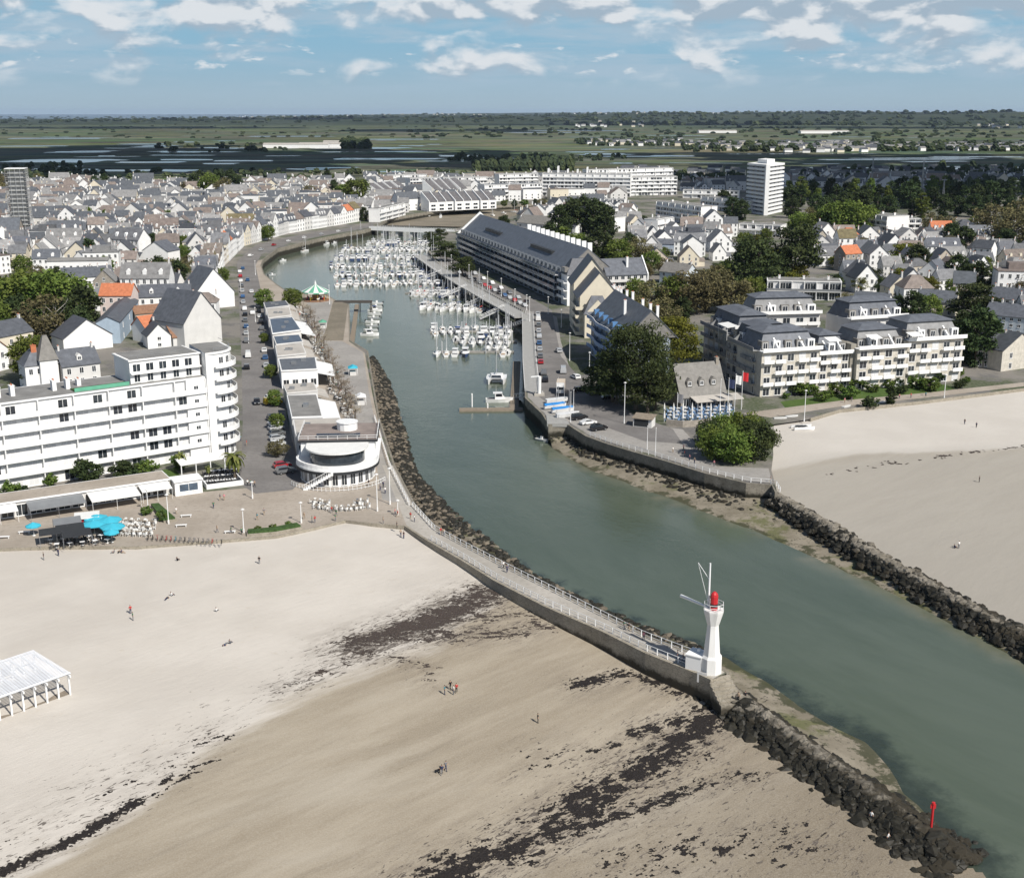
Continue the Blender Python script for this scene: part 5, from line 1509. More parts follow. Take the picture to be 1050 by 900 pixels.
def near_left_houses():
    V = lambda a, b, dep, top, rise, wall, roof, lab, **k: villa('town_house', lab, P(*a), P(*b), dep, max(3.0, ZH(P(*a).y, top)), rise, wall, roof, group=None, **k)
    V((66, 362), (116, 356), 12, 348, 6, WHITE, SLATE, 'plain white house with large blank gable below the park trees', axis='y', nw=0, chim=0)
    V((104, 330), (136, 330), 10, 303, 4, mat('pink_render', (.66, .56, .52), var=.06), TILE, 'pale pink house with bright orange tiled roof and small windows', nw=4, floors=3, chim=1)
    V((143, 322), (197, 320), 12, 305, 4.2, WHITE, SLATE, 'wide white slate-roofed house with central raised front above the orange roof', nw=6, chim=2, dorm=2)
    V((201, 318), (241, 314), 16, 302, 10, WHITE, SLATE, 'big white house with a blank pointed gable close to the street', axis='y', nw=0, chim=1)
    V((190, 357), (228, 350), 18, 332, 10, WHITE2, SLATE, 'large grey-white gabled house behind the round tower', axis='y', nw=0, chim=0)
    V((66, 307), (105, 305), 11, 285, 3.6, WHITE, SLATE, 'long white two-storey house with balcony rail and dark windows below the school', nw=5, chim=1)
    V((50, 288), (112, 287), 9, 268, 1.0, WHITE, FLATROOF, 'flat-fronted white school-like building with window strips', nw=9, chim=0)
    V((147, 270), (173, 271), 12, 257, 5, WHITE, SLATE, 'tall white blank gable standing alone in the old town', axis='y', nw=0, chim=0)
    V((114, 293), (147, 297), 11, 283, 4.6, WHITE, SLATE, 'white house with two-pitched gable and small annex behind the orange roof', axis='y', nw=1, chim=0)
    V((-10, 372), (36, 362), 11, 348, 4.0, CREAM, SLATE, 'cream house with hipped slate roof below the park at the frame edge', nw=3, chim=1)
    V((-14, 384), (10, 378), 9, 362, 4.0, WHITE, BROWNTILE, 'small white house with brownish roof at the lower park corner', axis='y', nw=2, chim=1)
    V((150, 352), (170, 349), 9, 336, 3.4, WHITE, TILE, 'little white house with orange tiles wedged behind the flats', nw=2, chim=1)
    V((152, 358), (176, 356), 9, 345, 4, WHITE, SLATE, 'small white gabled house in front of the little orange-tiled one', axis='y', nw=1, chim=1)
    V((178, 356), (214, 352), 10, 346, 3.4, WHITE2, BROWNTILE, 'pale house with rusty tiled roof just behind the corner tower', nw=2, chim=2)
    V((140, 336), (192, 331), 8, 322, 2.4, mat('tan_roof_wall', (.38, .34, .28)), BROWNTILE, 'long tan-roofed shed building in the block behind the flats', nw=0, chim=0)
    V((124, 352), (143, 328), 8, 330, 2.0, mat('blue_wall', (.34, .42, .50), var=.1), SLATE, 'narrow row house with pale blue shaded wall along the lane', nw=3, chim=0)
    # turreted villa above the long block
    A, B = P(28, 401), P(62, 397)
    t, L = frame('turreted_villa', 'white villa with pointed slate turret and brick chimney behind the long white flats', 'villa', A, B)
    h = ZH(A.y, 376)
    mb = MB(); mb.box(0, L, 0, 9, 0, h); part('wall', mb, WHITE, t)
    mb = MB(); hip_roof(mb, 0, L, 0, 9, h + .01, 4.2, 3.4, .4); rf = part('roof', mb, SLATE, t)
    mb = MB(); mb.box(L - 5.5, L - .5, -1.5, 3.5, 0, h + 1.5); part('turret_wall', mb, WHITE, t)
    mb = MB(); mb.add([(L - 5.9, -1.9, h + 1.5), (L - .1, -1.9, h + 1.5), (L - .1, 3.9, h + 1.5), (L - 5.9, 3.9, h + 1.5), (L - 3.6, .4, h + 8.6), (L - 2.4, .4, h + 8.6), (L - 2.4, 1.6, h + 8.6), (L - 3.6, 1.6, h + 8.6)], [(0, 1, 5, 4), (1, 2, 6, 5), (2, 3, 7, 6), (3, 0, 4, 7), (4, 5, 6, 7), (3, 2, 1, 0)]); part('turret_roof', mb, SLATE_GREY, t)
    chimney(rf, 3.5, 3, h + 1, 4.5, 1.5, 1.2, TILE)
    for i in range(2): win(t, 1.6 + i * 2.4, -.005, h - 2.6, 1.0, 1.6)
    V((66, 398), (104, 393), 9, 376, 4.2, WHITE2, SLATE, 'pale villa with mottled gable next to the turreted villa', nw=3, chim=2, dorm=1)


near_left_houses()


def right_side_houses():
    V = lambda a, b, dep, top, rise, wall, roof, lab, **k: villa('town_house', lab, P(*a), P(*b), dep, max(3.0, ZH(P(*a).y, top)), rise, wall, roof, group=None, **k)
    V((1000, 377), (1030, 379), 11, 358, 4.4, GRANITE, SLATE, 'old granite house with tall chimneys at the far end of the beach gardens', nw=4, chim=2)
    V((1026, 381), (1062, 376), 9, 360, 5.0, STONE, SLATE, 'sunlit stone gable joined to the granite house', axis='y', nw=2, chim=0)
    V((1008, 340), (1064, 346), 11, 322, 4.0, mat('blue_white_render', (.55, .60, .64), var=.06), SLATE, 'bluish white apartment house with many chimneys at the right edge', nw=7, chim=6, floors=3)
    V((1012, 318), (1052, 322), 11, 305, 4.0, WHITE, SLATE, 'white house with a long dark roof just above the bluish apartment house', nw=5, chim=4)
    V((873, 322), (908, 325), 10, 309, 3.6, WHITE, SLATE, 'white row house with dark blue slate roof behind the beachfront flats', nw=4, chim=2)
    V((938, 322), (978, 325), 10, 308, 4.0, CREAM, SLATE, 'cream row house with slate roof behind the beachfront flats', nw=4, chim=2)
    V((976, 310), (998, 311), 11, 290, 4.4, mat('pink_render', (.66, .56, .52)), SLATE, 'tall pinkish house of flats with stacked balconies near the right edge', nw=3, floors=4, chim=1)
    V((676, 290), (703, 293), 10, 278, 4, mat('blue_white_render', (.55, .60, .64)), SLATE_GREY, 'white house with pale grey roof and bluish end wall beside the brown trees', nw=3, chim=2)
    V((672, 259), (712, 260), 10, 250, 2.4, mat('grey_blue_wall', (.36, .42, .50)), SLATE, 'long low grey-blue building with dark doorways in the town centre', nw=6, floors=1, chim=0)
    V((700, 268), (720, 268), 12, 250, 4, WHITE, SLATE, 'tall white house with blank side in the town centre', axis='y', nw=0, chim=0)
    V((588, 235), (612, 237), 10, 224, 4, BROWNTILE, SLATE, 'brick villa with slate roofs among the dark trees behind the marina', nw=3, chim=2, dorm=2)
    V((530, 233), (566, 236), 14, 228, 5, WHITE2, SLATE_GREY, 'long grey slate roof building behind the glass-balconied apartments', nw=5, floors=1, chim=1)
    V((575, 240), (590, 241), 8, 232, 3.4, WHITE, SLATE, 'small slate-roofed house beside the brick villa', nw=2, chim=1)


right_side_houses()
# ---------------------------------------------------------------- where something already stands (3 m cells)
OCC = set(); CELL = 3.0


def occ_mark(pts_fn_rect, pad=1.5):
    o, x0, x1, y0, y1, rz = pts_fn_rect
    c, s = cos(rz), sin(rz); n1 = max(1, int((x1 - x0 + 2 * pad) / 2.0)); n2 = max(1, int((y1 - y0 + 2 * pad) / 2.0))
    for i in range(n1 + 1):
        for j in range(n2 + 1):
            x = x0 - pad + (x1 - x0 + 2 * pad) * i / n1; y = y0 - pad + (y1 - y0 + 2 * pad) * j / n2
            OCC.add((int((o[0] + x * c - y * s) // CELL), int((o[1] + x * s + y * c) // CELL)))


def occ_free(o, x0, x1, y0, y1, rz):
    c, s = cos(rz), sin(rz)
    for i in range(6):
        for j in range(5):
            x = x0 + (x1 - x0) * i / 5; y = y0 + (y1 - y0) * j / 4
            if (int((o[0] + x * c - y * s) // CELL), int((o[1] + x * s + y * c) // CELL)) in OCC: return False
    return True


for o in list(sc.objects):
    if o.parent is None and o.type == 'EMPTY':
        bb = [9e9, -9e9, 9e9, -9e9]
        def rec(q, off):
            for ch in q.children:
                p = off + ch.location
                if ch.type == 'MESH':
                    for v in ch.bound_box:
                        bb[0] = min(bb[0], v[0] + p.x); bb[1] = max(bb[1], v[0] + p.x); bb[2] = min(bb[2], v[1] + p.y); bb[3] = max(bb[3], v[1] + p.y)
                rec(ch, p)
        rec(o, Vector((0, 0, 0)))
        if bb[0] < bb[1]: occ_mark((o.location, bb[0], bb[1], bb[2], bb[3], o.rotation_euler.z))


def occ_poly(pts, pad=0.0):
    xs = [p[0] for p in pts]; ys = [p[1] for p in pts]
    for i in range(int(min(xs) // CELL), int(max(xs) // CELL) + 1):
        for j in range(int(min(ys) // CELL), int(max(ys) // CELL) + 1):
            if inpoly((i + .5) * CELL, (j + .5) * CELL, pts): OCC.add((i, j))


# streets, water and gardens stay free
for q in ([(240, 500), (242, 380), (238, 300), (240, 262), (270, 246), (320, 236), (385, 226), (470, 226), (470, 250), (383, 240), (330, 300), (330, 500)],
          [(118, 372), (126, 372), (143, 330), (134, 330)], [(-10, 360), (90, 352), (92, 300), (80, 278), (0, 282)],
          [(640, 330), (760, 330), (775, 282), (740, 272), (690, 282), (650, 280)], [(560, 260), (640, 275), (640, 238), (560, 234)],
          [(380, 236), (396, 225), (440, 216), (500, 209.5), (600, 207), (606, 209), (566, 216), (520, 226), (470, 240)], [(150, 290), (190, 290), (190, 262), (176, 262), (176, 275), (150, 275)],
          [(740, 296), (830, 296), (826, 236), (800, 232), (760, 245)], [(975, 375), (1040, 350), (1010, 300), (975, 315)], [(352, 212), (382, 212), (382, 196), (352, 196)]):
    occ_poly([(p.x, p.y) for p in PP(q)])

WALLS = [('white', WHITE), ('white', mat('white_render_b', (0.76, 0.76, 0.75), var=.08)), ('off-white', WHITE2), ('cream', CREAM), ('pale grey', mat('grey_render', (.46, .46, .45), var=.08)), ('beige', mat('beige_render', (.52, .46, .38), var=.1)), ('granite', GRANITE)]
ROOFS = [('slate', SLATE), ('dark slate', mat('slate_b', (0.15, 0.152, 0.16), rough=.6, var=.25, rnd=.25)), ('grey', mat('slate_c', (.24, .237, .235), rough=.7, var=.25, rnd=.2)), ('brownish', mat('roof_brown', (.20, .168, .148), rough=.75, var=.25, rnd=.2)), ('mossy', mat('roof_moss', (.16, .135, .075), var=.3)), ('orange-tiled', TILE)]


def house_proto(k, w, d, h, rise, axis, nwin, chims, dorm, annex, hip=False, flat=False):
    t = thing('town_house', 'x x x x', 'house', (0, 0, 0))
    mb = MB()
    if hip or flat: mb.box(-w / 2, w / 2, 0, d, 0, h)
    else: gable_wall(mb, -w / 2, w / 2, 0, d, h, rise, axis)
    if annex: gable_wall(mb, w / 2 + .01, w / 2 + 3.6, 1.2, d - 1, h * .55, 1.4, 'x')
    part('wall', mb, WHITE, t)
    mb = MB()
    if flat: mb.box(-w / 2 - .25, w / 2 + .25, -.25, d + .25, h + .005, h + .4); mb.box(-w / 4, w / 4, d * .35, d * .85, h + .402, h + 2.6)
    elif hip: hip_roof(mb, -w / 2, w / 2, 0, d, h + .01, rise * .85, min(w, d) * .42, .35)
    else: gable_roof(mb, -w / 2, w / 2, 0, d, h, rise, .3, .22, axis)
    if annex: gable_roof(mb, w / 2 + .32, w / 2 + 3.6, 1.2, d - 1, h * .55, 1.4, .28, .2, 'x')
    rf = part('roof', mb, SLATE, t)
    zr = h + rise * (.8 if hip else 1.0) - .7
    if flat: zr = h + .5
    for i in range(chims):
        if axis == 'x': chimney(rf, (-w / 2 + .5) if i == 0 else (w / 2 - .5), d / 2, zr, 1.9)
        else: chimney(rf, .0 if not hip else 1.5, d - .6 if i == 0 else .9, zr, 1.9)
    fl = 2 if h > 4.6 else 1
    if h > 8: fl = 3
    for f in range(fl):
        for i in range(nwin): win(t, -w / 2 + (i + .5) * w / nwin, -.005, .8 + f * h / fl, 1.0, 1.45)
    if axis == 'y' and rise > 3: win(t, 0, -.005, h + .3, .9, 1.1)
    for f in range(fl): win(t, -w / 2 - .005, d * .5, .8 + f * h / fl, .9, 1.3, -pi / 2)
    for i in range(dorm):
        x = -w / 2 + (i + .5) * w / dorm; z = rise * .22
        mb = MB(); gable_wall(mb, x - .7, x + .7, d / 2 * .22 - .3, d / 2 * .22 + 2.0, 1.3, .7, 'y'); dm = part('dormer', mb, WHITE, rf, loc=(0, 0, h + z))
        win(dm, x, d / 2 * .22 - .31, .25, .8, .9)
    return t, dict(w=w + (3.6 if annex else 0), d=d, h=h, rise=rise, dorm=dorm, chims=chims, axis=axis, hip=hip, annex=annex)


PROTO = [house_proto(*a) for a in (
    (0, 11, 8.5, 5.8, 4.2, 'x', 4, 2, 0, False), (1, 9, 10, 5.6, 4.8, 'y', 2, 1, 0, False), (2, 13, 9, 6.2, 4.4, 'x', 5, 2, 2, False), (3, 9.5, 8, 8.6, 3.6, 'x', 3, 1, 0, False),
    (4, 8.5, 11, 4.2, 4.4, 'y', 2, 1, 0, True), (5, 12, 9, 4.4, 4.6, 'x', 3, 1, 3, False), (6, 11, 10, 6.0, 4.4, 'x', 4, 2, 0, False, True), (7, 10, 9, 8.8, 4.4, 'y', 3, 1, 0, False), (8, 14, 8, 5.4, 3.8, 'x', 4, 2, 1, True), (9, 17, 11, 9.4, .01, 'x', 6, 2, 0, False, False, True), (10, 12, 12, 5.2, 5.6, 'y', 3, 1, 0, True), (11, 18, 9, 8.4, 4.6, 'x', 7, 2, 3, False))]

PLACES = []   # (x, y, rz, proto, zone, row, sx)
rh = random.Random(21)


def fill(zone, poly_px, y0, y1, dy, rz0, gap=0.6, skip=0.08, wobble=0.12, keep_y=None):
    poly = [(p.x, p.y) for p in PP(poly_px)]
    xs = [p[0] for p in poly]; row = 0; y = y0
    while y < y1:
        got = 0; x = min(xs); rz = rz0 + rh.uniform(-.10, .10)
        while x < max(xs):
            k = rh.choice((0, 0, 1, 1, 2, 3, 4, 5, 6, 7, 8, 9, 10, 10, 11)); inf = PROTO[k][1]
            s = rh.uniform(.82, 1.2); w = inf['w'] * s
            cx = x + w / 2; cy = y + 3.0 * sin(x * .05 + row) + rh.uniform(-1.4, 1.4) + (x - 0) * tan(rz0) * .0
            r = rz + rh.uniform(-wobble, wobble)
            if rh.random() < .16: r += rh.choice((-1, 1)) * rh.uniform(.3, .8)
            if inpoly(cx, cy + 4, poly) and rh.random() > skip and occ_free((cx, cy, 0), -w / 2 + .4, w / 2 - .4, .6, inf['d'] * s - .6, r):
                PLACES.append([cx, cy, r, k, zone, row, s, got]); got += 1
                occ_mark(((cx, cy, 0), -w / 2 + .8, w / 2 - .8, .8, inf['d'] * s - .8, r), 0.0)
                x += w + (0 if rh.random() < .6 else gap * rh.uniform(1, 5))
            else: x += 3.0
        if got: row += 1
        y += dy * rh.uniform(.92, 1.1)


# tall house fronts along the town quay
_q = PP([(223, 302), (231, 274), (252, 252.5), (297, 239.5), (345, 231.5), (379, 225.5)])
for i, (p, a) in enumerate(along(_q, 10.2, 2.0)):
    k = rh.choice((3, 7, 3, 11, 9, 7)); inf = PROTO[k][1]; s = 10.4 / inf['w']; p = p + Vector((-sin(a), cos(a), 0)) * 1.0
    PLACES.append([p.x, p.y, a, k, 'quay front', 0, s, i]); occ_mark(((p.x, p.y, 0), -5, 5, .5, 9, a), 0.0)
fill('old town', [(-20, 330), (0, 300), (-20, 187), (60, 184), (130, 193), (200, 191), (275, 184), (360, 191), (388, 214), (384, 223), (345, 231), (300, 238), (262, 248), (241, 266), (236, 300), (238, 345), (150, 352), (100, 350)], 470, 1390, 19, .14, skip=.05)
fill('villa quarter', [(640, 232), (700, 236), (760, 242), (830, 244), (950, 247), (1080, 232), (1080, 345), (990, 330), (905, 304), (872, 298), (868, 276), (782, 276), (720, 280), (660, 275)], 420, 900, 23, .10, gap=3.0, skip=.10, wobble=.2)
fill('marina estate', [(450, 200), (560, 190), (700, 196), (757, 197), (757, 190), (560, 184), (380, 184), (380, 192)], 1230, 1480, 26, .05, skip=.04)
fill('basin side', [(388, 230), (396, 222), (440, 213.5), (500, 207), (600, 204), (640, 206), (640, 199), (388, 199)], 950, 1250, 22, .08, gap=4, skip=.1)
fill('villa row', [(566, 219), (606, 210), (640, 212), (660, 226), (640, 232), (600, 236), (560, 230), (530, 230)], 860, 1120, 22, .06, gap=4, skip=.1)
fill('shaded estate', [(800, 192), (1080, 196), (1080, 178), (800, 174)], 1350, 1499, 30, .05, gap=4, skip=.12)

PLACES.sort(key=lambda p: p[1] - (300 if p[4] == 'quay front' else 0))
LIMIT = 262
zrow = {}
cnt = {}
for p in PLACES[:LIMIT]: cnt[(p[4], p[5])] = cnt.get((p[4], p[5]), 0) + 1
WHERE = {'basin side': ('', 'row beside inner basin'), 'villa row': ('', 'row behind glass-balconied building'), 'quay front': ('', 'quayside front'), 'old town': ('from the park side', 'old town row'), 'villa quarter': ('from the pines', 'row above mansard flats'), 'marina estate': ('from the old town', 'row behind basin'), 'shaded estate': ('from the tower block', 'row past dark trees')}
seen = {}
for p in PLACES[:LIMIT]:
    x, y, rz, k, zone, row, s, _ = p
    wn, wm = rh.choices(WALLS, (44, 26, 10, 9, 5, 4, 3))[0]; rn, rm = rh.choices(ROOFS, (30, 28, 18, 12, 5, 1 if zone == 'old town' else 4))[0]
    key = (zone, row); i = seen[key] = seen.get(key, -1) + 1
    inf = PROTO[k][1]
    form = 'flat-roofed' if k == 9 else 'hipped' if inf['hip'] else ('gable-fronted' if inf['axis'] == 'y' else ('tall' if inf['h'] > 8 else 'gabled'))
    a, b = WHERE[zone]
    lab = f"{wn} {form} house, {rn} roof, {ORD[i]} from left in {ORD[row]} {b}" if zone != 'quay front' else f"{wn} {form} house, {rn} roof, {ORD[i]} from the street in the quayside front"
    r, parts = dup(PROTO[k][0], (x, y, 0), rz, lab, 'houses of the town', (s, s, max(s, .95) * rh.uniform(.9, 1.15)))
    for o in parts['wall']: recolour(o, 0, wm)
    for o in parts.get('dormer', []): recolour(o, 0, wm)
    for o in parts['roof']: recolour(o, 0, rm)
# the rest of the roofscape, too far off to tell apart
mb = MB()
for x, y, rz, k, zone, row, s, _ in PLACES[LIMIT:]:
    inf = PROTO[k][1]; b = MB(); w, d, h, r_ = inf['w'] * s, inf['d'] * s, inf['h'] * s, inf['rise'] * s
    wi = rh.choice((0, 0, 0, 1, 2)); ri = rh.choice((3, 3, 4, 5))
    gable_wall(b, -w / 2, w / 2, 0, d, h, r_, inf['axis'], wi); gable_roof(b, -w / 2, w / 2, 0, d, h, r_, .3, .22, inf['axis'], ri)
    b.box(-w / 2, -w / 2 + .8, d / 2 - .5, d / 2 + .5, h + r_ - 1, h + r_ + 1.4, wi)
    for f in range(2):
        for i in range(3):
            xx = -w / 2 + (i + .5) * w / 3; b.poly([(xx - .5, -.02, 1 + f * 2.6), (xx + .5, -.02, 1 + f * 2.6), (xx + .5, -.02, 2.4 + f * 2.6), (xx - .5, -.02, 2.4 + f * 2.6)], 6)
    c_, s_ = cos(rz), sin(rz)
    i0 = len(mb.v); mb.v += [(x + v[0] * c_ - v[1] * s_, y + v[0] * s_ + v[1] * c_, v[2]) for v in b.v]
    mb.f += [tuple(i0 + q for q in f) for f in b.f]; mb.m += b.m
if mb.f:
    struct(mb.build('distant_houses', [WHITE, WHITE2, CREAM, SLATE, ROOFS[2][1], ROOFS[3][1], GLASS]), 'closely packed far houses of the town beyond the nearer rows', 'stuff')
for t, _ in PROTO: remove_tree(t)

# villages across the marsh and on the ridge, a mass of white specks
mb = MB()
def speck(x, y, z, w, d, h, rz, wi, ri):
    b = MB(); gable_wall(b, -w / 2, w / 2, 0, d, h, d * .4, 'x', wi); gable_roof(b, -w / 2, w / 2, 0, d, h, d * .4, .2, .2, 'x', ri)
    c_, s_ = cos(rz), sin(rz); i0 = len(mb.v); mb.v += [(x + v[0] * c_ - v[1] * s_, y + v[0] * s_ + v[1] * c_, z + v[2]) for v in b.v]
    mb.f += [tuple(i0 + q for q in f) for f in b.f]; mb.m += b.m
def village(x0, x1, y0, y1, n, hs=1.0):
    for _ in range(n):
        p = P(rh.uniform(x0, x1), rh.uniform(y0, y1)); w = rh.uniform(10, 18) * hs
        speck(p.x, p.y, hill(p.x, p.y) if p.y > 8200 else 0, w, 9 * hs, rh.uniform(4, 7) * hs, rh.uniform(-.4, .4), rh.choice((0, 0, 1)), rh.choice((2, 3)))
village(600, 720, 145, 150, 50); village(720, 900, 147, 155, 110); village(900, 1050, 149, 155, 60); village(800, 900, 152, 157, 30)
village(810, 1050, 176, 186, 60); village(640, 760, 176, 184, 30)
village(240, 500, 119.5, 121, 70, 1.6); village(780, 1050, 118.5, 122, 130, 1.5); village(560, 780, 119.5, 123, 60, 1.5); village(590, 660, 127, 131, 20, 1.4); village(1000, 1050, 128, 132, 12, 1.4)
struct(mb.build('far_villages', [WHITE, CREAM, SLATE, ROOFS[2][1]]), 'far white villages scattered across the marsh and along the ridge', 'stuff')
# long white sheds out on the marsh and the ridge
for px, py, w, d, h, lab in ((303, 152, 150, 30, 8, 'long white sheds on the marsh, leftmost of the three groups'), (335, 151.5, 130, 34, 8, 'bright white low warehouse on the marsh beside the small wood'), (350, 149.5, 90, 26, 9, 'short white warehouse closest to the small wood on the marsh'), (846, 137, 190, 40, 9, 'isolated long white building on the green plain beyond the marsh'), (736, 136.5, 150, 40, 8, 'pale long shed on the plain before the ridge')):
    p = P(px, py); t = thing('marsh_shed', lab, 'warehouse', (p.x, p.y, 0), rh.uniform(-.08, .08), 'sheds out on the marsh')
    mb = MB(); gable_wall(mb, -w / 2, w / 2, 0, d, h, 3, 'x'); part('wall', mb, WHITE, t)
    mb = MB(); gable_roof(mb, -w / 2, w / 2, 0, d, h, 3, .5, .3, 'x'); part('roof', mb, ROOFPALE, t)
# ---------------------------------------------------------------- trees and shrubs
def leaf_mat(name, c1, c2, trans=0.25):
    m = bpy.data.materials.new(name); m.use_nodes = True; MATS[name] = m
    nt = m.node_tree; N = nt.nodes; L = nt.links; b = N['Principled BSDF']; b.inputs['Roughness'].default_value = .75; b.inputs['Specular IOR Level'].default_value = .12
    at = N.new('ShaderNodeAttribute'); at.attribute_name = 'tint'
    oi = N.new('ShaderNodeObjectInfo')
    mx = N.new('ShaderNodeMix'); mx.data_type = 'RGBA'; L.new(at.outputs['Fac'], mx.inputs[0]); mx.inputs[6].default_value = (*c1, 1); mx.inputs[7].default_value = (*c2, 1)
    hs = N.new('ShaderNodeHueSaturation'); r = N.new('ShaderNodeMapRange'); L.new(oi.outputs['Random'], r.inputs[0]); r.inputs[3].default_value = .78; r.inputs[4].default_value = 1.22
    L.new(r.outputs[0], hs.inputs['Value']); L.new(mx.outputs[2], hs.inputs['Color'])
    r2 = N.new('ShaderNodeMapRange'); L.new(oi.outputs['Random'], r2.inputs[0]); r2.inputs[3].default_value = .485; r2.inputs[4].default_value = .515; L.new(r2.outputs[0], hs.inputs['Hue'])
    L.new(hs.outputs[0], b.inputs['Base Color'])
    tr = N.new('ShaderNodeBsdfTranslucent'); L.new(hs.outputs[0], tr.inputs[0])
    ms = N.new('ShaderNodeMixShader'); ms.inputs[0].default_value = trans; L.new(b.outputs[0], ms.inputs[1]); L.new(tr.outputs[0], ms.inputs[2])
    L.new(ms.outputs[0], N['Material Output'].inputs[0])
    return m


LEAF = {'twig': leaf_mat('twig_bud', (.19, .155, .115), (.32, .27, .20), .1), 'broad': leaf_mat('broad_leaf', (.075, .115, .024), (.165, .205, .046)),
        'dark': leaf_mat('dark_leaf', (.027, .043, .016), (.068, .092, .034), .15),
        'pine': leaf_mat('pine_needle', (.030, .044, .016), (.072, .090, .032), .15),
        'yellow': leaf_mat('yellow_needle', (.075, .085, .014), (.19, .185, .03), .2),
        'brown': leaf_mat('budding_leaf', (.10, .09, .044), (.19, .17, .08), .2),
        'shrub': leaf_mat('shrub_leaf', (.065, .11, .024), (.145, .20, .045)),
        'palm': leaf_mat('palm_leaf', (.08, .10, .025), (.20, .20, .06))}
BARK = mat('bark', (.13, .105, .08), var=.3, scale=2.0)
BARKPALE = mat('pale_bark', (.42, .39, .35), var=.2, scale=2.0)


def tree_proto(kind, H, W, n_clump, n_leaf, leaf, trunk_h, shape, seed, name):
    n_clump = int(n_clump * 1.7); leaf *= 1.3; trunk_h *= .55
    r = random.Random(seed)
    t = thing(name, 'x x x x', 'tree')
    tm = MB(); r0 = H * .028 + .08
    p = Vector((0, 0, -.2)); top = Vector((r.uniform(-.3, .3), r.uniform(-.3, .3), max(trunk_h, H * .55)))
    tm.tube(p, (0, 0, .5), r0 * 1.5, r0, 7); tm.tube((0, 0, .5), top, r0, r0 * .55, 7)
    cl = []
    for k in range(n_clump):
        for _ in range(40):
            if shape == 'round': q = Vector((r.gauss(0, 1), r.gauss(0, 1), r.gauss(0, 1))).normalized() * (r.uniform(.35, 1) ** .5); q = Vector((q.x * W / 2, q.y * W / 2, trunk_h + (H - trunk_h) * (.5 + q.z * .5)))
            elif shape == 'flat':
                a = r.uniform(0, 2 * pi); rr = sqrt(r.random()); lay = r.random(); z = trunk_h + (H - trunk_h) * (.15 + .85 * lay)
                rr *= (1 - .65 * max(0, lay - .35)); q = Vector((cos(a) * rr * W / 2, sin(a) * rr * W / 2, z))
            elif shape == 'cone':
                f = r.random() ** 1.3; a = r.uniform(0, 2 * pi); rr = (1 - f) * .95 + .08; rr *= r.uniform(.45, 1); q = Vector((cos(a) * rr * W / 2, sin(a) * rr * W / 2, trunk_h + (H - trunk_h) * f))
            else:
                f = r.random(); a = r.uniform(0, 2 * pi); rr = sin(pi * (f * .86 + .1)) ** .7 * r.uniform(.4, 1); q = Vector((cos(a) * rr * W / 2, sin(a) * rr * W / 2, trunk_h + (H - trunk_h) * f))
            break
        cl.append(q)
    for q in cl[::max(1, len(cl) // 9)]:
        s = Vector((top.x * .5, top.y * .5, max(.4, min(q.z * .7, top.z)))); tm.tube(s, q, r0 * .35, r0 * .1, 5)
    tm.build('trunk', BARK, t)
    me = MB(); tint = []
    for q in cl:
        cr = W * r.uniform(.12, .20) * (1.15 if n_clump < 20 else 1.0); ct = min(1, max(0, .5 + r.gauss(0, .28) + .25 * (q.z - H * .6) / H)); fl = .45 if shape == 'flat' else .8
        for _ in range(n_leaf):
            d = Vector((r.gauss(0, 1), r.gauss(0, 1), r.gauss(0, 1))); d.normalize(); d *= cr * r.uniform(.35, 1.08)
            c = q + Vector((d.x, d.y, d.z * fl))
            u = Vector((r.gauss(0, 1), r.gauss(0, 1), r.gauss(0, .6))).normalized(); v = u.cross(Vector((r.gauss(0, 1), r.gauss(0, 1), r.gauss(0, 1)))).normalized()
            a = leaf * r.uniform(.6, 1.25); b = a * r.uniform(.5, .8)
            me.poly([c - u * a - v * b * .3, c + v * b, c + u * a + v * b * .2, c - v * b], 0)
            tint.append(min(1, max(0, ct + r.gauss(0, .14))))
    o = me.build('crown', LEAF[kind], t)
    at = o.data.attributes.new('tint', 'FLOAT', 'FACE'); at.data.foreach_set('value', tint)
    return t, H


def palm_proto(seed):
    r = random.Random(seed); t = thing('palm_tree', 'x x x x', 'palm tree'); tm = MB(); tm.tube((0, 0, -.2), (0, 0, 3.6), .32, .24, 8); tm.build('trunk', BARK, t)
    me = MB(); tint = []
    for k in range(34):
        a = r.uniform(0, 2 * pi); e = r.uniform(-.5, 1.1); L_ = r.uniform(2.2, 3.0); prev = Vector((0, 0, 3.6)); side = Vector((-sin(a), cos(a), 0))
        for i in range(5):
            ee = e - i * .35; nx = prev + Vector((cos(a) * cos(ee), sin(a) * cos(ee), sin(ee))) * L_ / 5; w = .42 * (1 - abs(i - 1.5) / 4.5)
            me.poly([prev - side * w, nx - side * w * .8, nx + side * w * .8, prev + side * w]); tint.append(r.random()); prev = nx
    o = me.build('crown', LEAF['palm'], t); at = o.data.attributes.new('tint', 'FLOAT', 'FACE'); at.data.foreach_set('value', tint)
    return t, 5.6


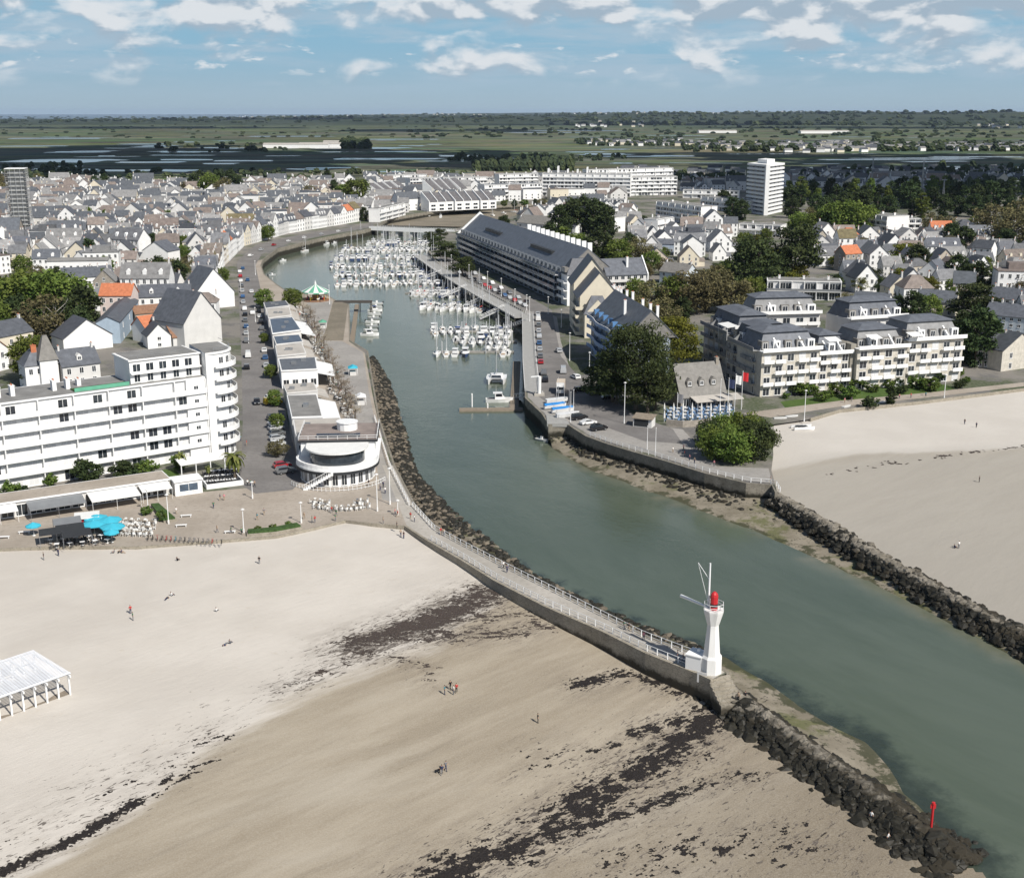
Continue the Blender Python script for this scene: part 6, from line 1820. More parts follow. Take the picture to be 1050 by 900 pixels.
TP = {'broad': [tree_proto('broad', 12, 11, 46, 46, .34, 2.6, 'round', s, 'leafy_tree') for s in (1, 2, 3)],
      'brown': [tree_proto('brown', 11, 11, 44, 40, .28, 2.4, 'round', s, 'budding_tree') for s in (4, 5)],
      'dark': [tree_proto('dark', 12, 8.5, 44, 46, .34, 1.6, 'egg', s, 'evergreen_tree') for s in (6, 7, 8)],
      'pine': [tree_proto('pine', 13, 13, 52, 52, .32, 4.2, 'flat', s, 'pine_tree') for s in (9, 10)],
      'yellow': [tree_proto('yellow', 13, 13, 50, 50, .32, 4.0, 'flat', 12, 'cypress_tree')],
      'cone': [tree_proto('dark', 14, 6.0, 44, 40, .32, 1.2, 'egg', s, 'poplar_tree') for s in (13, 14)],
      'greencone': [tree_proto('broad', 14, 6.5, 44, 40, .32, 1.2, 'egg', s, 'poplar_tree') for s in (17, 18)],
      'shrub': [tree_proto('shrub', 2.6, 3.0, 18, 36, .16, .15, 'round', s, 'shrub') for s in (15, 16)],
      'darkshrub': [tree_proto('dark', 2.6, 3.0, 18, 36, .16, .15, 'round', s, 'shrub') for s in (25, 26)],
      'bigshrub': [tree_proto(k, 7.5, 9.0, 44, 60, .22, .4, 'round', s, 'large_bush') for k, s in (('dark', 19), ('pine', 20), ('broad', 23))],
      'bigpine': [tree_proto('pine', 20, 19, 74, 110, .24, 11.0, 'flat', 31, 'pine_tree')],
      'bigyellow': [tree_proto('yellow', 14, 14, 80, 80, .24, 3.6, 'flat', 33, 'cypress_tree')],
      'pollard': [tree_proto('twig', 5.2, 4.8, 14, 15, .12, 2.6, 'round', s, 'plane_tree') for s in (41, 42)],
      'palm': [palm_proto(22)]}
rt = random.Random(5)


def tree(kind, px, py, top, label, group, ws=1.0, cat=None):
    b = P(px, py); h = max(1.2, ZH(b.y, top)); pr, H = TP[kind][rt.randrange(len(TP[kind]))]; s = h / H
    r, _ = dup(pr, b, rt.uniform(0, 6.28), label, group, (s * ws, s * ws, s))
    if cat: r['category'] = cat
    return r


def trees(lst, group, fmt, **k):
    for i, q in enumerate(lst):
        kind, px, py, top = q[:4]; ws = q[4] if len(q) > 4 else 1.0
        tree(kind, px, py, top, q[5] if len(q) > 5 else fmt.format(o=ORD[i], k={'broad': 'leafy green', 'brown': 'brown budding', 'dark': 'dark evergreen', 'pine': 'dark spreading', 'cone': 'dark slender', 'greencone': 'green slender', 'shrub': 'green', 'darkshrub': 'dark green', 'yellow': 'yellow-green', 'bigshrub': 'large'}.get(kind, 'green')), group, ws, **k)


trees([('broad', -6, 340, 288), ('broad', 12, 338, 284, 1.1), ('broad', 32, 334, 279, 1.1), ('broad', 54, 336, 279, 1.1), ('broad', 74, 338, 284, 1.0), ('dark', 86, 344, 296, 1.1), ('dark', 22, 350, 306, 1.2), ('brown', 46, 352, 304, 1.1), ('dark', 68, 350, 310, 1.1), ('broad', 2, 352, 312, 1.0), ('dark', 84, 352, 316)],
      'trees of the little park', '{k} tree, {o} from the frame edge in the park above the flats')
tree('broad', 33, 392, 346, 'bright green rounded tree standing alone below the park trees', None, .95)
tree('dark', 33, 397, 372, 'low dark tree at the foot of the bright green rounded tree', None, 1.2)
trees([('dark', 152, 292, 268), ('dark', 164, 290, 264), ('brown', 176, 288, 265), ('dark', 184, 296, 268)], 'trees among the old town houses', '{k} tree, {o} from the left in the clump beside the tall blank gable')
trees([('dark', 98, 196, 181), ('dark', 108, 195, 179), ('brown', 40, 190, 178), ('dark', 55, 190, 176), ('brown', 6, 200, 177), ('brown', -4, 205, 182), ('dark', 92, 270, 246), ('broad', 180, 201, 192), ('brown', 192, 200, 186)], 'trees along the far edge of the old town', '{k} tree, {o} one standing between the roofs near the church tower side')
trees([('dark', 198, 200, 180), ('dark', 207, 199, 176), ('broad', 216, 201, 178), ('dark', 225, 199, 176), ('brown', 230, 203, 183), ('dark', 237, 198, 175), ('dark', 244, 200, 180), ('cone', 336, 193, 173), ('dark', 343, 200, 185)], 'dark trees behind the old town roofs', '{k} tree, {o} from the church side in the row behind the old town')
tree('broad', 366, 210, 184, 'large round bright green tree at the far end of the old town', None, 1.15)
tree('broad', 353, 208, 190, 'smaller green tree leaning on the large round bright one', None, 1.1)
tree('dark', 373, 227, 213, 'small dark tree by the quay at the bridge', None, 1.0)
tree('brown', 317, 203, 190, 'brown bushy tree behind the quayside houses', None, 1.1)
# bank between marina and glass building
trees([('pine', 441, 248, 238, 1.5), ('pine', 449, 256, 243, 1.5), ('pine', 458, 268, 250, 1.4), ('pine', 474, 284, 264, 1.3), ('pine', 452, 244, 235, 1.5)], 'round pines on the marina bank', '{k} round pine, {o} from the bridge on the marina bank')
trees([('dark', 517, 240, 222, 1.3), ('dark', 562, 252, 230, 1.2), ('dark', 574, 246, 212, 1.0), ('dark', 586, 240, 205, 1.2), ('dark', 598, 238, 203, 1.2), ('dark', 610, 240, 206, 1.2), ('dark', 621, 246, 212, 1.0), ('dark', 553, 256, 236, 1.2), ('greencone', 578, 262, 233, 1.4), ('broad', 592, 264, 240, 1.1), ('dark', 612, 274, 238, 1.3), ('dark', 602, 268, 246, 1.2), ('broad', 634, 276, 246, 1.0), ('dark', 624, 272, 250, 1.1), ('brown', 655, 272, 244, 1.1), ('dark', 645, 262, 240, 1.1), ('broad', 672, 240, 226, 1.1), ('dark', 660, 235, 222, 1.2), ('broad', 668, 280, 258, 1.0)],
      'trees behind the glass-balconied apartments', '{k} tree, {o} from the left among those behind the glass-balconied apartments')
# gardens in the middle
trees([('brown', 668, 322, 288, 1.1), ('broad', 690, 322, 285, 1.0), ('brown', 706, 322, 279, 1.1), ('brown', 724, 320, 278, 1.2), ('brown', 746, 320, 282, 1.2), ('broad', 768, 316, 286, 1.1), ('brown', 657, 335, 305, .9), ('dark', 700, 330, 306, 1.1), ('brown', 682, 336, 306, 1.0), ('broad', 652, 312, 286, 1.0), ('brown', 738, 300, 272), ('greencone', 778, 312, 284)],
      'trees of the wooded garden', '{k} tree, {o} in the wooded garden between the cream gable and the mansard flats')
tree('bigpine', 652, 420, 334, 'huge dark pine with pale bare trunk beside the stone annex', None, .85)
tree('pine', 632, 414, 364, 'tall dark pine leaning against the huge one on the road side', None, .8)
tree('pine', 672, 420, 374, 'wide-topped dark pine between the huge one and the chalet roof', None, .75)
tree('pine', 628, 412, 366, 'dark spreading pine low against the huge one by the road', None, 1.2)
tree('pine', 664, 424, 382, 'dark spreading pine filling the gap between the huge one and the stone annex', None, 1.1)
tree('bigyellow', 687, 385, 327, 'yellow-green flat-layered cypress behind the chalet', None, .95)
trees([('pine', 772, 300, 246, 1.0), ('dark', 764, 296, 254, 1.0), ('pine', 814, 290, 233, .9), ('dark', 800, 292, 262, 1.1), ('dark', 786, 300, 270, 1.1), ('broad', 744, 290, 268)], 'tall pines in the villa quarter', '{k} pine, {o} of the tall ones among the villas above the mansard flats')
trees([('broad', 846, 242, 214, 1.1), ('broad', 858, 244, 208, 1.1), ('broad', 872, 244, 207, 1.2), ('broad', 888, 240, 212, 1.1), ('brown', 830, 236, 213), ('broad', 820, 240, 218, 1.2), ('broad', 836, 243, 219), ('brown', 970, 244, 222), ('brown', 955, 240, 218), ('dark', 975, 258, 230, 1.3), ('dark', 988, 262, 234, 1.2), ('brown', 1015, 250, 210), ('brown', 1038, 258, 214, 1.1), ('brown', 1052, 252, 204), ('dark', 1030, 262, 236, 1.3)],
      'trees around the stepped villa', '{k} tree, {o} from the tower block in the belt round the stepped villa')
trees([('dark', 750, 222, 203, 1.4), ('dark', 760, 226, 206, 1.3), ('dark', 742, 212, 196, 1.4)], 'evergreens at the tower block foot', '{k} tree, {o} of three in front of the tower block base')
k = 0
belt = []
for row, (y, t0, n) in enumerate(((206, 183, 17), (214, 190, 17), (223, 200, 15))):
    for i in range(n): belt.append((rt.choice(('dark', 'dark', 'cone', 'cone', 'greencone')), 806 + (i + rt.uniform(-.3, .3)) * 250 / n + row * 4, y + rt.uniform(-2, 2), t0 + rt.uniform(-3, 5), rt.uniform(1.0, 1.4)))
for row in range(3):
    sel = [b for b in belt if (b[3] < 189) * 1 + (b[3] < 198) * 1 == 2 - row]
    sel.sort(key=lambda b: b[1])
    trees(sel, 'dark tree belt before the marsh', '{k} tree, {o} from the tower block in the ' + ('rear', 'middle', 'front')[row] + ' line of the dark belt')
trees([('dark', 1000, 376, 318, 1.0), ('dark', 985, 370, 322, 1.0), ('dark', 1014, 362, 326, 1.0), ('pine', 997, 330, 293, 1.2), ('pine', 1012, 336, 305, 1.1), ('dark', 935, 332, 300, 1.1), ('dark', 920, 330, 304, 1.0), ('broad', 952, 330, 303), ('dark', 858, 300, 282), ('brown', 866, 316, 300), ('dark', 1000, 300, 270, 1.4), ('dark', 1028, 300, 276, 1.2), ('dark', 940, 282, 252, 1.2), ('yellow', 928, 275, 250, 1.3), ('broad', 918, 282, 262), ('dark', 860, 275, 258), ('dark', 900, 300, 284), ('dark', 980, 290, 262, 1.1), ('brown', 1045, 306, 280)],
      'trees among the right-hand villas', '{k} tree, {o} counted among the villas on the beach side')
# gardens by the beach: lawns, shrubs
ground('lawn', [(800, 412), (860, 404), (905, 398), (960, 393), (985, 398), (930, 406), (870, 414), (810, 424)], 0.016, M_LAWN)
ground('garden_path', [(760, 424), (790, 428), (860, 417), (947, 408), (1050, 396), (1050, 392), (947, 403), (860, 411), (790, 420)], 0.020, M_PAVE)
sp = []
for i in range(26): x = 806 + i * 7.4; sp.append((rt.choice(('shrub', 'shrub', 'darkshrub')), x, 421 - (x - 806) * .1 - rt.uniform(5, 19), 0, rt.uniform(.9, 1.5)))
trees([(a, b, c, c - rt.uniform(6, 13), e) for a, b, c, d, e in sp], 'garden shrubs before the mansard flats', '{k} garden shrub, {o} from the chalet side before the mansard flats', cat='shrub')
tree('cone', 913, 415, 396, 'dark conical conifer on the garden lawn by the beach', None, 1.5)
tree('darkshrub', 892, 418, 407, 'dome-shaped clipped bush at the edge of the right beach', None, 1.2)
trees([('bigshrub', 733, 470, 437, .9), ('bigshrub', 752, 474, 438, 1.0), ('bigshrub', 772, 471, 432, .9), ('bigshrub', 727, 459, 430, .8), ('bigshrub', 744, 456, 424, .9), ('bigshrub', 764, 457, 423, .9), ('bigshrub', 780, 462, 434, .8)], 'bushes of the round island on the quay', '{k} bush, {o} of seven clumped into the round island beside the right beach', cat='bush')
# shrubs before the white flats
trees([('shrub', 12, 510, 494, 1.0), ('darkshrub', 22, 508, 498, 1.2), ('shrub', 52, 499, 486, .9), ('darkshrub', 90, 496, 472, 1.0), ('darkshrub', 126, 491, 474, 1.3), ('darkshrub', 132, 490, 475, 1.2), ('shrub', 152, 488, 472, 1.2), ('shrub', 184, 482, 466, .9)], 'rounded shrubs before the white flats', '{k} rounded shrub, {o} from the frame edge in front of the white flats', cat='shrub')
tree('palm', 241, 491, 456, 'palm tree on the street corner by the restaurant terrace', None, .9)
tree('palm', 214, 489, 474, 'short palm between the terrace tables', None, .7)
tree('palm', 186, 484, 458, 'short palm against the wall of the white flats', None, .7)
trees([('broad', 271, 352, 342, 1.0), ('broad', 278, 388, 374, 1.0), ('broad', 282, 417, 400, .9), ('brown', 285, 468, 452, 1.3), ('broad', 284, 440, 424, 1.0)], 'small street trees by the halls', '{k} street tree, {o} from the carousel in the parking strip beside the halls')
trees([('pollard', 311 + i * 2.3 + (i % 2) * 5, 321 + i * 5.2, 308.5 + i * 4.98, 1.2) for i in range(22)], 'budding plane trees on the quay terrace', 'twiggy budding plane tree, {o} from the carousel down the quay terrace')
trees([('broad', 271, 316, 297, 1.1), ('broad', 300, 316, 296, 1.1)], 'two trees by the carousel', '{k} round tree, {o} of two between the street and carousel')
trees([('shrub', 150, 528, 519, 1.0), ('shrub', 166, 534, 524, .9), ('shrub', 264, 545, 540, 1.0), ('shrub', 280, 543, 538, 1.1), ('shrub', 296, 540, 536, 1.0)], 'planter shrubs on the promenade', '{k} low shrub, {o} from the parasols in the promenade planters', cat='shrub')
GT = []
for i in range(70):
    f = rt.random(); y = 200 + 95 * f; x = rt.uniform(5, 225 + 120 * (1 - f)); p = P(x, y); h = rt.uniform(6, 10)
    GT.append((rt.choice(('broad', 'broad', 'dark', 'brown', 'greencone')), x, y, pix((p.x, p.y, h))[1], 1.0))
GT.sort(key=lambda q: q[1])
for s_, e_, nm in ((0, 24, 'church side'), (24, 48, 'middle'), (48, 70, 'quay side')): trees(GT[s_:e_], 'garden trees of the old town', '{k} tree, {o} across the ' + nm + ' of the old town roofs')
GT = []
for i in range(56):
    f = rt.random(); y = 236 + 78 * f; x = rt.uniform(645, 1045); p = P(x, y); h = rt.uniform(5, 10)
    if (x < 790 and y > 290): continue
    GT.append((rt.choice(('broad', 'broad', 'dark', 'brown', 'pine', 'yellow')), x, y, pix((p.x, p.y, h))[1], 1.1))
GT.sort(key=lambda q: q[1])
trees(GT[:28], 'garden trees of the villas', '{k} tree, {o} across the villa gardens nearest the marina'); trees(GT[28:], 'garden trees of the villas', '{k} tree, {o} across the villa gardens towards the frame edge')
trees([(rt.choice(('broad', 'dark', 'shrub', 'brown')), 470 + i * 11 + rt.uniform(-3, 3), 213.5 - i * .4 + rt.uniform(-1, 2), 207 - i * .4, 1.3) for i in range(13)], 'trees round the inner basin', '{k} tree, {o} from the bridge round the inner basin')
# bare pale tree in the park
b = P(59, 352); t = thing('bare_tree', 'pale bare dead tree standing in front of the park trees', 'tree', b)
mb = MB(); hh = ZH(b.y, 312); mb.tube((.2, 0, hh * .45), (.2, 0, hh * .5), .34, .24, 6)
for i in range(9):
    a = i * 2.4; z = hh * (.38 + .05 * i); e = Vector((cos(a) * hh * .3, sin(a) * hh * .2, z + hh * .24)); mb.tube((.1, 0, z), e, .16, .07, 5); mb.tube(e, e + Vector((cos(a + .7) * 1.6, sin(a) * 1.2, 1.6)), .07, .03, 4)
part('branches', mb, BARKPALE, t)
mb = MB(); mb.tube((0, 0, 0), (.2, 0, hh * .5), .34, .24, 6); mb.tube((.2, 0, hh * .5), (.5, .1, hh), .24, .06, 6); part('trunk', mb, BARKPALE, t)
for v in TP.values():
    for q, _ in v: remove_tree(q)

# woods and hedges out on the marsh: a mass nobody would count
mb = MB()
def blob(x, y, w, h, m=0, z=0.0):
    n = 5; q = rt.uniform(0, 2)
    V = [(x, y, z + h)]
    for ring, (rr, zz) in enumerate(((.62, .82), (1.0, .42), (.8, 0))):
        for k in range(n):
            a = q + 2 * pi * (k + ring * .5) / n; V.append((x + cos(a) * w * rr * rt.uniform(.75, 1.2), y + sin(a) * w * rr * rt.uniform(.75, 1.2), z + h * zz * rt.uniform(.85, 1.15)))
    F = [(0, 1 + k, 1 + (k + 1) % n) for k in range(n)]
    for ring in range(2):
        a = 1 + ring * n; b = a + n
        for k in range(n): F += [(a + k, b + k, b + (k + 1) % n), (a + k, b + (k + 1) % n, a + (k + 1) % n)]
    mb.add(V, F, m)
def grove(px0, px1, py0, py1, n, w, h):
    for _ in range(n):
        p = P(rt.uniform(px0, px1), rt.uniform(py0, py1)); z = hill(p.x, p.y) if p.y > 8200 else 0
        s = rt.uniform(.6, 1.3); blob(p.x, p.y, w * s, h * s * rt.uniform(.8, 1.2), rt.choice((0, 0, 1)), z)
grove(486, 586, 170, 176, 330, 5, 13); grove(350, 378, 148, 153, 90, 9, 16); grove(640, 760, 185, 190, 160, 5, 10)
grove(700, 1050, 147, 156, 330, 8, 11); grove(590, 700, 143, 150, 110, 8, 10); grove(0, 480, 176, 184, 120, 5, 6); grove(560, 1050, 120, 129, 700, 26, 22); grove(0, 560, 120, 127, 420, 26, 16)
grove(420, 1050, 128, 142, 260, 13, 9); grove(0, 420, 126, 142, 120, 10, 5); grove(820, 1050, 176, 190, 150, 5, 9); grove(160, 300, 147, 156, 60, 7, 7); grove(460, 640, 160, 166, 60, 5, 7); grove(0, 90, 170, 186, 50, 5, 8)
grove(950, 1050, 175, 200, 130, 5, 11); grove(0, 45, 180, 186, 60, 4, 9)
struct(mb.build('far_woods', [mat('wood_far', (.028, .042, .018), var=.4, scale=.05), mat('wood_far_b', (.05, .065, .024), var=.4, scale=.05)]), 'distant woods and hedges across the marsh', 'stuff')
# ---------------------------------------------------------------- walkway on piles, gangways and pontoons of the marina
def deck_strip(name, label, cat, pts, w, z, th, m, piles=0, group=None, rail=False):
    t = thing(name, label, cat, (0, 0, 0), 0, group)
    o = pts[0]; t.location = (o.x, o.y, z)
    L = [p - o for p in pts]
    for p in L: p.z = 0
    rb = ribbon(L, w / 2, -w / 2); n = len(L); mb = MB()
    for i in range(n - 1):
        q = [rb[i], rb[i + 1], rb[2 * n - 2 - i], rb[2 * n - 1 - i]]; mb.prism([(p.x, p.y) for p in q], -th, 0)
    part('deck', mb, m, t)
    if piles:
        for p, a in along(L, piles, 1.0):
            for s in (-1, 1):
                mb = MB(); q = Vector((-sin(a), cos(a), 0)) * (w / 2 - .3) * s; mb.tube((p.x + q.x, p.y + q.y, -th - 6.5), (p.x + q.x, p.y + q.y, -th - .002), .16, n=6); part('pile', mb, WOODDARK, t)
    if rail:
        mb = MB()
        for p, a in along(L, 3.0, 0.2):
            for s in (-1, 1):
                q = Vector((-sin(a), cos(a), 0)) * (w / 2 - .08) * s; mb.tube((p.x + q.x, p.y + q.y, 0), (p.x + q.x, p.y + q.y, 1.05), .05, n=4)
        for s in (-1, 1):
            e = ribbon(L, s * (w / 2 - .08), 0)[:n]
            for a, b in zip(e, e[1:]): mb.tube((a.x, a.y, 1.05), (b.x, b.y, 1.05), .045, n=4); mb.tube((a.x, a.y, .55), (b.x, b.y, .55), .03, n=4)
        part('railing', mb, PAINT, t)
    return t


DECKM = mat('grey_decking', (.33, .325, .31), var=.12, scale=.8)
deck_strip('pile_walkway', 'long pale walkway on dark piles along the marina edge from the pines', 'walkway', PP([(430, 262), (452, 277), (473, 290), (496, 303), (536, 325)]), 7.0, .12, .5, DECKM, 9, None, True)
deck_strip('pile_walkway', 'straight white-railed walkway running down beside the right-hand road', 'walkway', PP([(541, 322), (542, 345), (543, 370), (546, 402)]), 4.6, .14, .5, DECKM, 9, None, True)
GW = [((452, 279), (428, 289)), ((478, 294), (452, 306)), ((497, 305), (478, 315)), ((517, 315), (492, 328)), ((538, 330), (520, 338)), ((553, 405), (530, 409))]
for i, (a, b) in enumerate(GW):
    A, B = P(*a), P(*b, WZ); d = B - A
    t = thing('gangway', f'sloping grey gangway, {ORD[i]} from the bridge, linking the walkway to the pontoons', 'gangway', A, atan2(d.y, d.x), 'gangways of the marina'); L = hypot(d.x, d.y); zb = WZ + .6
    mb = MB(); mb.add([(0, -1.1, 0), (L, -1.1, zb), (L, 1.1, zb), (0, 1.1, 0), (0, -1.1, -.3), (L, -1.1, zb - .3), (L, 1.1, zb - .3), (0, 1.1, -.3)], [(0, 1, 2, 3), (7, 6, 5, 4), (4, 5, 1, 0), (5, 6, 2, 1), (6, 7, 3, 2), (7, 4, 0, 3)]); part('ramp', mb, mat('pale_grating', (.50, .50, .49), var=.1), t)
    for s in (-1.1, 1.1):
        mb = MB(); mb.tube((0, s, 1.05), (L, s, zb + 1.05), .10, n=4)
        for k in range(9): mb.tube((L * k / 8, s, zb * k / 8), (L * k / 8, s, zb * k / 8 + 1.05), .045, n=4)
        part('railing', mb, PAINT, t)

# ---------------------------------------------------------------- boats
HULL = mat('white_gelcoat', (.78, .78, .77), rough=.25, var=.04, spec=.5)
HULLB = mat('navy_gelcoat', (.035, .06, .14), rough=.25, var=.1, spec=.5)
HULLG = mat('grey_gelcoat', (.40, .42, .43), rough=.3, var=.06)
DECKB = mat('boat_deck', (.66, .65, .62), rough=.6, var=.08)
TEAK = mat('teak', (.33, .22, .13), var=.2, scale=3)
COVB = mat('blue_sailcover', (.035, .07, .20), var=.1)
COVW = mat('pale_sailcover', (.62, .62, .60), var=.05)
COVR = mat('red_sailcover', (.36, .04, .04), var=.1)
MAST = mat('mast_alloy', (.62, .63, .64), rough=.4, var=.05, metal=.3)
RUBBER = mat('grey_rubber', (.10, .10, .105), rough=.6)


def hull_mesh(mb, L, Bm, H, m=0, transom=.75, deck=1, sheer=.25):
    """pointed bow at +x, flat stern at -x; keel below the water"""
    st = [(-.5, transom), (-.3, .95), (-.05, 1.0), (.2, .86), (.38, .5), (.5, .02)]
    R_ = []
    for f, w in st:
        x = f * L; y = w * Bm / 2; z = H * (1 + sheer * max(0, f + .05) * 2)
        R_.append([(x - .06 * L * max(0, f), 0, -.35), (x, y * .72, -.05), (x + .03 * L * max(0, f), y, z), (x + .03 * L * max(0, f), -y, z), (x, -y * .72, -.05)])
    V = [p for r in R_ for p in r]; F = []; FM = []
    for i in range(len(st) - 1):
        a, b = i * 5, (i + 1) * 5
        for p, q in ((0, 1), (1, 2), (3, 4), (4, 0)): F.append((a + p, b + p, b + q, a + q)[::-1])
        mb_d = (a + 2, a + 3, b + 3, b + 2)
        F.append(mb_d); FM.append(len(F) - 1)
    F.append((0, 1, 2, 3, 4))
    i0 = len(mb.v); mb.v += V
    for k, f in enumerate(F): mb.f.append(tuple(i0 + q for q in f)); mb.m.append(deck if k in FM else m)


def sailboat(L, cover):
    t = thing('sailing_boat', 'x x x x', 'sailing boat')
    mb = MB(); hull_mesh(mb, L, L * .33, L * .105, 0, .7, 1); part('hull', mb, [HULL, DECKB], t)
    z = L * .105
    mb = MB(); a, b, w = -.12 * L, .24 * L, L * .10
    mb.add([(a, -w, z), (b, -w * .55, z + .05), (b, w * .55, z + .05), (a, w, z), (a, -w * .85, z + .55), (b - .4, -w * .4, z + .42), (b - .4, w * .4, z + .42), (a, w * .85, z + .55)], [(4, 5, 6, 7), (0, 1, 5, 4), (1, 2, 6, 5), (2, 3, 7, 6), (3, 0, 4, 7)])
    c = part('cabin', mb, HULL, t)
    mb = MB()
    for s in (-1, 1): mb.poly([(a + .4, s * (w * .96), z + .2), (b - .9, s * (w * .62), z + .2), (b - 1.0, s * w * .58, z + .4), (a + .4, s * (w * .92), z + .42)][::s])
    part('cabin_windows', mb, GLASS, c)
    mb = MB(); mb.box(-.44 * L, -.14 * L, -L * .075, L * .075, z + .005, z + .03); part('cockpit', mb, TEAK, t)
    mb = MB(); mb.tube((.06 * L, 0, z + .4), (.06 * L, 0, z + L * 1.22), .14, .10, 5); mt = part('mast', mb, MAST, t)
    mb = MB(); mb.tube((.06 * L, 0, z + 1.25), (-.34 * L, 0, z + 1.2), .07, n=5); mb.tube((.05 * L, -L * .09, z + L * .72), (.05 * L, L * .09, z + L * .72), .03, n=4); part('boom', mb, MAST, mt)
    mb = MB(); mb.tube((.05 * L, 0, z + 1.42), (-.33 * L, 0, z + 1.32), .20, .13, 6); part('sail_cover', mb, cover, t)
    mb = MB(); mb.tube((.51 * L, 0, z * 1.25), (.06 * L, 0, z + L * 1.18), .022, n=3); mb.tube((-.49 * L, 0, z), (.06 * L, 0, z + L * 1.2), .02, n=3); part('rigging', mb, MAST, t)
    return t


def cruiser(L, hullm, top):
    t = thing('motor_boat', 'x x x x', 'motor boat')
    z = L * .13; mb = MB(); hull_mesh(mb, L, L * .36, z, 0, .92, 1); part('hull', mb, [hullm, DECKB], t)
    w = L * .13; a, b = -.16 * L, .22 * L
    mb = MB(); mb.add([(a, -w, z), (b, -w * .8, z), (b, w * .8, z), (a, w, z), (a, -w, z + 1.5), (b - .9, -w * .75, z + 1.5), (b - .9, w * .75, z + 1.5), (a, w, z + 1.5)], [(0, 1, 5, 4), (1, 2, 6, 5), (2, 3, 7, 6), (3, 0, 4, 7)], 0); c = part('cabin', mb, HULL, t)
    mb = MB(); mb.box(a - .5, b - .8, -w * 1.05, w * 1.05, z + 1.5, z + 1.62); part('cabin_roof', mb, top, c)
    mb = MB()
    for s in (-1, 1): mb.poly([(a + .2, s * w * 1.01, z + .7), (b - .75, s * w * .86, z + .7), (b - .95, s * w * .82, z + 1.35), (a + .2, s * w * 1.01, z + 1.35)][::s])
    mb.poly([(b - .42, -w * .74, z + .75), (b - .42, w * .74, z + .75), (b - .80, w * .7, z + 1.4), (b - .80, -w * .7, z + 1.4)]); part('windscreen', mb, GLASS, t)
    mb = MB(); mb.box(-.44 * L, -.18 * L, -w, w, z + .005, z + .03); part('cockpit', mb, mat('dark_cockpit', (.14, .14, .15), var=.2), t)
    mb = MB(); mb.tube((a + .3, 0, z + 1.6), (a + .3, 0, z + 3.6), .05, .03, 4); part('antenna', mb, MAST, t)
    return t


def openboat(L, hullm):
    t = thing('open_motor_boat', 'x x x x', 'motor boat')
    z = L * .13; mb = MB(); hull_mesh(mb, L, L * .38, z, 0, .92, 1); part('hull', mb, [hullm, DECKB], t)
    mb = MB(); mb.box(-.36 * L, .22 * L, -L * .11, L * .11, z + .004, z + .03); part('cockpit', mb, HULLG, t)
    mb = MB(); mb.box(-.1 * L, .05 * L, -.45, .45, z + .03, z + 1.0, 0); mb.poly([(.05 * L + .05, -.45, z + .9), (.05 * L + .05, .45, z + .9), (-.02 * L, .4, z + 1.5), (-.02 * L, -.4, z + 1.5)], 1); part('console', mb, [HULL, GLASS], t)
    mb = MB(); mb.box(-.5 * L - .35, -.5 * L + .1, -.25, .25, z - .1, z + .75); part('outboard', mb, DARK, t)
    return t


BP = [(sailboat(8.6, COVB), 'white sailing yacht with navy boom cover', 3.6), (sailboat(7.4, COVW), 'white sailing yacht with pale boom cover', 3.2), (sailboat(9.6, COVB), 'large white sailing yacht with navy boom cover', 3.9), (sailboat(7.8, COVR), 'white sailing yacht with red boom cover', 3.3),
      (cruiser(7.2, HULL, HULL), 'white cabin cruiser', 3.3), (cruiser(8.4, HULLB, HULL), 'navy-hulled cabin cruiser', 3.6), (openboat(5.8, HULL), 'small open white motor boat', 2.8), (openboat(5.2, HULLG), 'small open grey motor boat', 2.6), (cruiser(6.4, HULL, COVB), 'little white cruiser with blue roof', 3.0)]
rb_ = random.Random(17)


def put_boat(k, x, y, rz, label, group, s=1.0):
    r, _ = dup(BP[k][0], (x, y, WZ), rz, label, group, s); return r


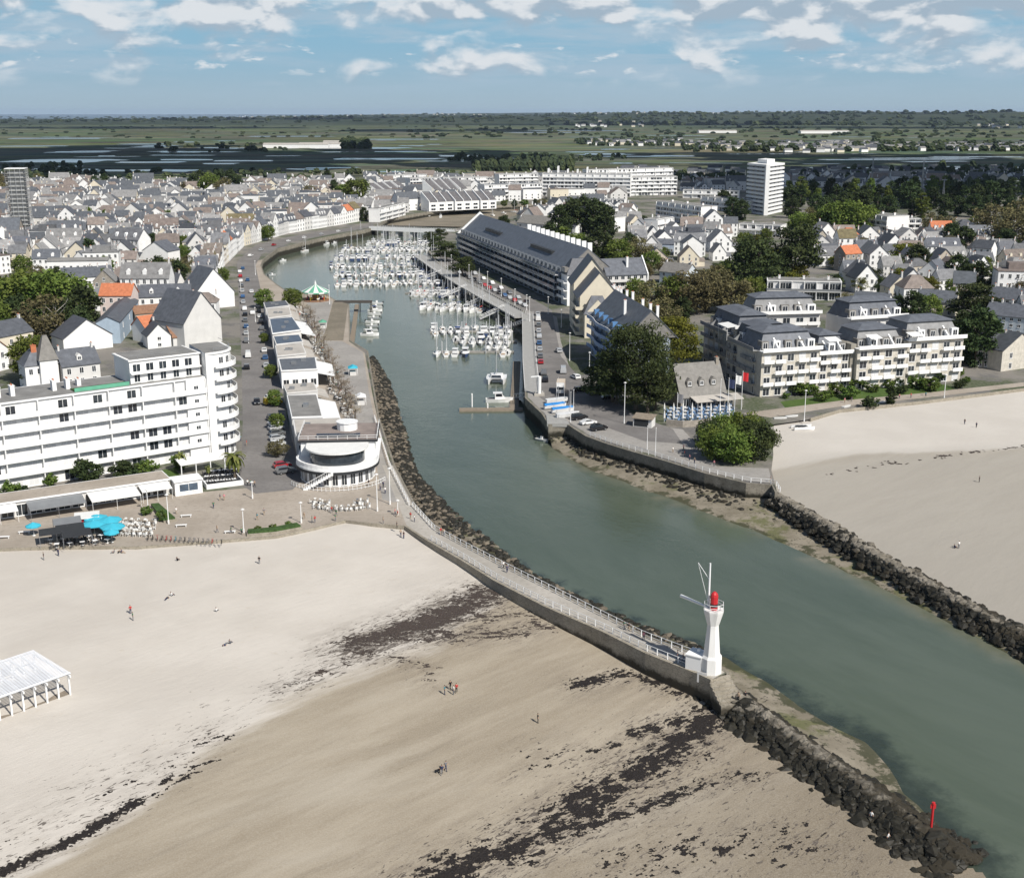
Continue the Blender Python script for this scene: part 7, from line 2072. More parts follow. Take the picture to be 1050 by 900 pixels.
PONT = [  # walkway end, outer end, share of sailing boats
    ((446, 250.5), (378, 250), .3), ((450, 257.5), (350, 257), .35), ((452, 265), (346, 265.5), .4), ((456, 273), (340, 274.5), .35), ((464, 282), (345, 283), .35), ((474, 291), (347, 292), .3), ((496, 304), (416, 301), .55), ((514, 318.5), (432, 315), .6), ((531, 340), (441, 341), .45), ((530, 351), (466, 351.5), .5), ((527, 361.5), (447, 361.5), .45)]
for i, (a, b, sh) in enumerate(PONT):
    A, B = P(*a, WZ), P(*b, WZ); d = B - A; L = d.length; rz = atan2(d.y, d.x); u = d.normalized(); q = Vector((-u.y, u.x, 0))
    t = deck_strip('pontoon', f'floating grey pontoon with mooring piles, {ORD[i]} from the bridge in the marina', 'pontoon', [A, B], 2.0, WZ + .5, .55, mat('pontoon_deck', (.30, .285, .26), var=.2), 0, 'pontoons of the marina')
    for k in range(4):
        mb = MB(); x = L * (.08 + .28 * k); mb.tube((x * u.x + q.x * 1.3, x * u.y + q.y * 1.3, -3), (x * u.x + q.x * 1.3, x * u.y + q.y * 1.3, 4.0), .2, n=6); part('mooring_pile', mb, MAST, t)
    for side, nm in ((1, 'seaward'), (-1, 'bridge')):
        s = 2.2; n = 0
        if i == len(PONT) - 1 and side == -1: end = L * .4
        else: end = L
        while s < end - 1:
            k = rb_.choice((0, 1, 2, 3, 0, 1)) if rb_.random() < sh else rb_.choice((4, 4, 5, 6, 6, 7, 8))
            w = BP[k][2]
            if rb_.random() < .92 and not (i == 10 and side == 1 and L * .1 < s < L * .46):
                ln = {0: 8.6, 1: 7.4, 2: 9.6, 3: 7.8, 4: 7.2, 5: 8.4, 6: 5.8, 7: 5.2, 8: 6.4}[k]
                c = A + u * (s + w / 2) + q * side * (1.25 + ln / 2 + rb_.uniform(0, .5))
                put_boat(k, c.x, c.y, rz + side * pi / 2 + (pi if rb_.random() < .35 else 0) + rb_.uniform(-.07, .07), f"{BP[k][1]}, {ORD[n]} from walkway, {nm} side, {ORD[i]} pontoon", 'boats moored in the marina', rb_.uniform(1.0, 1.22)); n += 1
            s += w * rb_.uniform(.98, 1.08)
# small craft in the near berth beside the slipway
A, B = P(355, 345, WZ), P(366, 312, WZ)
deck_strip('pontoon', 'short pontoon beside the slipway below the carousel', 'pontoon', PP([(361, 351), (366, 313)], WZ), 1.8, WZ + .5, .55, WOOD, 0)
for i in range(9):
    f = i / 8; c = A.lerp(B, f) + Vector((9.0, 2 - f * 2, 0)); k = (4, 6, 7, 6, 7, 6, 8, 6, 6)[i]
    put_boat(k, c.x, c.y, pi if i % 3 else 0, f"{BP[k][1]}, {ORD[i]} from the near end of the slipway berth", 'boats berthed by the slipway')
# boats along the old quay and in the inner basin
for i, (px, py, k) in enumerate(((279, 283, 7), (290, 268, 6), (313, 258, 1), (335, 251, 4), (343, 250, 6), (370, 243, 0))):
    c = P(px, py, WZ); put_boat(k, c.x, c.y, radians(50 + i * 6), f"{BP[k][1]}, {ORD[i]} along the town quay towards the bridge", 'boats along the old town quay')
for i, (px, py, k) in enumerate(((412, 224, 1), (424, 223, 6), (440, 222, 0), (452, 223, 4), (505, 221, 1), (516, 219, 6), (528, 218, 3), (541, 217, 4), (553, 216, 0))):
    c = P(px, py, -4.1); r = put_boat(k, c.x, c.y, radians(20 + 23 * i), f"{BP[k][1]}, {ORD[i]} from the old town in the inner basin", 'boats in the inner basin'); r.location.z = -4.15
# the hammerhead pontoon with its catamaran and cruiser
deck_strip('pontoon', 'T-shaped hammerhead pontoon at the harbour mouth, its long arm', 'pontoon', PP([(530, 372), (527, 420)], WZ), 2.6, WZ + .55, .6, WOOD, 0)
deck_strip('pontoon', 'grey end pontoon lying across the channel at the harbour mouth', 'pontoon', PP([(471, 421), (536, 420.5)], WZ), 3.0, WZ + .52, .6, WOOD, 0)
for px, py, h, lab in ((484, 417, 404, 'white mooring post standing at the outer end of the hammerhead pontoon'), (500, 420, 414, 'short white post on the middle of the hammerhead pontoon')):
    b = P(px, py, WZ); mb = MB(); mb.tube((0, 0, -2), (0, 0, ZH(b.y, h) - WZ), .22, n=7); mb.tube((0, 0, ZH(b.y, h) - WZ), (0, 0, ZH(b.y, h) - WZ + .3), .22, .02, 7); o = mb.build('mooring_post', PAINT); o.location = b; tag(o, lab, 'post')


def catamaran():
    b = P(509, 391, WZ); t = thing('catamaran', 'large white catamaran moored alone above the hammerhead pontoon', 'catamaran', b, radians(-92))
    for s in (-1, 1):
        mb = MB(); hull_mesh(mb, 10.5, 1.9, 1.3, 0, .9, 0); part('hull', mb, HULL, t, loc=(0, s * 2.4, 0))
    mb = MB(); mb.box(-3.6, 1.6, -1.9, 1.9, .9, 1.25, 0); mb.add([(-2.2, -2.3, 1.35), (1.8, -1.9, 1.35), (1.8, 1.9, 1.35), (-2.2, 2.3, 1.35), (-2.2, -2.1, 2.4), (.6, -1.5, 2.3), (.6, 1.5, 2.3), (-2.2, 2.1, 2.4)], [(4, 5, 6, 7), (0, 1, 5, 4), (1, 2, 6, 5), (2, 3, 7, 6), (3, 0, 4, 7)], 0); c = part('bridge_deck', mb, HULL, t)
    mb = MB(); mb.poly([(1.7, -1.75, 1.5), (1.7, 1.75, 1.5), (.75, 1.45, 2.2), (.75, -1.45, 2.2)]); part('windscreen', mb, GLASS, c)
    mb = MB(); mb.box(1.9, 4.2, -1.4, 1.4, 1.05, 1.1); part('trampoline', mb, DARK, t)
    mb = MB(); mb.tube((.4, 0, 2.2), (.4, 0, 14), .12, .08, 6); m = part('mast', mb, MAST, t)
    mb = MB(); mb.tube((.4, 0, 3.4), (-4, 0, 3.2), .2, .15, 6); part('sail_cover', mb, COVB, m)


catamaran()
put_boat(4, P(512, 412, WZ).x, P(512, 412, WZ).y, 0.05, 'white cabin cruiser tied to the hammerhead pontoon below the catamaran', None, 1.15)
put_boat(6, P(521, 363, WZ).x, P(521, 363, WZ).y, 1.5, 'single white boat berthed alone on the last pontoon near the road walkway', None, 1.1)
b = P(556, 452, WZ); put_boat(7, b.x, b.y, radians(-40), 'small grey dinghy tied under the curved quay wall', None, .8)
for t, _, _ in BP: remove_tree(t)

# dinghies under blue covers on the quay corner, lifting mast beside them
for i, (px, py, c, lab) in enumerate(((571, 413, HULL, 'white dinghy hull laid up behind the two blue covered boats'), (569, 419, BLUEP, 'boat under a bright blue cover on the quay corner, further one'), (577, 423, BLUEP, 'boat under a bright blue cover on the quay corner, closer one'), (582, 428, HULL, 'long white hull laid beside the blue covered boats'))):
    b = P(px, py); t = thing('laid_up_boat', lab, 'boat', b, radians(20))
    mb = MB(); hull_mesh(mb, 6.6, 2.3, .9, 0, .7, 0); part('hull', mb, HULL, t, loc=(0, 0, .4))
    if c is BLUEP:
        mb = MB(); mb.add([(-3.3, -1.0, 1.25), (2.6, -.7, 1.4), (3.4, 0, 1.5), (2.6, .7, 1.4), (-3.3, 1.0, 1.25), (-3.2, 0, 1.75), (2.6, 0, 1.9)], [(0, 1, 6, 5), (5, 6, 3, 4), (1, 2, 6), (2, 3, 6), (0, 5, 4)]); part('cover', mb, BLUEP, t)
    mb = MB(); mb.tube((.4, 0, 1.3), (.4, 0, 7.5), .06, .04, 4); part('mast', mb, MAST, t)
b = P(553, 405); t = thing('access_tower', 'white tubular access tower beside the gangway head', 'tower', b)
h = ZH(b.y, 386); mb = MB(); mb.tube((0, 0, 0), (0, 0, h), .55, n=10); mb.tube((0, 0, h), (-2.4, .5, h - .3), .3, n=6); part('column', mb, PAINT, t)
mb = MB(); mb.box(-1.5, 1.5, -1.5, 1.5, 0, .5); part('base', mb, M_CONC, t)
mb = MB(); q = PP([(561, 434), (584, 434.5), (578, 426), (560, 425)], .3); mb.prism([(p.x, p.y) for p in q], -.6, .3); o = mb.build('quay_platform', DECKM); tag(o, 'pale concrete platform jutting from the quay corner below the covered boats', 'platform')
# timber jetty carrying the end of the carousel terrace
deck_strip('timber_pier', 'dark timber pier reaching into the marina beside the carousel', 'pier', PP([(343, 309), (381, 309)]), 5.0, .1, .5, WOODDARK, 5)
# ---------------------------------------------------------------- cars
GLOSS = {n: mat('car_' + n, c, rough=.25, var=.03, spec=.5, coat=.5) for n, c in dict(white=(.72, .72, .71), silver=(.42, .43, .44), black=(.012, .012, .014), grey=(.13, .135, .14), blue=(.04, .10, .22), red=(.34, .02, .025), yellow=(.62, .44, .03)).items()}
TYRE = mat('tyre', (.02, .02, .02), rough=.9)


def car_proto(kind):
    t = thing('parked_car', 'x x x x', 'car')
    if kind == 'hatch': W, pr, gl = .88, [(-2.05, .35), (-2.08, .85), (-1.9, 1.0), (-1.55, 1.46), (.25, 1.48), (.95, 1.0), (1.9, .86), (2.08, .6), (2.05, .35)], [(-1.82, 1.02), (-1.5, 1.40), (.2, 1.42), (.82, 1.02)]
    elif kind == 'suv': W, pr, gl = .94, [(-2.25, .4), (-2.3, .95), (-2.15, 1.1), (-1.95, 1.70), (.3, 1.74), (1.0, 1.14), (2.05, 1.02), (2.28, .75), (2.25, .4)], [(-2.02, 1.14), (-1.85, 1.62), (.25, 1.66), (.88, 1.16)]
    elif kind == 'saloon': W, pr, gl = .90, [(-2.3, .35), (-2.32, .9), (-1.75, .98), (-1.1, 1.40), (.3, 1.42), (1.05, .98), (2.1, .84), (2.32, .6), (2.28, .35)], [(-1.6, 1.0), (-1.05, 1.34), (.25, 1.36), (.92, 1.0)]
    else: W, pr, gl = 1.0, [(-2.6, .4), (-2.62, 1.2), (-2.55, 2.15), (1.2, 2.2), (1.9, 1.3), (2.5, 1.1), (2.6, .7), (2.55, .4)], [(.5, 1.35), (.55, 1.95), (1.15, 2.0), (1.72, 1.36)]
    n = len(pr); mb = MB()
    tuck = lambda z: 1 - .10 * max(0, z - .9) / .6
    V = [(x, -W * tuck(z), z) for x, z in pr] + [(x, W * tuck(z), z) for x, z in pr]
    mb.add(V, [tuple(range(n)), tuple(range(2 * n - 1, n - 1, -1))] + [(i, n + i, n + (i + 1) % n, (i + 1) % n) for i in range(n)])
    part('body', mb, GLOSS['white'], t)
    mb = MB(); g = .012
    for s in (-1, 1): mb.poly([(x, s * (W * tuck(z) + g), z) for x, z in gl][::1 if s < 0 else -1])
    a, b = gl[2], gl[3]; mb.poly([(b[0] + .10, -W * .82, b[1]), (b[0] + .10, W * .82, b[1]), (a[0] + .09, W * .78, a[1]), (a[0] + .09, -W * .78, a[1])])
    a, b = gl[0], gl[1]
    if kind != 'van': mb.poly([(a[0] - .10, W * .82, a[1]), (a[0] - .10, -W * .82, a[1]), (b[0] - .09, -W * .78, b[1]), (b[0] - .09, W * .78, b[1])])
    part('windows', mb, GLASS, t)
    for x in (pr[0][0] * .62, pr[-1][0] * .62):
        for s in (-1, 1):
            mb = MB(); mb.tube((x, s * (W - .2), .33), (x, s * (W + .03), .33), .33, n=12, m=0); mb.tube((x, s * (W + .031), .33), (x, s * (W + .04), .33), .19, n=8, m=1); part('wheel', mb, [TYRE, METAL], t)
    for s in (-1, 1):
        mb = MB(); x = pr[-2][0]; mb.box(x - .12, x + .01, s * W * .62 - .17, s * W * .62 + .17, pr[-2][1] - .02, pr[-2][1] + .16); part('headlight', mb, MAST, t)
    return t


CP = {k: car_proto(k) for k in ('hatch', 'suv', 'saloon', 'van')}
rc = random.Random(9)
COLN = ['white', 'silver', 'black', 'grey', 'blue', 'red']
KN = {'hatch': 'hatchback', 'suv': 'tall car', 'saloon': 'saloon car', 'van': 'van'}


def car(px, py, head_deg, where, group, k=None, c=None, label=None):
    k = k or rc.choice(('hatch', 'hatch', 'suv', 'saloon', 'hatch')); c = c or rc.choices(COLN, (32, 18, 16, 18, 9, 6))[0]
    p = P(px, py); r, parts = dup(CP[k], (p.x, p.y, .012), radians(head_deg), label or f"{c} {KN[k]} {where}", group)
    for o in parts['body']: recolour(o, 0, GLOSS[c])
    if k == 'van': r['category'] = 'van'
    return r


def head(a, b):
    A, B = P(*a), P(*b); return math.degrees(atan2(B.y - A.y, B.x - A.x))


hs = head((255, 430), (251, 330))
G1 = 'cars parked along the café street'
L1 = [(253, 378, 'suv', 'black'), (254.5, 366, 'van', 'white'), (253, 351, 'suv', 'grey'), (252.5, 343, 'hatch', 'silver'), (252.5, 336, 'hatch', 'blue'), (251.5, 329.5, 'hatch', 'grey'), (251.5, 323.5, None, None), (251, 318, None, None), (256, 376, 'hatch', 'white')]
for i, (x, y, k, c) in enumerate(L1[:8]): car(x, y, hs, f"parked, {ORD[i]} up the house side of the café street", G1, k, c)
car(256.5, 377.5, hs, '', None, 'hatch', 'white', 'white hatchback parked nearest the round tower on the café street') if False else None
for i, (x, y) in enumerate([(249.5, 311), (249, 305), (248.5, 299.5), (248, 294), (247, 289), (246.5, 284), (246, 279.5)]): car(x, y, hs, f"parked, {ORD[i]} beyond the gabled house on the upper street", G1)
for i, (x, y, k, c) in enumerate([(274, 384, 'hatch', 'silver'), (273, 376, 'hatch', 'silver'), (272, 368, 'hatch', 'blue'), (271, 360.5, 'hatch', 'white'), (269.5, 345, 'suv', 'black'), (268.5, 338, 'saloon', 'grey'), (267.5, 331.5, 'suv', 'black'), (266.5, 325.5, None, None), (265.5, 320, None, None), (264.5, 314.5, None, None), (263.5, 309, None, None), (262.5, 304, None, None)]): car(x, y, hs, f"parked, {ORD[i]} up the hall side of the café street", G1, k, c)
ha = head((276, 433), (292, 431))
for i, (x, y, k, c) in enumerate([(285, 457, 'hatch', 'white'), (284.5, 451, 'hatch', 'silver'), (284, 446, 'hatch', 'grey'), (283.5, 440.5, 'hatch', 'silver'), (283, 435.5, 'hatch', 'white'), (282.5, 430.5, 'suv', 'black')]): car(x, y, ha + rc.uniform(-3, 3), f"parked nose-in, {ORD[i]} up from the round café", G1, k, c)
car(280, 414.5, ha, '', None, 'van', 'yellow', 'yellow van parked nose-in beside the halls'); car(279, 409.5, ha, '', None, 'hatch', 'white', 'white hatchback parked just beyond the yellow van')
car(289.5, 479, ha, '', None, 'hatch', 'red', 'dark red hatchback at the near end of the café parking strip'); car(293, 485, ha, '', None, 'suv', 'grey', 'dark grey car last in the strip beside the red hatchback')
car(263.5, 414, hs + 180, '', None, 'hatch', 'black', 'black car driving down the middle of the café street')
for i, (x, y) in enumerate([(259, 322), (258, 300), (254, 288), (249, 276), (257, 263), (268, 257), (281, 252), (296, 248), (312, 244.5), (330, 241), (347, 238)]): car(x, y, hs if y > 270 else head((262, 258), (300, 246)), f"on the road, {ORD[i]} going up the town quay", 'cars on the town quay road')
G2 = 'cars parked by the marina road'
hr = head((551, 400), (550, 340))
for i, (x, y, k, c) in enumerate([(559, 391, 'suv', 'black'), (557.5, 384, 'suv', 'grey'), (554.5, 372.5, 'hatch', 'red'), (554, 366.5, 'hatch', 'grey'), (553.5, 359.5, 'hatch', 'silver'), (553, 353, 'hatch', 'blue'), (553, 346.5, 'suv', 'silver'), (552.5, 340.5, 'hatch', 'silver'), (552.3, 334.5, 'hatch', 'grey'), (552, 328.5, 'van', 'white'), (551.5, 323, 'hatch', 'silver')]): car(x, y, hr, f"parked, {ORD[i]} up the walkway side of the marina road", G2, k, c)
car(573, 361, hr + 10, '', None, 'hatch', 'silver', 'pale blue-silver hatchback driving on the marina road'); car(577.5, 382, hr, '', None, 'van', 'silver', 'silver van standing across the marina road from the truck'); car(590, 388, hr + 25, '', None, 'hatch', 'white', 'white hatchback by the lawn under the huge pine')
car(594, 430, 28, '', None, 'suv', 'black', 'black tall car on the quay behind the white saloon'); car(603, 435, 28, '', None, 'saloon', 'white', 'white saloon parked between two black cars on the quay'); car(614, 441, 28, '', None, 'suv', 'black', 'black tall car closest to the curved quay railing')
car(596, 402, 10, '', None, 'suv', 'black', 'black car in the shade of the huge pine by the truck'); car(610, 405, 10, '', None, 'hatch', 'grey', 'grey hatchback in deep shade beneath the huge pine'); car(624, 410, 10, '', None, 'hatch', 'black', 'black hatchback farthest under the huge pine')
hq = head((470, 280), (535, 314))
for i in range(15):
    f = i / 14; car(466 + f * 72, 278 + f * 36.5, hq + rc.uniform(-4, 4), f"parked, {ORD[i]} from the pines beneath the glass balconies", 'cars below the glass balconies')
for i in range(8):
    f = i / 7; car(478 + f * 62, 277 + f * 34, hq, f"on the roadway, {ORD[i]} from the pines along the glass balconies", 'cars below the glass balconies')
# box truck
b = P(575, 402); t = thing('box_truck', 'white and tan box truck parked at the end of the marina road', 'truck', b, radians(hr + 180 - 4))
mb = MB(); mb.box(-3.2, 2.0, -1.2, 1.2, .9, 3.4); part('cargo_box', mb, mat('truck_box', (.55, .47, .38), var=.08), t)
mb = MB(); mb.box(2.03, 2.06, -1.15, 1.15, 1.0, 3.3); mb.box(2.1, 3.7, -1.05, 1.05, .5, 2.5); part('cab', mb, GLOSS['white'], t)
mb = MB(); mb.poly([(3.71, -.9, 1.5), (3.71, .9, 1.5), (3.71, .9, 2.3), (3.71, -.9, 2.3)]); part('windscreen', mb, GLASS, t)
for x in (-2.2, 2.8):
    for s in (-1, 1): mb = MB(); mb.tube((x, s * .85, .45), (x, s * 1.15, .45), .45, n=12); part('wheel', mb, TYRE, t)
for c in CP.values(): remove_tree(c)
# market vans and stalls on the quay terrace
for i, (px, py, m, lab) in enumerate(((370, 414, PAINT, 'white market stall van at the quay edge, further up the terrace'), (380, 456, CANVAS, 'white canopied stall beside the round café near the jetty'), (362, 384, TURQ, 'pale turquoise canopied stall on the quay terrace'), (331, 336, GREENP, 'little green stall between the halls and the slipway'))):
    b = P(px, py); t = thing('market_stall', lab, 'stall', b, radians(100))
    mb = MB(); mb.box(-1.6, 1.6, -1.0, 1.0, 0, 1.1); part('counter', mb, WHITE2, t)
    mb = MB(); mb.add([(-2, -1.5, 2.3), (2, -1.5, 2.3), (2, 1.5, 2.3), (-2, 1.5, 2.3), (-1.6, 0, 3.0), (1.6, 0, 3.0)], [(0, 1, 5, 4), (2, 3, 4, 5), (1, 2, 5), (3, 0, 4), (3, 2, 1, 0)]); part('canopy', mb, m, t)
    for x in (-1.9, 1.9):
        for y in (-1.4, 1.4): mb = MB(); mb.tube((x, y, 0), (x, y, 2.3), .05, n=4); part('post', mb, PAINT, t)


# ---------------------------------------------------------------- people
SH = {n: mat('cloth_' + n, c, var=.12, scale=4) for n, c in dict(black=(.015, .015, .018), navy=(.03, .04, .09), red=(.42, .04, .04), white=(.7, .7, .68), grey=(.18, .18, .19), green=(.06, .16, .10), pink=(.55, .22, .25), tan=(.36, .28, .20), teal=(.06, .25, .30)).items()}
HAIR = mat('dark_hair', (.03, .022, .016))


def person_mesh(pose):
    """one skinned body per pose; material 0 top, 1 trousers, 2 skin, 3 hair"""
    def J(*a): return Vector(a)
    if pose == 'stand': hip, lk, lf, rk, rf = J(0, 0, .92), J(.10, .02, .5), J(.11, -.02, .05), J(-.10, .02, .5), J(-.11, -.02, .05); sh = J(0, 0, 1.42); le, lh, re, rh_ = J(.27, 0, 1.15), J(.28, .08, .88), J(-.27, 0, 1.15), J(-.28, .08, .88)
    elif pose == 'walk': hip, lk, lf, rk, rf = J(0, 0, .90), J(.09, .20, .5), J(.10, .26, .06), J(-.09, .02, .48), J(-.10, -.32, .10); sh = J(0, .05, 1.40); le, lh, re, rh_ = J(.27, -.12, 1.15), J(.28, -.06, .9), J(-.27, .12, 1.13), J(-.27, .30, .95)
    elif pose == 'sit': hip, lk, lf, rk, rf = J(0, 0, .14), J(.14, .38, .40), J(.15, .62, .06), J(-.14, .40, .38), J(-.15, .66, .06); sh = J(0, -.10, .66); le, lh, re, rh_ = J(.26, .05, .42), J(.18, .30, .38), J(-.26, .05, .42), J(-.18, .30, .38)
    else: hip, lk, lf, rk, rf = J(0, 0, .13), J(.10, .42, .16), J(.12, .82, .08), J(-.10, .40, .24), J(-.11, .80, .07); sh = J(0, -.50, .16); le, lh, re, rh_ = J(.32, -.35, .10), J(.36, -.08, .08), J(-.32, -.35, .10), J(-.36, -.08, .08)
    up = (sh - hip).normalized()
    neck = sh + up * .08; head_ = sh + up * .24; crown = sh + up * .36
    pts = [hip, hip.lerp(sh, .5), sh, neck, head_, crown, hip + J(.09, 0, -.02), lk, lf, lf + J(0, .16, -.02), hip + J(-.09, 0, -.02), rk, rf, rf + J(0, .16, -.02), sh + J(.19, 0, -.03), le, lh, sh + J(-.19, 0, -.03), re, rh_]
    ed = [(0, 1), (1, 2), (2, 3), (3, 4), (4, 5), (0, 6), (6, 7), (7, 8), (8, 9), (0, 10), (10, 11), (11, 12), (12, 13), (2, 14), (14, 15), (15, 16), (2, 17), (17, 18), (18, 19)]
    rad = [.15, .14, .15, .06, .105, .07, .10, .075, .05, .04, .10, .075, .05, .04, .075, .055, .04, .075, .055, .04]
    me = bpy.data.meshes.new('body'); me.from_pydata([tuple(p) for p in pts], ed, [])
    o = bpy.data.objects.new('tmp', me); col.objects.link(o)
    md = o.modifiers.new('s', 'SKIN'); sk = me.skin_vertices[0].data
    for i, r in enumerate(rad): sk[i].radius = (r, r)
    sk[0].use_root = True
    o.modifiers.new('d', 'SUBSURF').levels = 1
    dg = bpy.context.evaluated_depsgraph_get(); ev = o.evaluated_get(dg); m2 = bpy.data.meshes.new_from_object(ev)
    bpy.data.objects.remove(o)
    segs = [(pts[a], pts[b], 0 if a in (0, 1, 2, 14, 17) and b in (1, 2, 14, 15, 17, 18) else (2 if a in (2, 3) or b in (16, 19) else (3 if a == 4 else 1))) for a, b in ed]
    mi = []
    for p in m2.polygons:
        c = p.center; best = (9, 0)
        for a, b, k in segs:
            d = b - a; t = max(0, min(1, (c - a).dot(d) / d.length_squared)); q = (c - (a + d * t)).length
            if q < best[0]: best = (q, k)
        mi.append(best[1])
    m2.materials.clear()
    for q in (SH['black'], SH['navy'], SKIN, HAIR): m2.materials.append(q)
    m2.polygons.foreach_set('material_index', mi); m2.polygons.foreach_set('use_smooth', [True] * len(mi))
    return m2


PM = {k: person_mesh(k) for k in ('stand', 'walk', 'sit', 'lie')}
rpn = random.Random(33)
PTXT = {'stand': 'standing', 'walk': 'walking', 'sit': 'sitting', 'lie': 'lying'}


def person(px, py, label, group, pose='stand', top=None, low=None, hf=None, s=1.0, rz=None, at=None):
    p = at if at is not None else (solve(px, py, hf) if hf else P(px, py))
    o = bpy.data.objects.new('person', PM[pose]); col.objects.link(o); o.location = (p.x, p.y, p.z + .015); o.rotation_euler = (0, 0, rpn.uniform(0, 6.28) if rz is None else rz); o.scale = (s * .88,) * 3
    t = top or rpn.choice(list(SH)); l = low or rpn.choice(('black', 'navy', 'grey', 'tan', 'navy'))
    recolour(o, 0, SH[t]); recolour(o, 1, SH[l])
    return tag(o, label.replace('@', t), 'person', group)


GB = 'people out on the sand'
for px, py, pose, c, lab in ((134, 629, 'stand', 'red', 'person in red standing on the pale sand, beside one in green'), (136.5, 636, 'stand', 'green', 'person in green standing just below the one in red'), (171, 614, 'lie', 'black', 'person in black lying on the dry sand with a white towel'), (176, 611, 'sit', 'white', 'person in white sitting behind the lying one in black'), (222, 627, 'sit', 'white', 'person sitting alone in white in the middle of the dry sand'), (231, 661, 'lie', 'navy', 'person in navy stretched out on the sand, lower of the sunbathers'), (236, 660, 'sit', 'grey', 'person in grey sitting beside the stretched-out one in navy'),
                            (266, 578, 'stand', 'black', 'person in black standing on the sand below the long planter'), (182, 575, 'sit', 'black', 'person in black sitting on the sand below the bicycle racks'), (117, 567, 'sit', 'grey', 'person in grey sitting on the sand right of the turquoise parasols'), (122, 566, 'lie', 'tan', 'person in tan lying on the sand right of the turquoise parasols'), (125, 567, 'sit', 'navy', 'person in navy sitting on the sand right of the turquoise parasols'), (45, 574, 'stand', 'black', 'person in black standing on the sand below the dark sails'), (60, 570, 'stand', 'navy', 'person in navy standing at the edge of the sails terrace'),
                            (456, 712, 'stand', 'teal', 'person in teal, front one of the four walking on the wet sand'), (462, 707, 'walk', 'black', 'person in black at the back of the four on the wet sand'), (465, 712, 'stand', 'white', 'person in white in the middle of the four on the wet sand'), (468, 710, 'walk', 'red', 'person in red, outermost of the four on the wet sand'), (551.5, 741, 'stand', 'black', 'lone person in black standing on the wet sand towards the lighthouse'), (457, 790, 'walk', 'grey', 'person in grey walking with a dog on the low wet sand'), (453, 794, 'walk', 'navy', 'person in navy bending along beside the one with a dog'),
                            (411, 550, 'walk', 'tan', 'person in tan coming off the jetty steps onto the sand'), (414, 552, 'stand', 'black', 'person in black standing where jetty and sand meet'), (893, 842, 'stand', 'white', 'person in white at the foot of the groyne, upper of two'), (910, 864, 'walk', 'white', 'person in white at the foot of the groyne, lower of two')):
    person(px, py, lab, GB, pose, c, None, hL)
for px, py, pose, c, lab in ((989, 435, 'stand', 'black', 'person in black standing on the dry right beach, upper one'), (1001, 438.5, 'stand', 'navy', 'person in navy standing on the dry right beach, lower one'), (1004, 494.5, 'stand', 'black', 'lone dark figure halfway down the right beach'), (979, 562, 'sit', 'navy', 'person in navy crouching on the wet right beach'), (983, 562, 'stand', 'white', 'person in white standing on the wet right beach beside the crouching one')):
    person(px, py, lab, GB, pose, c, None, hR)
GP = 'people strolling on the promenade'
for i, (px, py) in enumerate(((181, 527), (219, 521), (226, 513), (230, 513), (254, 498), (257, 498), (261, 499), (271, 528), (264, 533), (312, 532), (320, 536), (323, 536), (340, 526), (345, 529), (378, 498), (390, 503), (395, 506), (393, 500), (405, 528), (408, 530), (421, 532), (425, 535), (344, 534), (393, 537), (407, 542), (237, 547), (248, 548), (223, 546), (247, 452), (253, 457))):
    person(px, py, f"person in @, {ORD[i]} met walking the promenade towards the jetty", GP, rpn.choice(('stand', 'walk', 'walk')))
GJ = 'people walking on the jetty'
for i, (px, py) in enumerate(((452, 548), (455, 549), (516, 583), (520, 587), (640, 645), (645, 647), (660, 656), (695, 676), (700, 679))):
    person(px, py, f"person in @, {ORD[i]} out along the jetty", GJ, 'walk', None, None, None, 1.0, None, P(px, py, .012))
person(758, 722, 'person in tan climbing the rocks beyond the lighthouse steps', None, 'stand', 'tan', 'black', None, 1, None, P(757, 719, -2.0)); person(765, 720, 'person in black on the rocks beyond the lighthouse steps', None, 'stand', 'black', 'black', None, 1, None, P(764, 718, -2.2))
for i, (px, py) in enumerate(((690, 464), (701, 462), (702, 468), (707, 472), (712, 475), (732, 478), (790, 494))): person(px, py, f"person in @, {ORD[i]} along the right quay from the hut", 'people on the right quay', rpn.choice(('stand', 'walk')))
for i, (px, py) in enumerate(((866, 413), (873, 412), (890, 411), (915, 408.5), (922, 409), (934, 408), (949, 407))): person(px, py, f"person in @, {ORD[i]} along the garden path above the right beach", 'people on the garden path', rpn.choice(('stand', 'walk')))
GQ = 'crowd on the quay terrace'
for i in range(60):
    f = (i + rpn.random()) / 60; px = 312 + 52 * f + rpn.gauss(0, 3); py = 322 + 105 * f + rpn.uniform(-3, 3)
    person(px, py, f"person in @, {ORD[i]} down the terrace crowd from the carousel" if i < len(ORD) else f"person in @ among the last of the terrace crowd, {ORD[i - len(ORD)]} one down", GQ, rpn.choice(('stand', 'walk', 'stand')))
# dog
b = solve(449, 792, hL); t = thing('dog', 'small dark dog trotting beside the two walkers on the low sand', 'dog', b, .4)
mb = MB(); mb.tube((-.32, 0, .38), (.25, 0, .42), .12, .15, 7)
mb.tube((.25, 0, .45), (.42, 0, .62), .08, .07, 6); mb.tube((.38, 0, .62), (.60, 0, .58), .085, .045, 6); mb.tube((-.32, 0, .42), (-.55, 0, .58), .03, .02, 4)
for x in (-.26, .2):
    for s in (-.07, .07): mb.tube((x, s, .36), (x + .03, s, .18), .05, .035, 5); mb.tube((x + .03, s, .18), (x, s, 0), .035, .03, 5)
part('body', mb, SH['black'], t)


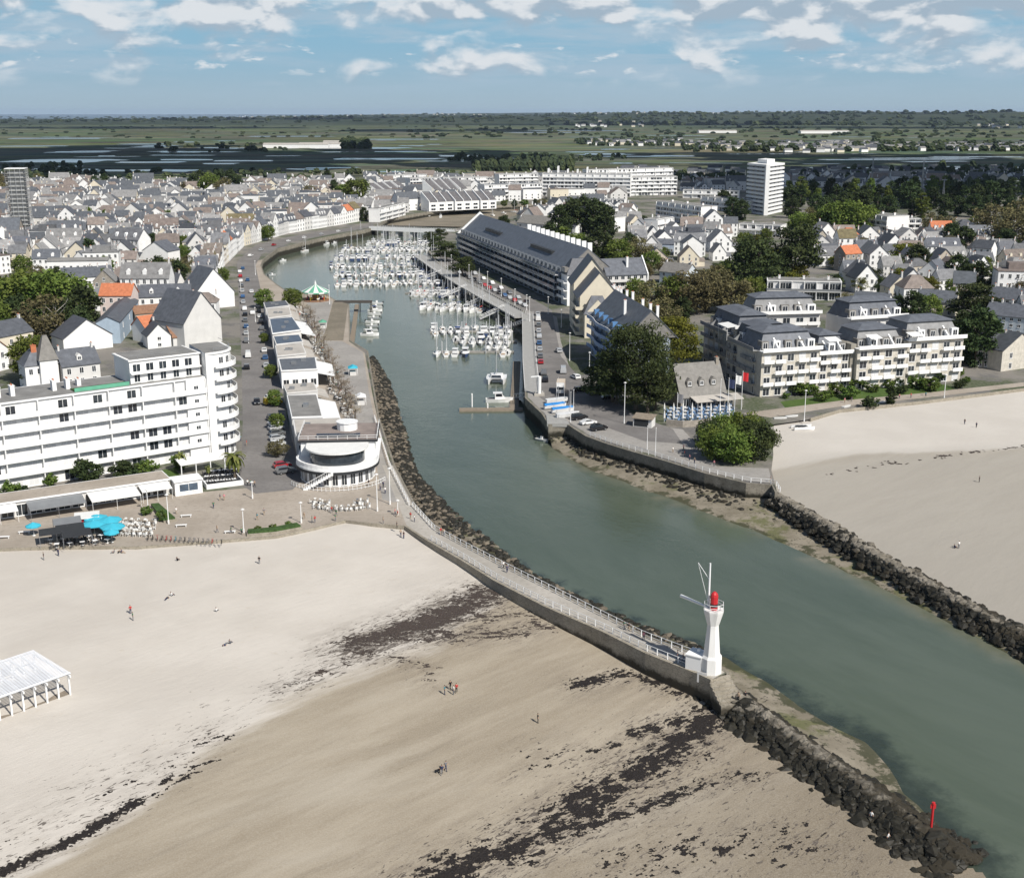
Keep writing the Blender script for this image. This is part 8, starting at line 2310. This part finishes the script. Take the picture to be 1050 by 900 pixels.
# ---------------------------------------------------------------- lamps, flagpoles, masts
def lamp(px, py, top, label, group, arm=False):
    b = P(px, py); h = max(3.0, ZH(b.y, top)); t = thing('street_lamp', label, 'street lamp', b, 0, group)
    mb = MB(); mb.tube((0, 0, 0), (0, 0, h), .11, .07, 6); mb.tube((0, 0, 0), (0, 0, .8), .17, n=6); part('pole', mb, PAINT, t)
    mb = MB(); mb.lathe([(.12, h), (.42, h + .12), (.40, h + .2), (.1, h + .38)], 8); part('lamp_head', mb, WHITE2, t)


for i, (a, b, c) in enumerate(((173, 537, 508), (250, 546, 523), (309, 536, 516), (259, 511, 495), (400, 517, 481), (387, 524, 487), (408, 528, 516), (152, 524, 503))): lamp(a, b, c, f"white lamp post, {ORD[i]} one listed from the parasols across the promenade" if False else ('tall white lamp post by the planted triangle near the parasols', 'white lamp post at the left end of the long planter', 'white lamp post at the right end of the long planter', 'white lamp post at the street end by the paved circle', 'tall white pole closest to the jetty railing', 'tall white pole just right of the round café', 'short white lamp where the promenade meets the jetty', 'white lamp post behind the planted triangle')[i], 'lamp posts on the promenade')
for i, (a, b, c) in enumerate(((584, 370, 342), (604, 397, 362), (640, 434, 393), (575.5, 336, 318), (562, 322, 305))): lamp(a, b, c, ('tall lamp post on the lawn edge opposite the silver van', 'tall lamp post by the huge pine', 'tall lamp post between the huge pine and the quay', 'tall lamp post before the cream gabled flats', 'tall lamp post at the foot of the glass-balconied building')[i], 'lamp posts on the marina road')
for i, (a, b, c) in enumerate(((463, 279, 262), (481, 286, 272), (500, 297, 279), (514, 304, 286), (528, 313, 297), (540, 318, 303), (543, 330, 305))): lamp(a, b, c, f"slim white lamp, {ORD[i]} from the pines along the pile walkway", 'lamps along the pile walkway')
for i, (a, b, c) in enumerate(((247, 300, 287), (262, 282, 268), (262, 330, 316), (255, 352, 336), (338, 312, 293), (295, 316, 298))): lamp(a, b, c, ('white lamp on the upper street by the gabled house', 'white lamp at the bend of the town quay', 'white lamp in the middle of the halls parking strip', 'white lamp on the house side of the café street', 'white pole at the corner of the carousel terrace', 'white pole between the two round trees by the carousel')[i], 'lamps of the town quay')
lamp(824.5, 432, 401, 'white pole at the edge of the right beach before the gardens', None)
lamp(968, 409, 385, 'twin-globe lamp on the garden path above the right beach', None)
for i, (a, b, c, m, lab) in enumerate(((663.5, 461, 437, None, 'plain white flagpole beside the hut on the quay'), (672, 464, 439, None, 'plain white flagpole, closer of the pair beside the hut'), (694, 429, 403, SH['grey'], 'flagpole with a grey flag at the chalet terrace corner'), (737.5, 433, 389, None, 'tall bare flagpole in the chalet terrace'), (746, 424, 388, SH['navy'], 'flagpole with a dark flag on the chalet terrace'), (753, 422, 384, SH['white'], 'flagpole with a white flag on the chalet terrace'), (760, 420, 381, RED, 'flagpole flying a red flag beside the chalet terrace'), (588, 424, 400, None, 'thin white mast rising by the blue covered boats'), (585, 433, 402, None, 'tall white mast before the parked cars on the quay corner'), (687, 380, 358, None, 'pale pole rising before the yellow-green cypress'))):
    p = P(a, b); h = ZH(p.y, c); t = thing('flagpole', lab, 'flagpole', p, 0, 'flagpoles by the chalet and quay')
    mb = MB(); mb.tube((0, 0, 0), (0, 0, h), .09, .05, 6); mb.lathe([(.1, h), (.12, h + .1), (.02, h + .2)], 6); part('pole', mb, PAINT, t)
    if m:
        mb = MB(); V = [(.07 + 1.5 * k / 4, .12 * sin(k * 1.7), h - .2 - .25 * k / 4) for k in range(5)] + [(.07 + 1.5 * k / 4, .12 * sin(k * 1.7 + .5), h - 2.6 - .35 * k / 4) for k in range(5)]
        mb.add(V, [(k, 5 + k, 6 + k, k + 1) for k in range(4)]); part('flag', mb, m, t)
for i, (a, b, c) in enumerate(((893, 197, 162), (944, 208, 165), (966, 213, 185), (1040, 208, 186))):
    p = P(a, b); h = ZH(p.y, c); t = thing('floodlight_mast', ('tall thin pylon rising left of the others over the dark trees', 'tallest lattice pylon over the dark tree belt', 'shorter mast beside the football pitch trees', 'thin mast at the right frame edge over the dark trees')[i], 'pylon', p, 0, 'pylons over the dark trees')
    mb = MB()
    for s in ((-1, -1), (1, -1), (1, 1), (-1, 1)): mb.tube((s[0] * 1.0, s[1] * 1.0, 0), (s[0] * .3, s[1] * .3, h), .2, .14, 4)
    for k in range(10):
        z = h * k / 10; q = 1 - .7 * k / 10; mb.tube((-q, -q, z), (q, -q, z + h / 10), .1, n=3); mb.tube((q, q, z), (-q, q, z + h / 10), .1, n=3)
    part('lattice', mb, METAL, t)
    mb = MB(); mb.box(-2.2, 2.2, -.3, .3, h, h + .7); part('crossarm', mb, METAL, t)
struct(sheet('football_pitch', PP([(980, 240), (1005, 240), (1003, 232), (982, 232)]), .02, mat('turf', (.05, .13, .03))))

# ---------------------------------------------------------------- railings
def railing(name, label, pts, step=2.2, h=1.05, z=.014, thick=.075):
    t = thing(name, label, 'railing', (pts[0].x, pts[0].y, z)); L = [p - pts[0] for p in pts]
    al = along(L, step, .3)
    al = al[:100]
    pm = None
    for p, a in al:
        if pm is None:
            mb = MB(); mb.box(-thick, thick, -thick, thick, 0, h); o = part('post', mb, PAINT, t); pm = o.data
        else: o = bpy.data.objects.new('post', pm); col.objects.link(o); o.parent = t
        o.location = (p.x, p.y, 0)
    for zz, r in ((h, .05), (h * .5, .035)):
        mb = MB()
        for (a, _), (b, _) in zip(al, al[1:]): mb.tube((a.x, a.y, zz), (b.x, b.y, zz), r, n=4)
        part('rail', mb, PAINT, t)
    return t


railing('railing', 'white post railing on the channel side of the jetty', ribbon([p for p in W_JET_R[1:9]], .35, 0)[:8], 2.0)
railing('railing', 'white post railing on the beach side of the jetty', ribbon(W_JET_L[1:8], .35, 0)[:7], 2.0)
railing('railing', 'white post railing along the quay below the round café', ribbon(W_JET_R[8:11], .9, 0)[:3], 2.4)
railing('railing', 'white post fence along the curving right quay', ribbon(W_QUAY_R[14:], .7, 0)[:len(W_QUAY_R[14:])], 2.2)
b = P(955, 845, -2.6); t = thing('beacon_post', 'red marker post standing on the rocks at the tip of the groyne', 'beacon', b)
h = ZH(b.y, 823) - b.z; mb = MB(); mb.tube((0, 0, -1), (0, 0, h), .16, n=7); part('pole', mb, RED, t)
mb = MB(); mb.box(-.32, .32, -.05, .05, h - .7, h - .15); mb.lathe([(.22, h - .15), (.22, h + .1), (.05, h + .15)], 8); part('topmark', mb, RED, t)

# ---------------------------------------------------------------- café terraces
def umbrella(px, py, m, label, group, r=2.2, h=2.8, hf=None):
    p = solve(px, py, hf) if hf else P(px, py); t = thing('parasol', label, 'parasol', p, rpn.uniform(0, 1), group)
    mb = MB(); mb.tube((0, 0, 0), (0, 0, h), .045, n=5); mb.lathe([(.3, 0), (.3, .1), (.06, .14)], 8); part('pole', mb, PAINT, t)
    mb = MB(); n = 8
    for k in range(n):
        a, c = 2 * pi * k / n, 2 * pi * (k + 1) / n
        mb.poly([(r * cos(a), r * sin(a), h - .7), (r * cos(c), r * sin(c), h - .7), (0, 0, h)]); mb.poly([(r * cos(a), r * sin(a), h - .92), (r * cos(c), r * sin(c), h - .92), (r * cos(c), r * sin(c), h - .7), (r * cos(a), r * sin(a), h - .7)])
    part('canopy', mb, m, t); return t


for i, (x, y, lab) in enumerate(((97, 547, 'turquoise parasol, leftmost and largest of the beach terrace group'), (113, 543, 'turquoise parasol at the back of the beach terrace group'), (116, 550, 'turquoise parasol at the front right of the beach terrace group'), (99, 541, 'turquoise parasol beside the red-trimmed kiosk'), (115, 556, 'small turquoise parasol lowest on the sand'), (35, 549, 'small turquoise parasol alone by the grey awning'))): umbrella(x, y, TURQ, lab, 'turquoise parasols of the beach terrace', 2.4 if i < 4 else 1.5)
b = P(90, 540); t = thing('beach_kiosk', 'red kiosk with white roof beside the turquoise parasols', 'kiosk', b, .3)
mb = MB(); mb.box(-2, 2, -1.6, 1.6, 0, 2.3); part('wall', mb, RED, t); mb = MB(); mb.box(-2.4, 2.4, -2, 2, 2.3, 2.55); part('roof', mb, CANVAS, t)
for i, (x, y, lab) in enumerate(((56, 557, 'black shade sail at the lower left of the beach terrace'), (73, 553, 'black shade sail in the middle of the beach terrace'), (80, 559, 'black shade sail closest to the turquoise parasols'), (70, 546, 'grey shade sail behind the black sails'))):
    p = P(x, y); t = thing('shade_sail', lab, 'shade sail', p, .4, 'shade sails of the beach terrace'); s = 2.6
    mb = MB(); V = [(-s, -s * .7, 2.4), (s, -s * .7, 2.5), (s, s * .7, 2.7), (-s, s * .7, 2.6)]; mb.add(V + [(a, b_, c - .06) for a, b_, c in V], [(0, 1, 2, 3), (7, 6, 5, 4), (4, 5, 1, 0), (5, 6, 2, 1), (6, 7, 3, 2), (7, 4, 0, 3)]); part('sail', mb, DARK if i < 3 else METAL, t)
    for a, b_, c in V: mb = MB(); mb.tube((a, b_, 0), (a, b_, c), .05, n=4); part('pole', mb, METAL, t)


def table_proto(m, seatm):
    t = thing('cafe_table', 'x x x x', 'table set'); mb = MB(); mb.box(-.4, .4, -.4, .4, .70, .74); mb.tube((0, 0, 0), (0, 0, .7), .05, n=5); mb.lathe([(.25, 0), (.25, .04)], 8); part('table', mb, m, t)
    for k in range(4):
        a = k * pi / 2; mb = MB(); mb.box(-.22, .22, .55, .98, .42, .46, 0, a); mb.box(-.22, .22, .95, 1.0, .46, .88, 0, a)
        for x in (-.2, .2):
            for y in (.57, .96): mb.box(x - .02, x + .02, y - .02, y + .02, 0, .42, 0, a)
        part('chair', mb, seatm, t)
    return t


T1, T2, T3 = table_proto(PAINT, mat('blue_chair', (.16, .26, .42))), table_proto(PAINT, DARK), table_proto(WOOD, CANVAS)
tix = 0
for j in range(5):
    for i in range(9):
        x = 686 + i * 7.6 + j * .6; y = 432 - j * 3.4 - i * .35
        if j > 3 and i < 3: continue
        p = P(x, y); dup(T1, p, rpn.uniform(0, 1.5), f"white table with blue chairs, {ORD[i]} from annex, {ORD[j]} row, chalet terrace", 'tables on the chalet terrace', 1.25)
for i in range(16):
    x = 681 + (i % 8) * 9.5; y = 433 - (i // 8) * 8; p = P(x, y); t = thing('closed_parasol', f"slim closed white parasol, {ORD[i % 8]} from the annex, {('front', 'rear')[i // 8]} terrace row", 'parasol', p, 0, 'closed parasols on the chalet terrace')
    mb = MB(); mb.tube((0, 0, 0), (0, 0, 1.0), .05, n=5); part('pole', mb, PAINT, t); mb = MB(); mb.lathe([(.10, 1.0), (.30, 1.2), (.24, 2.2), (.05, 3.3)], 7); part('canopy', mb, CANVAS, t)
for j in range(3):
    for i in range(6):
        p = P(211 + i * 5.8 + j, 497 - j * 5.2 - i * .5); dup(T2, p, rpn.uniform(0, 1.5), f"white table with dark chairs, {ORD[i]} in the {ORD[j]} row of the street corner terrace", 'tables on the street corner terrace', 1.2)
for j in range(3):
    for i in range(7):
        p = P(124 + i * 4.6 + j * 2, 548 - j * 5.5 + i * .2); dup(T3, p, rpn.uniform(0, 1.5), f"wooden table with pale chairs, {ORD[i]} from parasols, {ORD[j]} row towards awnings", 'tables beside the turquoise parasols', 1.15)
for i in range(10):
    p = P(52 + i * 6.5, 557 - i * .6 + (i % 2) * 5); dup(T2, p, rpn.uniform(0, 1.5), f"small table with dark chairs, {ORD[i]} along the sails terrace", 'tables under the sails', 1.15)
for j in range(2):
    for i in range(10):
        p = P(325 + i * 5.6 - j * 2, 521 + 2.4 * sin(i / 9 * pi) - j * 5); 
        if j and 2 < i < 8: continue
        dup(T3, p, rpn.uniform(0, 1), f"pale table set, {ORD[i]} from outside stair, {('outer', 'inner')[j]} ring at round café", 'tables round the café front', 1.1)
rows = 0
for i in range(44):
    f = i / 43; p = P(306 + 50 * f + rpn.gauss(0, 2.2), 318 + 110 * f + rpn.uniform(-2, 2)); dup(rpn.choice((T2, T3, T3)), p, rpn.uniform(0, 1.5), f"terrace table set, {ORD[i]} down the quay from the carousel", 'tables down the quay terrace', 1.2)
for t in (T1, T2, T3): remove_tree(t)
# bicycle racks, planter, benches
for i in range(17):
    p = P(152 + i * 4.7, 553.5 + i * .3); t = thing('bicycle', f"parked bicycle, {ORD[i]} from the terrace in the rack at the sand edge", 'bicycle', p, rpn.uniform(1.2, 1.9), 'bicycles at the sand edge')
    for x in (-.52, .52):
        mb = MB(); 
        for k in range(12): mb.tube((x + .34 * cos(k * pi / 6), 0, .35 + .34 * sin(k * pi / 6)), (x + .34 * cos((k + 1) * pi / 6), 0, .35 + .34 * sin((k + 1) * pi / 6)), .03, n=3)
        part('wheel', mb, TYRE, t)
    mb = MB(); 
    for a, b in (((-.52, .35), (-.15, .85)), ((-.15, .85), (.36, .88)), ((-.05, .32), (.36, .88)), ((-.05, .32), (-.2, .95)), ((-.52, .35), (-.05, .32)), ((.52, .35), (.36, .95))): mb.tube((a[0], 0, a[1]), (b[0], 0, b[1]), .028, n=4)
    mb.tube((.36, -.28, .98), (.36, .28, .98), .025, n=4); part('bicycle_frame', mb, SH[rpn.choice(('grey', 'black', 'red', 'teal'))], t)
    mb = MB(); mb.box(-.32, -.08, -.07, .07, .94, 1.0); part('saddle', mb, DARK, t)
A, B = P(253, 548), P(308, 541); mb = MB(); q = ribbon([A, P(280, 546), B], 1.2, -1.2); mb.prism([(p.x, p.y) for p in q], 0, .5, 1); mb.prism([(p.x, p.y) for p in ribbon([A + Vector((.3, 0, 0)), P(280, 546), B - Vector((.3, 0, 0))], 1.0, -1.0)], .5, .85, 0); o = mb.build('planter', [PLANTBOX, M_JWALL]); tag(o, 'long curved planter of low green plants at the promenade edge', 'planter')
mb = MB(); q = PP([(155, 520), (163, 519), (181, 534), (168, 536)]); mb.prism([(p.x, p.y) for p in q], 0, .45, 1); mb.prism([(p.x * .97 + .03 * q[0].x, p.y * .998 + .002 * q[2].y) for p in q], .452, .8, 0); o = mb.build('planter', [PLANTBOX, M_JWALL]); tag(o, 'triangular green planter right of the beach terrace tables', 'planter')
for i, (x, y, lab) in enumerate(((236, 546.5, 'white bench at the left end of the long planter'), (186, 540, 'white bench beside the triangular planter'), (4, 552, 'long white bench at the left frame edge on the sand'), (25, 547, 'white sunbed standing on the sand before the grey awning'), (191, 530, 'white bench with people right of the triangular planter'))):
    p = P(x, y); t = thing('bench', lab, 'bench', p, .15); mb = MB(); mb.box(-1.1, 1.1, -.25, .25, .40, .48); part('seat', mb, PAINT, t)
    for s in (-.9, .9): mb = MB(); mb.box(s - .06, s + .06, -.2, .2, 0, .4); part('leg', mb, PAINT, t)


# ---------------------------------------------------------------- white beach-club pergola
def pergola():
    a, b = solve(0, 738, hL), solve(72, 712, hL); c = solve(38, 690, hL)
    t = thing('beach_pergola', 'white timber beach pergola with slatted roof and decked terrace on the sand', 'pergola', a, atan2(b.y - a.y, b.x - a.x)); L = hypot(b.x - a.x, b.y - a.y)
    W = 10.5; zt = 2.9
    mb = MB(); mb.box(-14, L + .1, .2, W, -.6, .05); part('deck', mb, WOOD, t)
    n = 7
    for i in range(-3, n):
        x = L * i / (n - 1)
        for y in (0, W): mb = MB(); mb.box(x - .11, x + .11, y - .11, y + .11, -.6, zt - .004); part('post', mb, PAINT, t)
        mb = MB(); mb.box(x - .1, x + .1, -.6, W + .3, zt, zt + .28); part('beam', mb, PAINT, t)
    for y in (0, W): mb = MB(); mb.box(-14, L + .3, y - .1, y + .1, zt + .282, zt + .5); part('edge_beam', mb, PAINT, t)
    mb = MB()
    for k in range(27):
        y = -.3 + k * (W + .6) / 26; mb.box(-14, L + .25, y - .075, y + .075, zt + .51, zt + .58)
    part('roof_slats', mb, mat('pergola_slat', (.74, .76, .80), var=.05), t)
    mb = MB(); mb.box(-14, L - 3, W + .4, W + 8.5, .6, .85, 0); part('terrace_deck', mb, CREAM, t)
    mb = MB(); mb.box(-14, L - 2.9, W + 8.51, W + 8.8, .0, 1.5, 0); mb.box(L - 3, L - 2.75, W + .5, W + 8.5, .2, 1.5, 0); part('windbreak', mb, WHITE2, t)
    mb = MB(); mb.box(-12, -4, W + .6, W + 4.5, .86, 3.2, 0); part('bar_cabin', mb, PAINT, t)


pergola()
b = solve(823, 440, hR); t = thing('beach_catamaran', 'small white sailing catamaran pulled up on the dry right beach', 'catamaran', b, .15)
for s in (-1, 1):
    mb = MB(); hull_mesh(mb, 5.6, .7, .55, 0, .8, 0); part('hull', mb, HULL, t, loc=(0, s * 1.2, .3))
mb = MB(); mb.box(-1.7, 1.2, -1.1, 1.1, .82, .88); part('trampoline', mb, DARK, t)
for i, (px, py) in enumerate(((800, 431), (812, 429), (905, 414.5), (868, 419))):
    b = solve(px, py, hR); t = thing('laid_up_dinghy', f'small white dinghy on the sand edge, {ORD[i]} from the bush island', 'dinghy', b, .1 + i * .2, 'dinghies by the beach gardens')
    mb = MB(); hull_mesh(mb, 3.6, 1.4, .5, 0, .8, 1); part('hull', mb, [HULL, DECKB], t, loc=(0, 0, .3))

# ---------------------------------------------------------------- rock armour, seaweed
rk = random.Random(77)
ROCKS = {'rock': land_mat('rock', _wall((.155, .138, .11), (.27, .245, .205), (.036, .031, .022)), .9), 'weed_shade_rock': mat('weedy_shaded_rock', (.022, .020, .014), var=.5, scale=1.5, rough=.6)}
ICO = None


def rock(mb, x, y, z, s, m=0):
    q = Matrix.Rotation(rk.uniform(0, 6.3), 3, Vector((rk.gauss(0, 1), rk.gauss(0, 1), rk.gauss(0, 1))).normalized())
    sx, sy, sz = s * rk.uniform(.7, 1.25), s * rk.uniform(.7, 1.2), s * rk.uniform(.5, .85)
    V = []
    for v in ((1, 1, 1), (1, 1, -1), (1, -1, 1), (1, -1, -1), (-1, 1, 1), (-1, 1, -1), (-1, -1, 1), (-1, -1, -1), (1.6, 0, 0), (-1.6, 0, 0), (0, 1.6, 0), (0, -1.6, 0), (0, 0, 1.5), (0, 0, -1.5)):
        p = Vector((v[0] * rk.uniform(.5, .68), v[1] * rk.uniform(.5, .68), v[2] * rk.uniform(.5, .68))); p = q @ p; V.append((x + p.x * sx, y + p.y * sy, z + p.z * sz))
    F = []
    for c, f in ((12, (0, 4, 6, 2)), (11, (3, 2, 6, 7)), (9, (7, 6, 4, 5)), (13, (5, 1, 3, 7)), (8, (1, 0, 2, 3)), (10, (5, 4, 0, 1))): F += [(f[k], f[(k + 1) % 4], c) for k in range(4)]
    mb.add(V, F, m)


def armour(name, label, axis, n, w, top, size, lo=-4.9):
    mb = MB(); tot = sum((b - a).length for a, b in zip(axis, axis[1:]))
    for _ in range(n):
        s = rk.random() * tot; i = 0
        while s > (axis[i + 1] - axis[i]).length and i < len(axis) - 2: s -= (axis[i + 1] - axis[i]).length; i += 1
        d = axis[i + 1] - axis[i]; p = axis[i] + d.normalized() * s; u = Vector((-d.y, d.x, 0)).normalized(); f = s / d.length
        o = rk.gauss(0, .60); o = max(-1.7, min(1.7, o)); ww = w[0] + (w[1] - w[0]) * (i + f) / (len(axis) - 1)
        z = top(p, o); x, y = p.x + u.x * o * ww, p.y + u.y * o * ww
        rock(mb, x, y, z, size * rk.choice((.5, .7, .8, 1, 1, 1.2, 1.5)) * rk.uniform(.8, 1.2), 1 if (o < -.15 and rk.random() < .8) or (o > .7 and rk.random() < .5) or rk.random() < .12 else 0)  # near-black rocks crowd one flank: wet weed plus the flank's shade, painted in
    return struct(mb.build(name, [ROCKS['rock'], ROCKS['weed_shade_rock']]), label, 'stuff')


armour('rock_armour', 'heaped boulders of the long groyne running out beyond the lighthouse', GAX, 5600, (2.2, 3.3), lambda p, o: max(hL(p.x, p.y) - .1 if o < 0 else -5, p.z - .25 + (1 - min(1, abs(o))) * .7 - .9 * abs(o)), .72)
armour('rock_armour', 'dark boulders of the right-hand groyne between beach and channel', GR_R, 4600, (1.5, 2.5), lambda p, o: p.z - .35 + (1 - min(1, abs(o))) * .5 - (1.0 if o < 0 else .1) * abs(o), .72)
mb = MB()
for k in range(len(BL) - 1):
    a, s = BL[k]
    if a.y < 172: break
    wd = (s - a).to_2d().length
    for _ in range(int(wd * 3.2) + 5):
        f = rk.random() ** .8 * 1.05 + .03; e = (BL[k + 1][0] - a) * rk.random()
        x = a.x + (s.x - a.x) * f + e.x; y = a.y + (s.y - a.y) * f + e.y; z = -3.9 - 1.15 * f
        rock(mb, x, y, z + .1, rk.uniform(.35, .95), 1 if rk.random() < (.36 + .45 * f) else 0)
struct(mb.build('rock_armour', [mat('bank_rock', (.145, .122, .092), var=.45, scale=.6), ROCKS['weed_shade_rock']]), 'loose weed-covered rocks sloping from the left quay into the channel', 'stuff')
mb = MB()
for k in range(len(BR) - 1):
    a, s = BR[k]
    for _ in range(9 if a.y > 262 else 4):
        f = rk.random() * .5; e = (BR[k + 1][0] - a) * rk.random(); rock(mb, a.x + (s.x - a.x) * f + e.x, a.y + (s.y - a.y) * f + e.y, -3.4 - 1.7 * f, rk.uniform(.3, .9), 1 if rk.random() < .8 else 0)
struct(mb.build('rock_armour', [ROCKS['rock'], ROCKS['weed_shade_rock']]), 'weedy stones at the foot of the right quay', 'stuff')

WEED_B = mat('black_seaweed', (.020, .016, .014), var=.4, scale=3, rough=.7)
WEED_A = mat('dry_seaweed', (.058, .045, .038), var=.3, scale=3)


def weed(name, label, W, step, m, hf=hL, ang=.62):
    xs = [p.x for q, w, s in W for p in q]; ys = [p.y for q, w, s in W for p in q]; mx = max(w for _, w, _ in W) * 2.4
    idx = {}; mb = MB(); x0, y0 = min(xs) - mx, min(ys) - mx; nx, ny = int((max(xs) - x0 + mx) / step), int((max(ys) - y0 + mx) / step)
    cr, sr = cos(ang), sin(ang)
    def vid(i, j):
        q = idx.get((i, j))
        if q is None:
            x, y = x0 + (i + rk.uniform(-.42, .42)) * step, y0 + (j + rk.uniform(-.42, .42)) * step; q = idx[(i, j)] = len(mb.v); mb.v.append((x, y, hf(x, y) + rk.uniform(.02, .10)))
        return q
    C8 = {}
    for j in range(ny):
        y = y0 + (j + .5) * step
        for i in range(nx):
            x = x0 + (i + .5) * step; k8 = (i // 4, j // 4)
            D = C8.get(k8)
            if D is None: D = C8[k8] = band_d(W, x, y)
            if D < .06: continue
            u, v = (x * cr + y * sr), (-x * sr + y * cr)
            nz = .55 + .26 * noise.fractal(Vector((u * .12, v * .30, 3.1)), .9, 2.0, 3) + .40 * noise.fractal(Vector((u * .55, v * 1.25, 8.1)), .6, 2.1, 5)
            if nz < D: mb.f.append((vid(i, j), vid(i + 1, j), vid(i + 1, j + 1), vid(i, j + 1))); mb.m.append(0)
    return struct(mb.build(name, m), label, 'stuff')


weed('seaweed', 'thick black seaweed banked across the wet sand below the lighthouse', BW['black'], .17, WEED_B)
weed('seaweed', 'brown wrack strewn in ragged patches on the upper sand by the jetty', BW['brown'], .2, WEED_A, hL, .1)
weed('seaweed', 'dark line of seaweed left by the tide at the lower left of the beach', BW['line'], .17, WEED_B)
weed('seaweed', 'thin wrack line along the damp edge of the right beach', [([solve(x, y, hR) for x, y in [(850, 487), (905, 476), (935, 474), (980, 466), (1020, 462), (1050, 458)]], 1.6, .42)], .4, WEED_A, hf=hR)
# ---------------------------------------------------------------- real clouds drifting over the marsh; they shade it
CLOUD = mat('cloud_white', (.9, .9, .9), rough=1.0, var=.02, scale=.01, spec=0)
rcl = random.Random(4)


def cloud_over(px, py, rx, ry, alt, n=46):
    """a flat-based cumulus standing where its shadow falls on the ground seen at px, py"""
    g = P(px, py); k = alt / SUN.z; c = g + SUN * k
    mb = MB()
    for i in range(n):
        a = rcl.uniform(0, 2 * pi); r = sqrt(rcl.random()); x, y = c.x + cos(a) * r * rx, c.y + sin(a) * r * ry; s = rcl.uniform(.16, .34) * (rx + ry) / 2 * (1.15 - .6 * r)
        q = rcl.uniform(0, 6)
        V = []; F = []; nu, nv = 9, 5
        for v in range(nv + 1):
            for u in range(nu):
                th = pi * v / nv; ph = 2 * pi * u / nu + q; rr = s * rcl.uniform(.86, 1.14)
                V.append((x + rr * sin(th) * cos(ph), y + rr * sin(th) * sin(ph), alt + max(-.12 * s, rr * cos(th) * .62)))
        for v in range(nv):
            for u in range(nu): F.append((v * nu + u, (v + 1) * nu + u, (v + 1) * nu + (u + 1) % nu, v * nu + (u + 1) % nu))
        mb.add(V, F)
    return struct(mb.build('cloud', CLOUD, smooth=True), 'white cumulus cloud drifting over the marsh', 'stuff')


for a in ((210, 163, 560, 620, 1000), (30, 157, 420, 700, 1050), (430, 160, 260, 360, 980), (950, 190, 300, 330, 980), (1040, 180, 300, 380, 980), (860, 176, 210, 330, 980), (1000, 163, 420, 260, 1000), (760, 160, 280, 200, 1000),
          (150, 131, 900, 420, 1150), (480, 134, 620, 500, 1150), (640, 128, 1400, 420, 1200), (900, 131, 900, 460, 1150), (330, 125, 1500, 420, 1200), (980, 124.5, 1500, 420, 1200)):
    cloud_over(*a)

# ---------------------------------------------------------------- air: one even box of thin haze round everything but the clouds
hz = bpy.data.materials.new('thin_air'); hz.use_nodes = True
N = hz.node_tree.nodes; N.clear(); ho = N.new('ShaderNodeOutputMaterial'); hv = N.new('ShaderNodeVolumePrincipled')
hv.inputs['Color'].default_value = (.60, .76, 1.0, 1); hv.inputs['Density'].default_value = 0.000016; hv.inputs['Anisotropy'].default_value = 0.0
hz.node_tree.links.new(hv.outputs[0], ho.inputs['Volume'])
mb = MB(); mb.box(-41000, 41000, -600, 46000, -9, 150)
struct(mb.build('haze', hz), None, 'stuff')
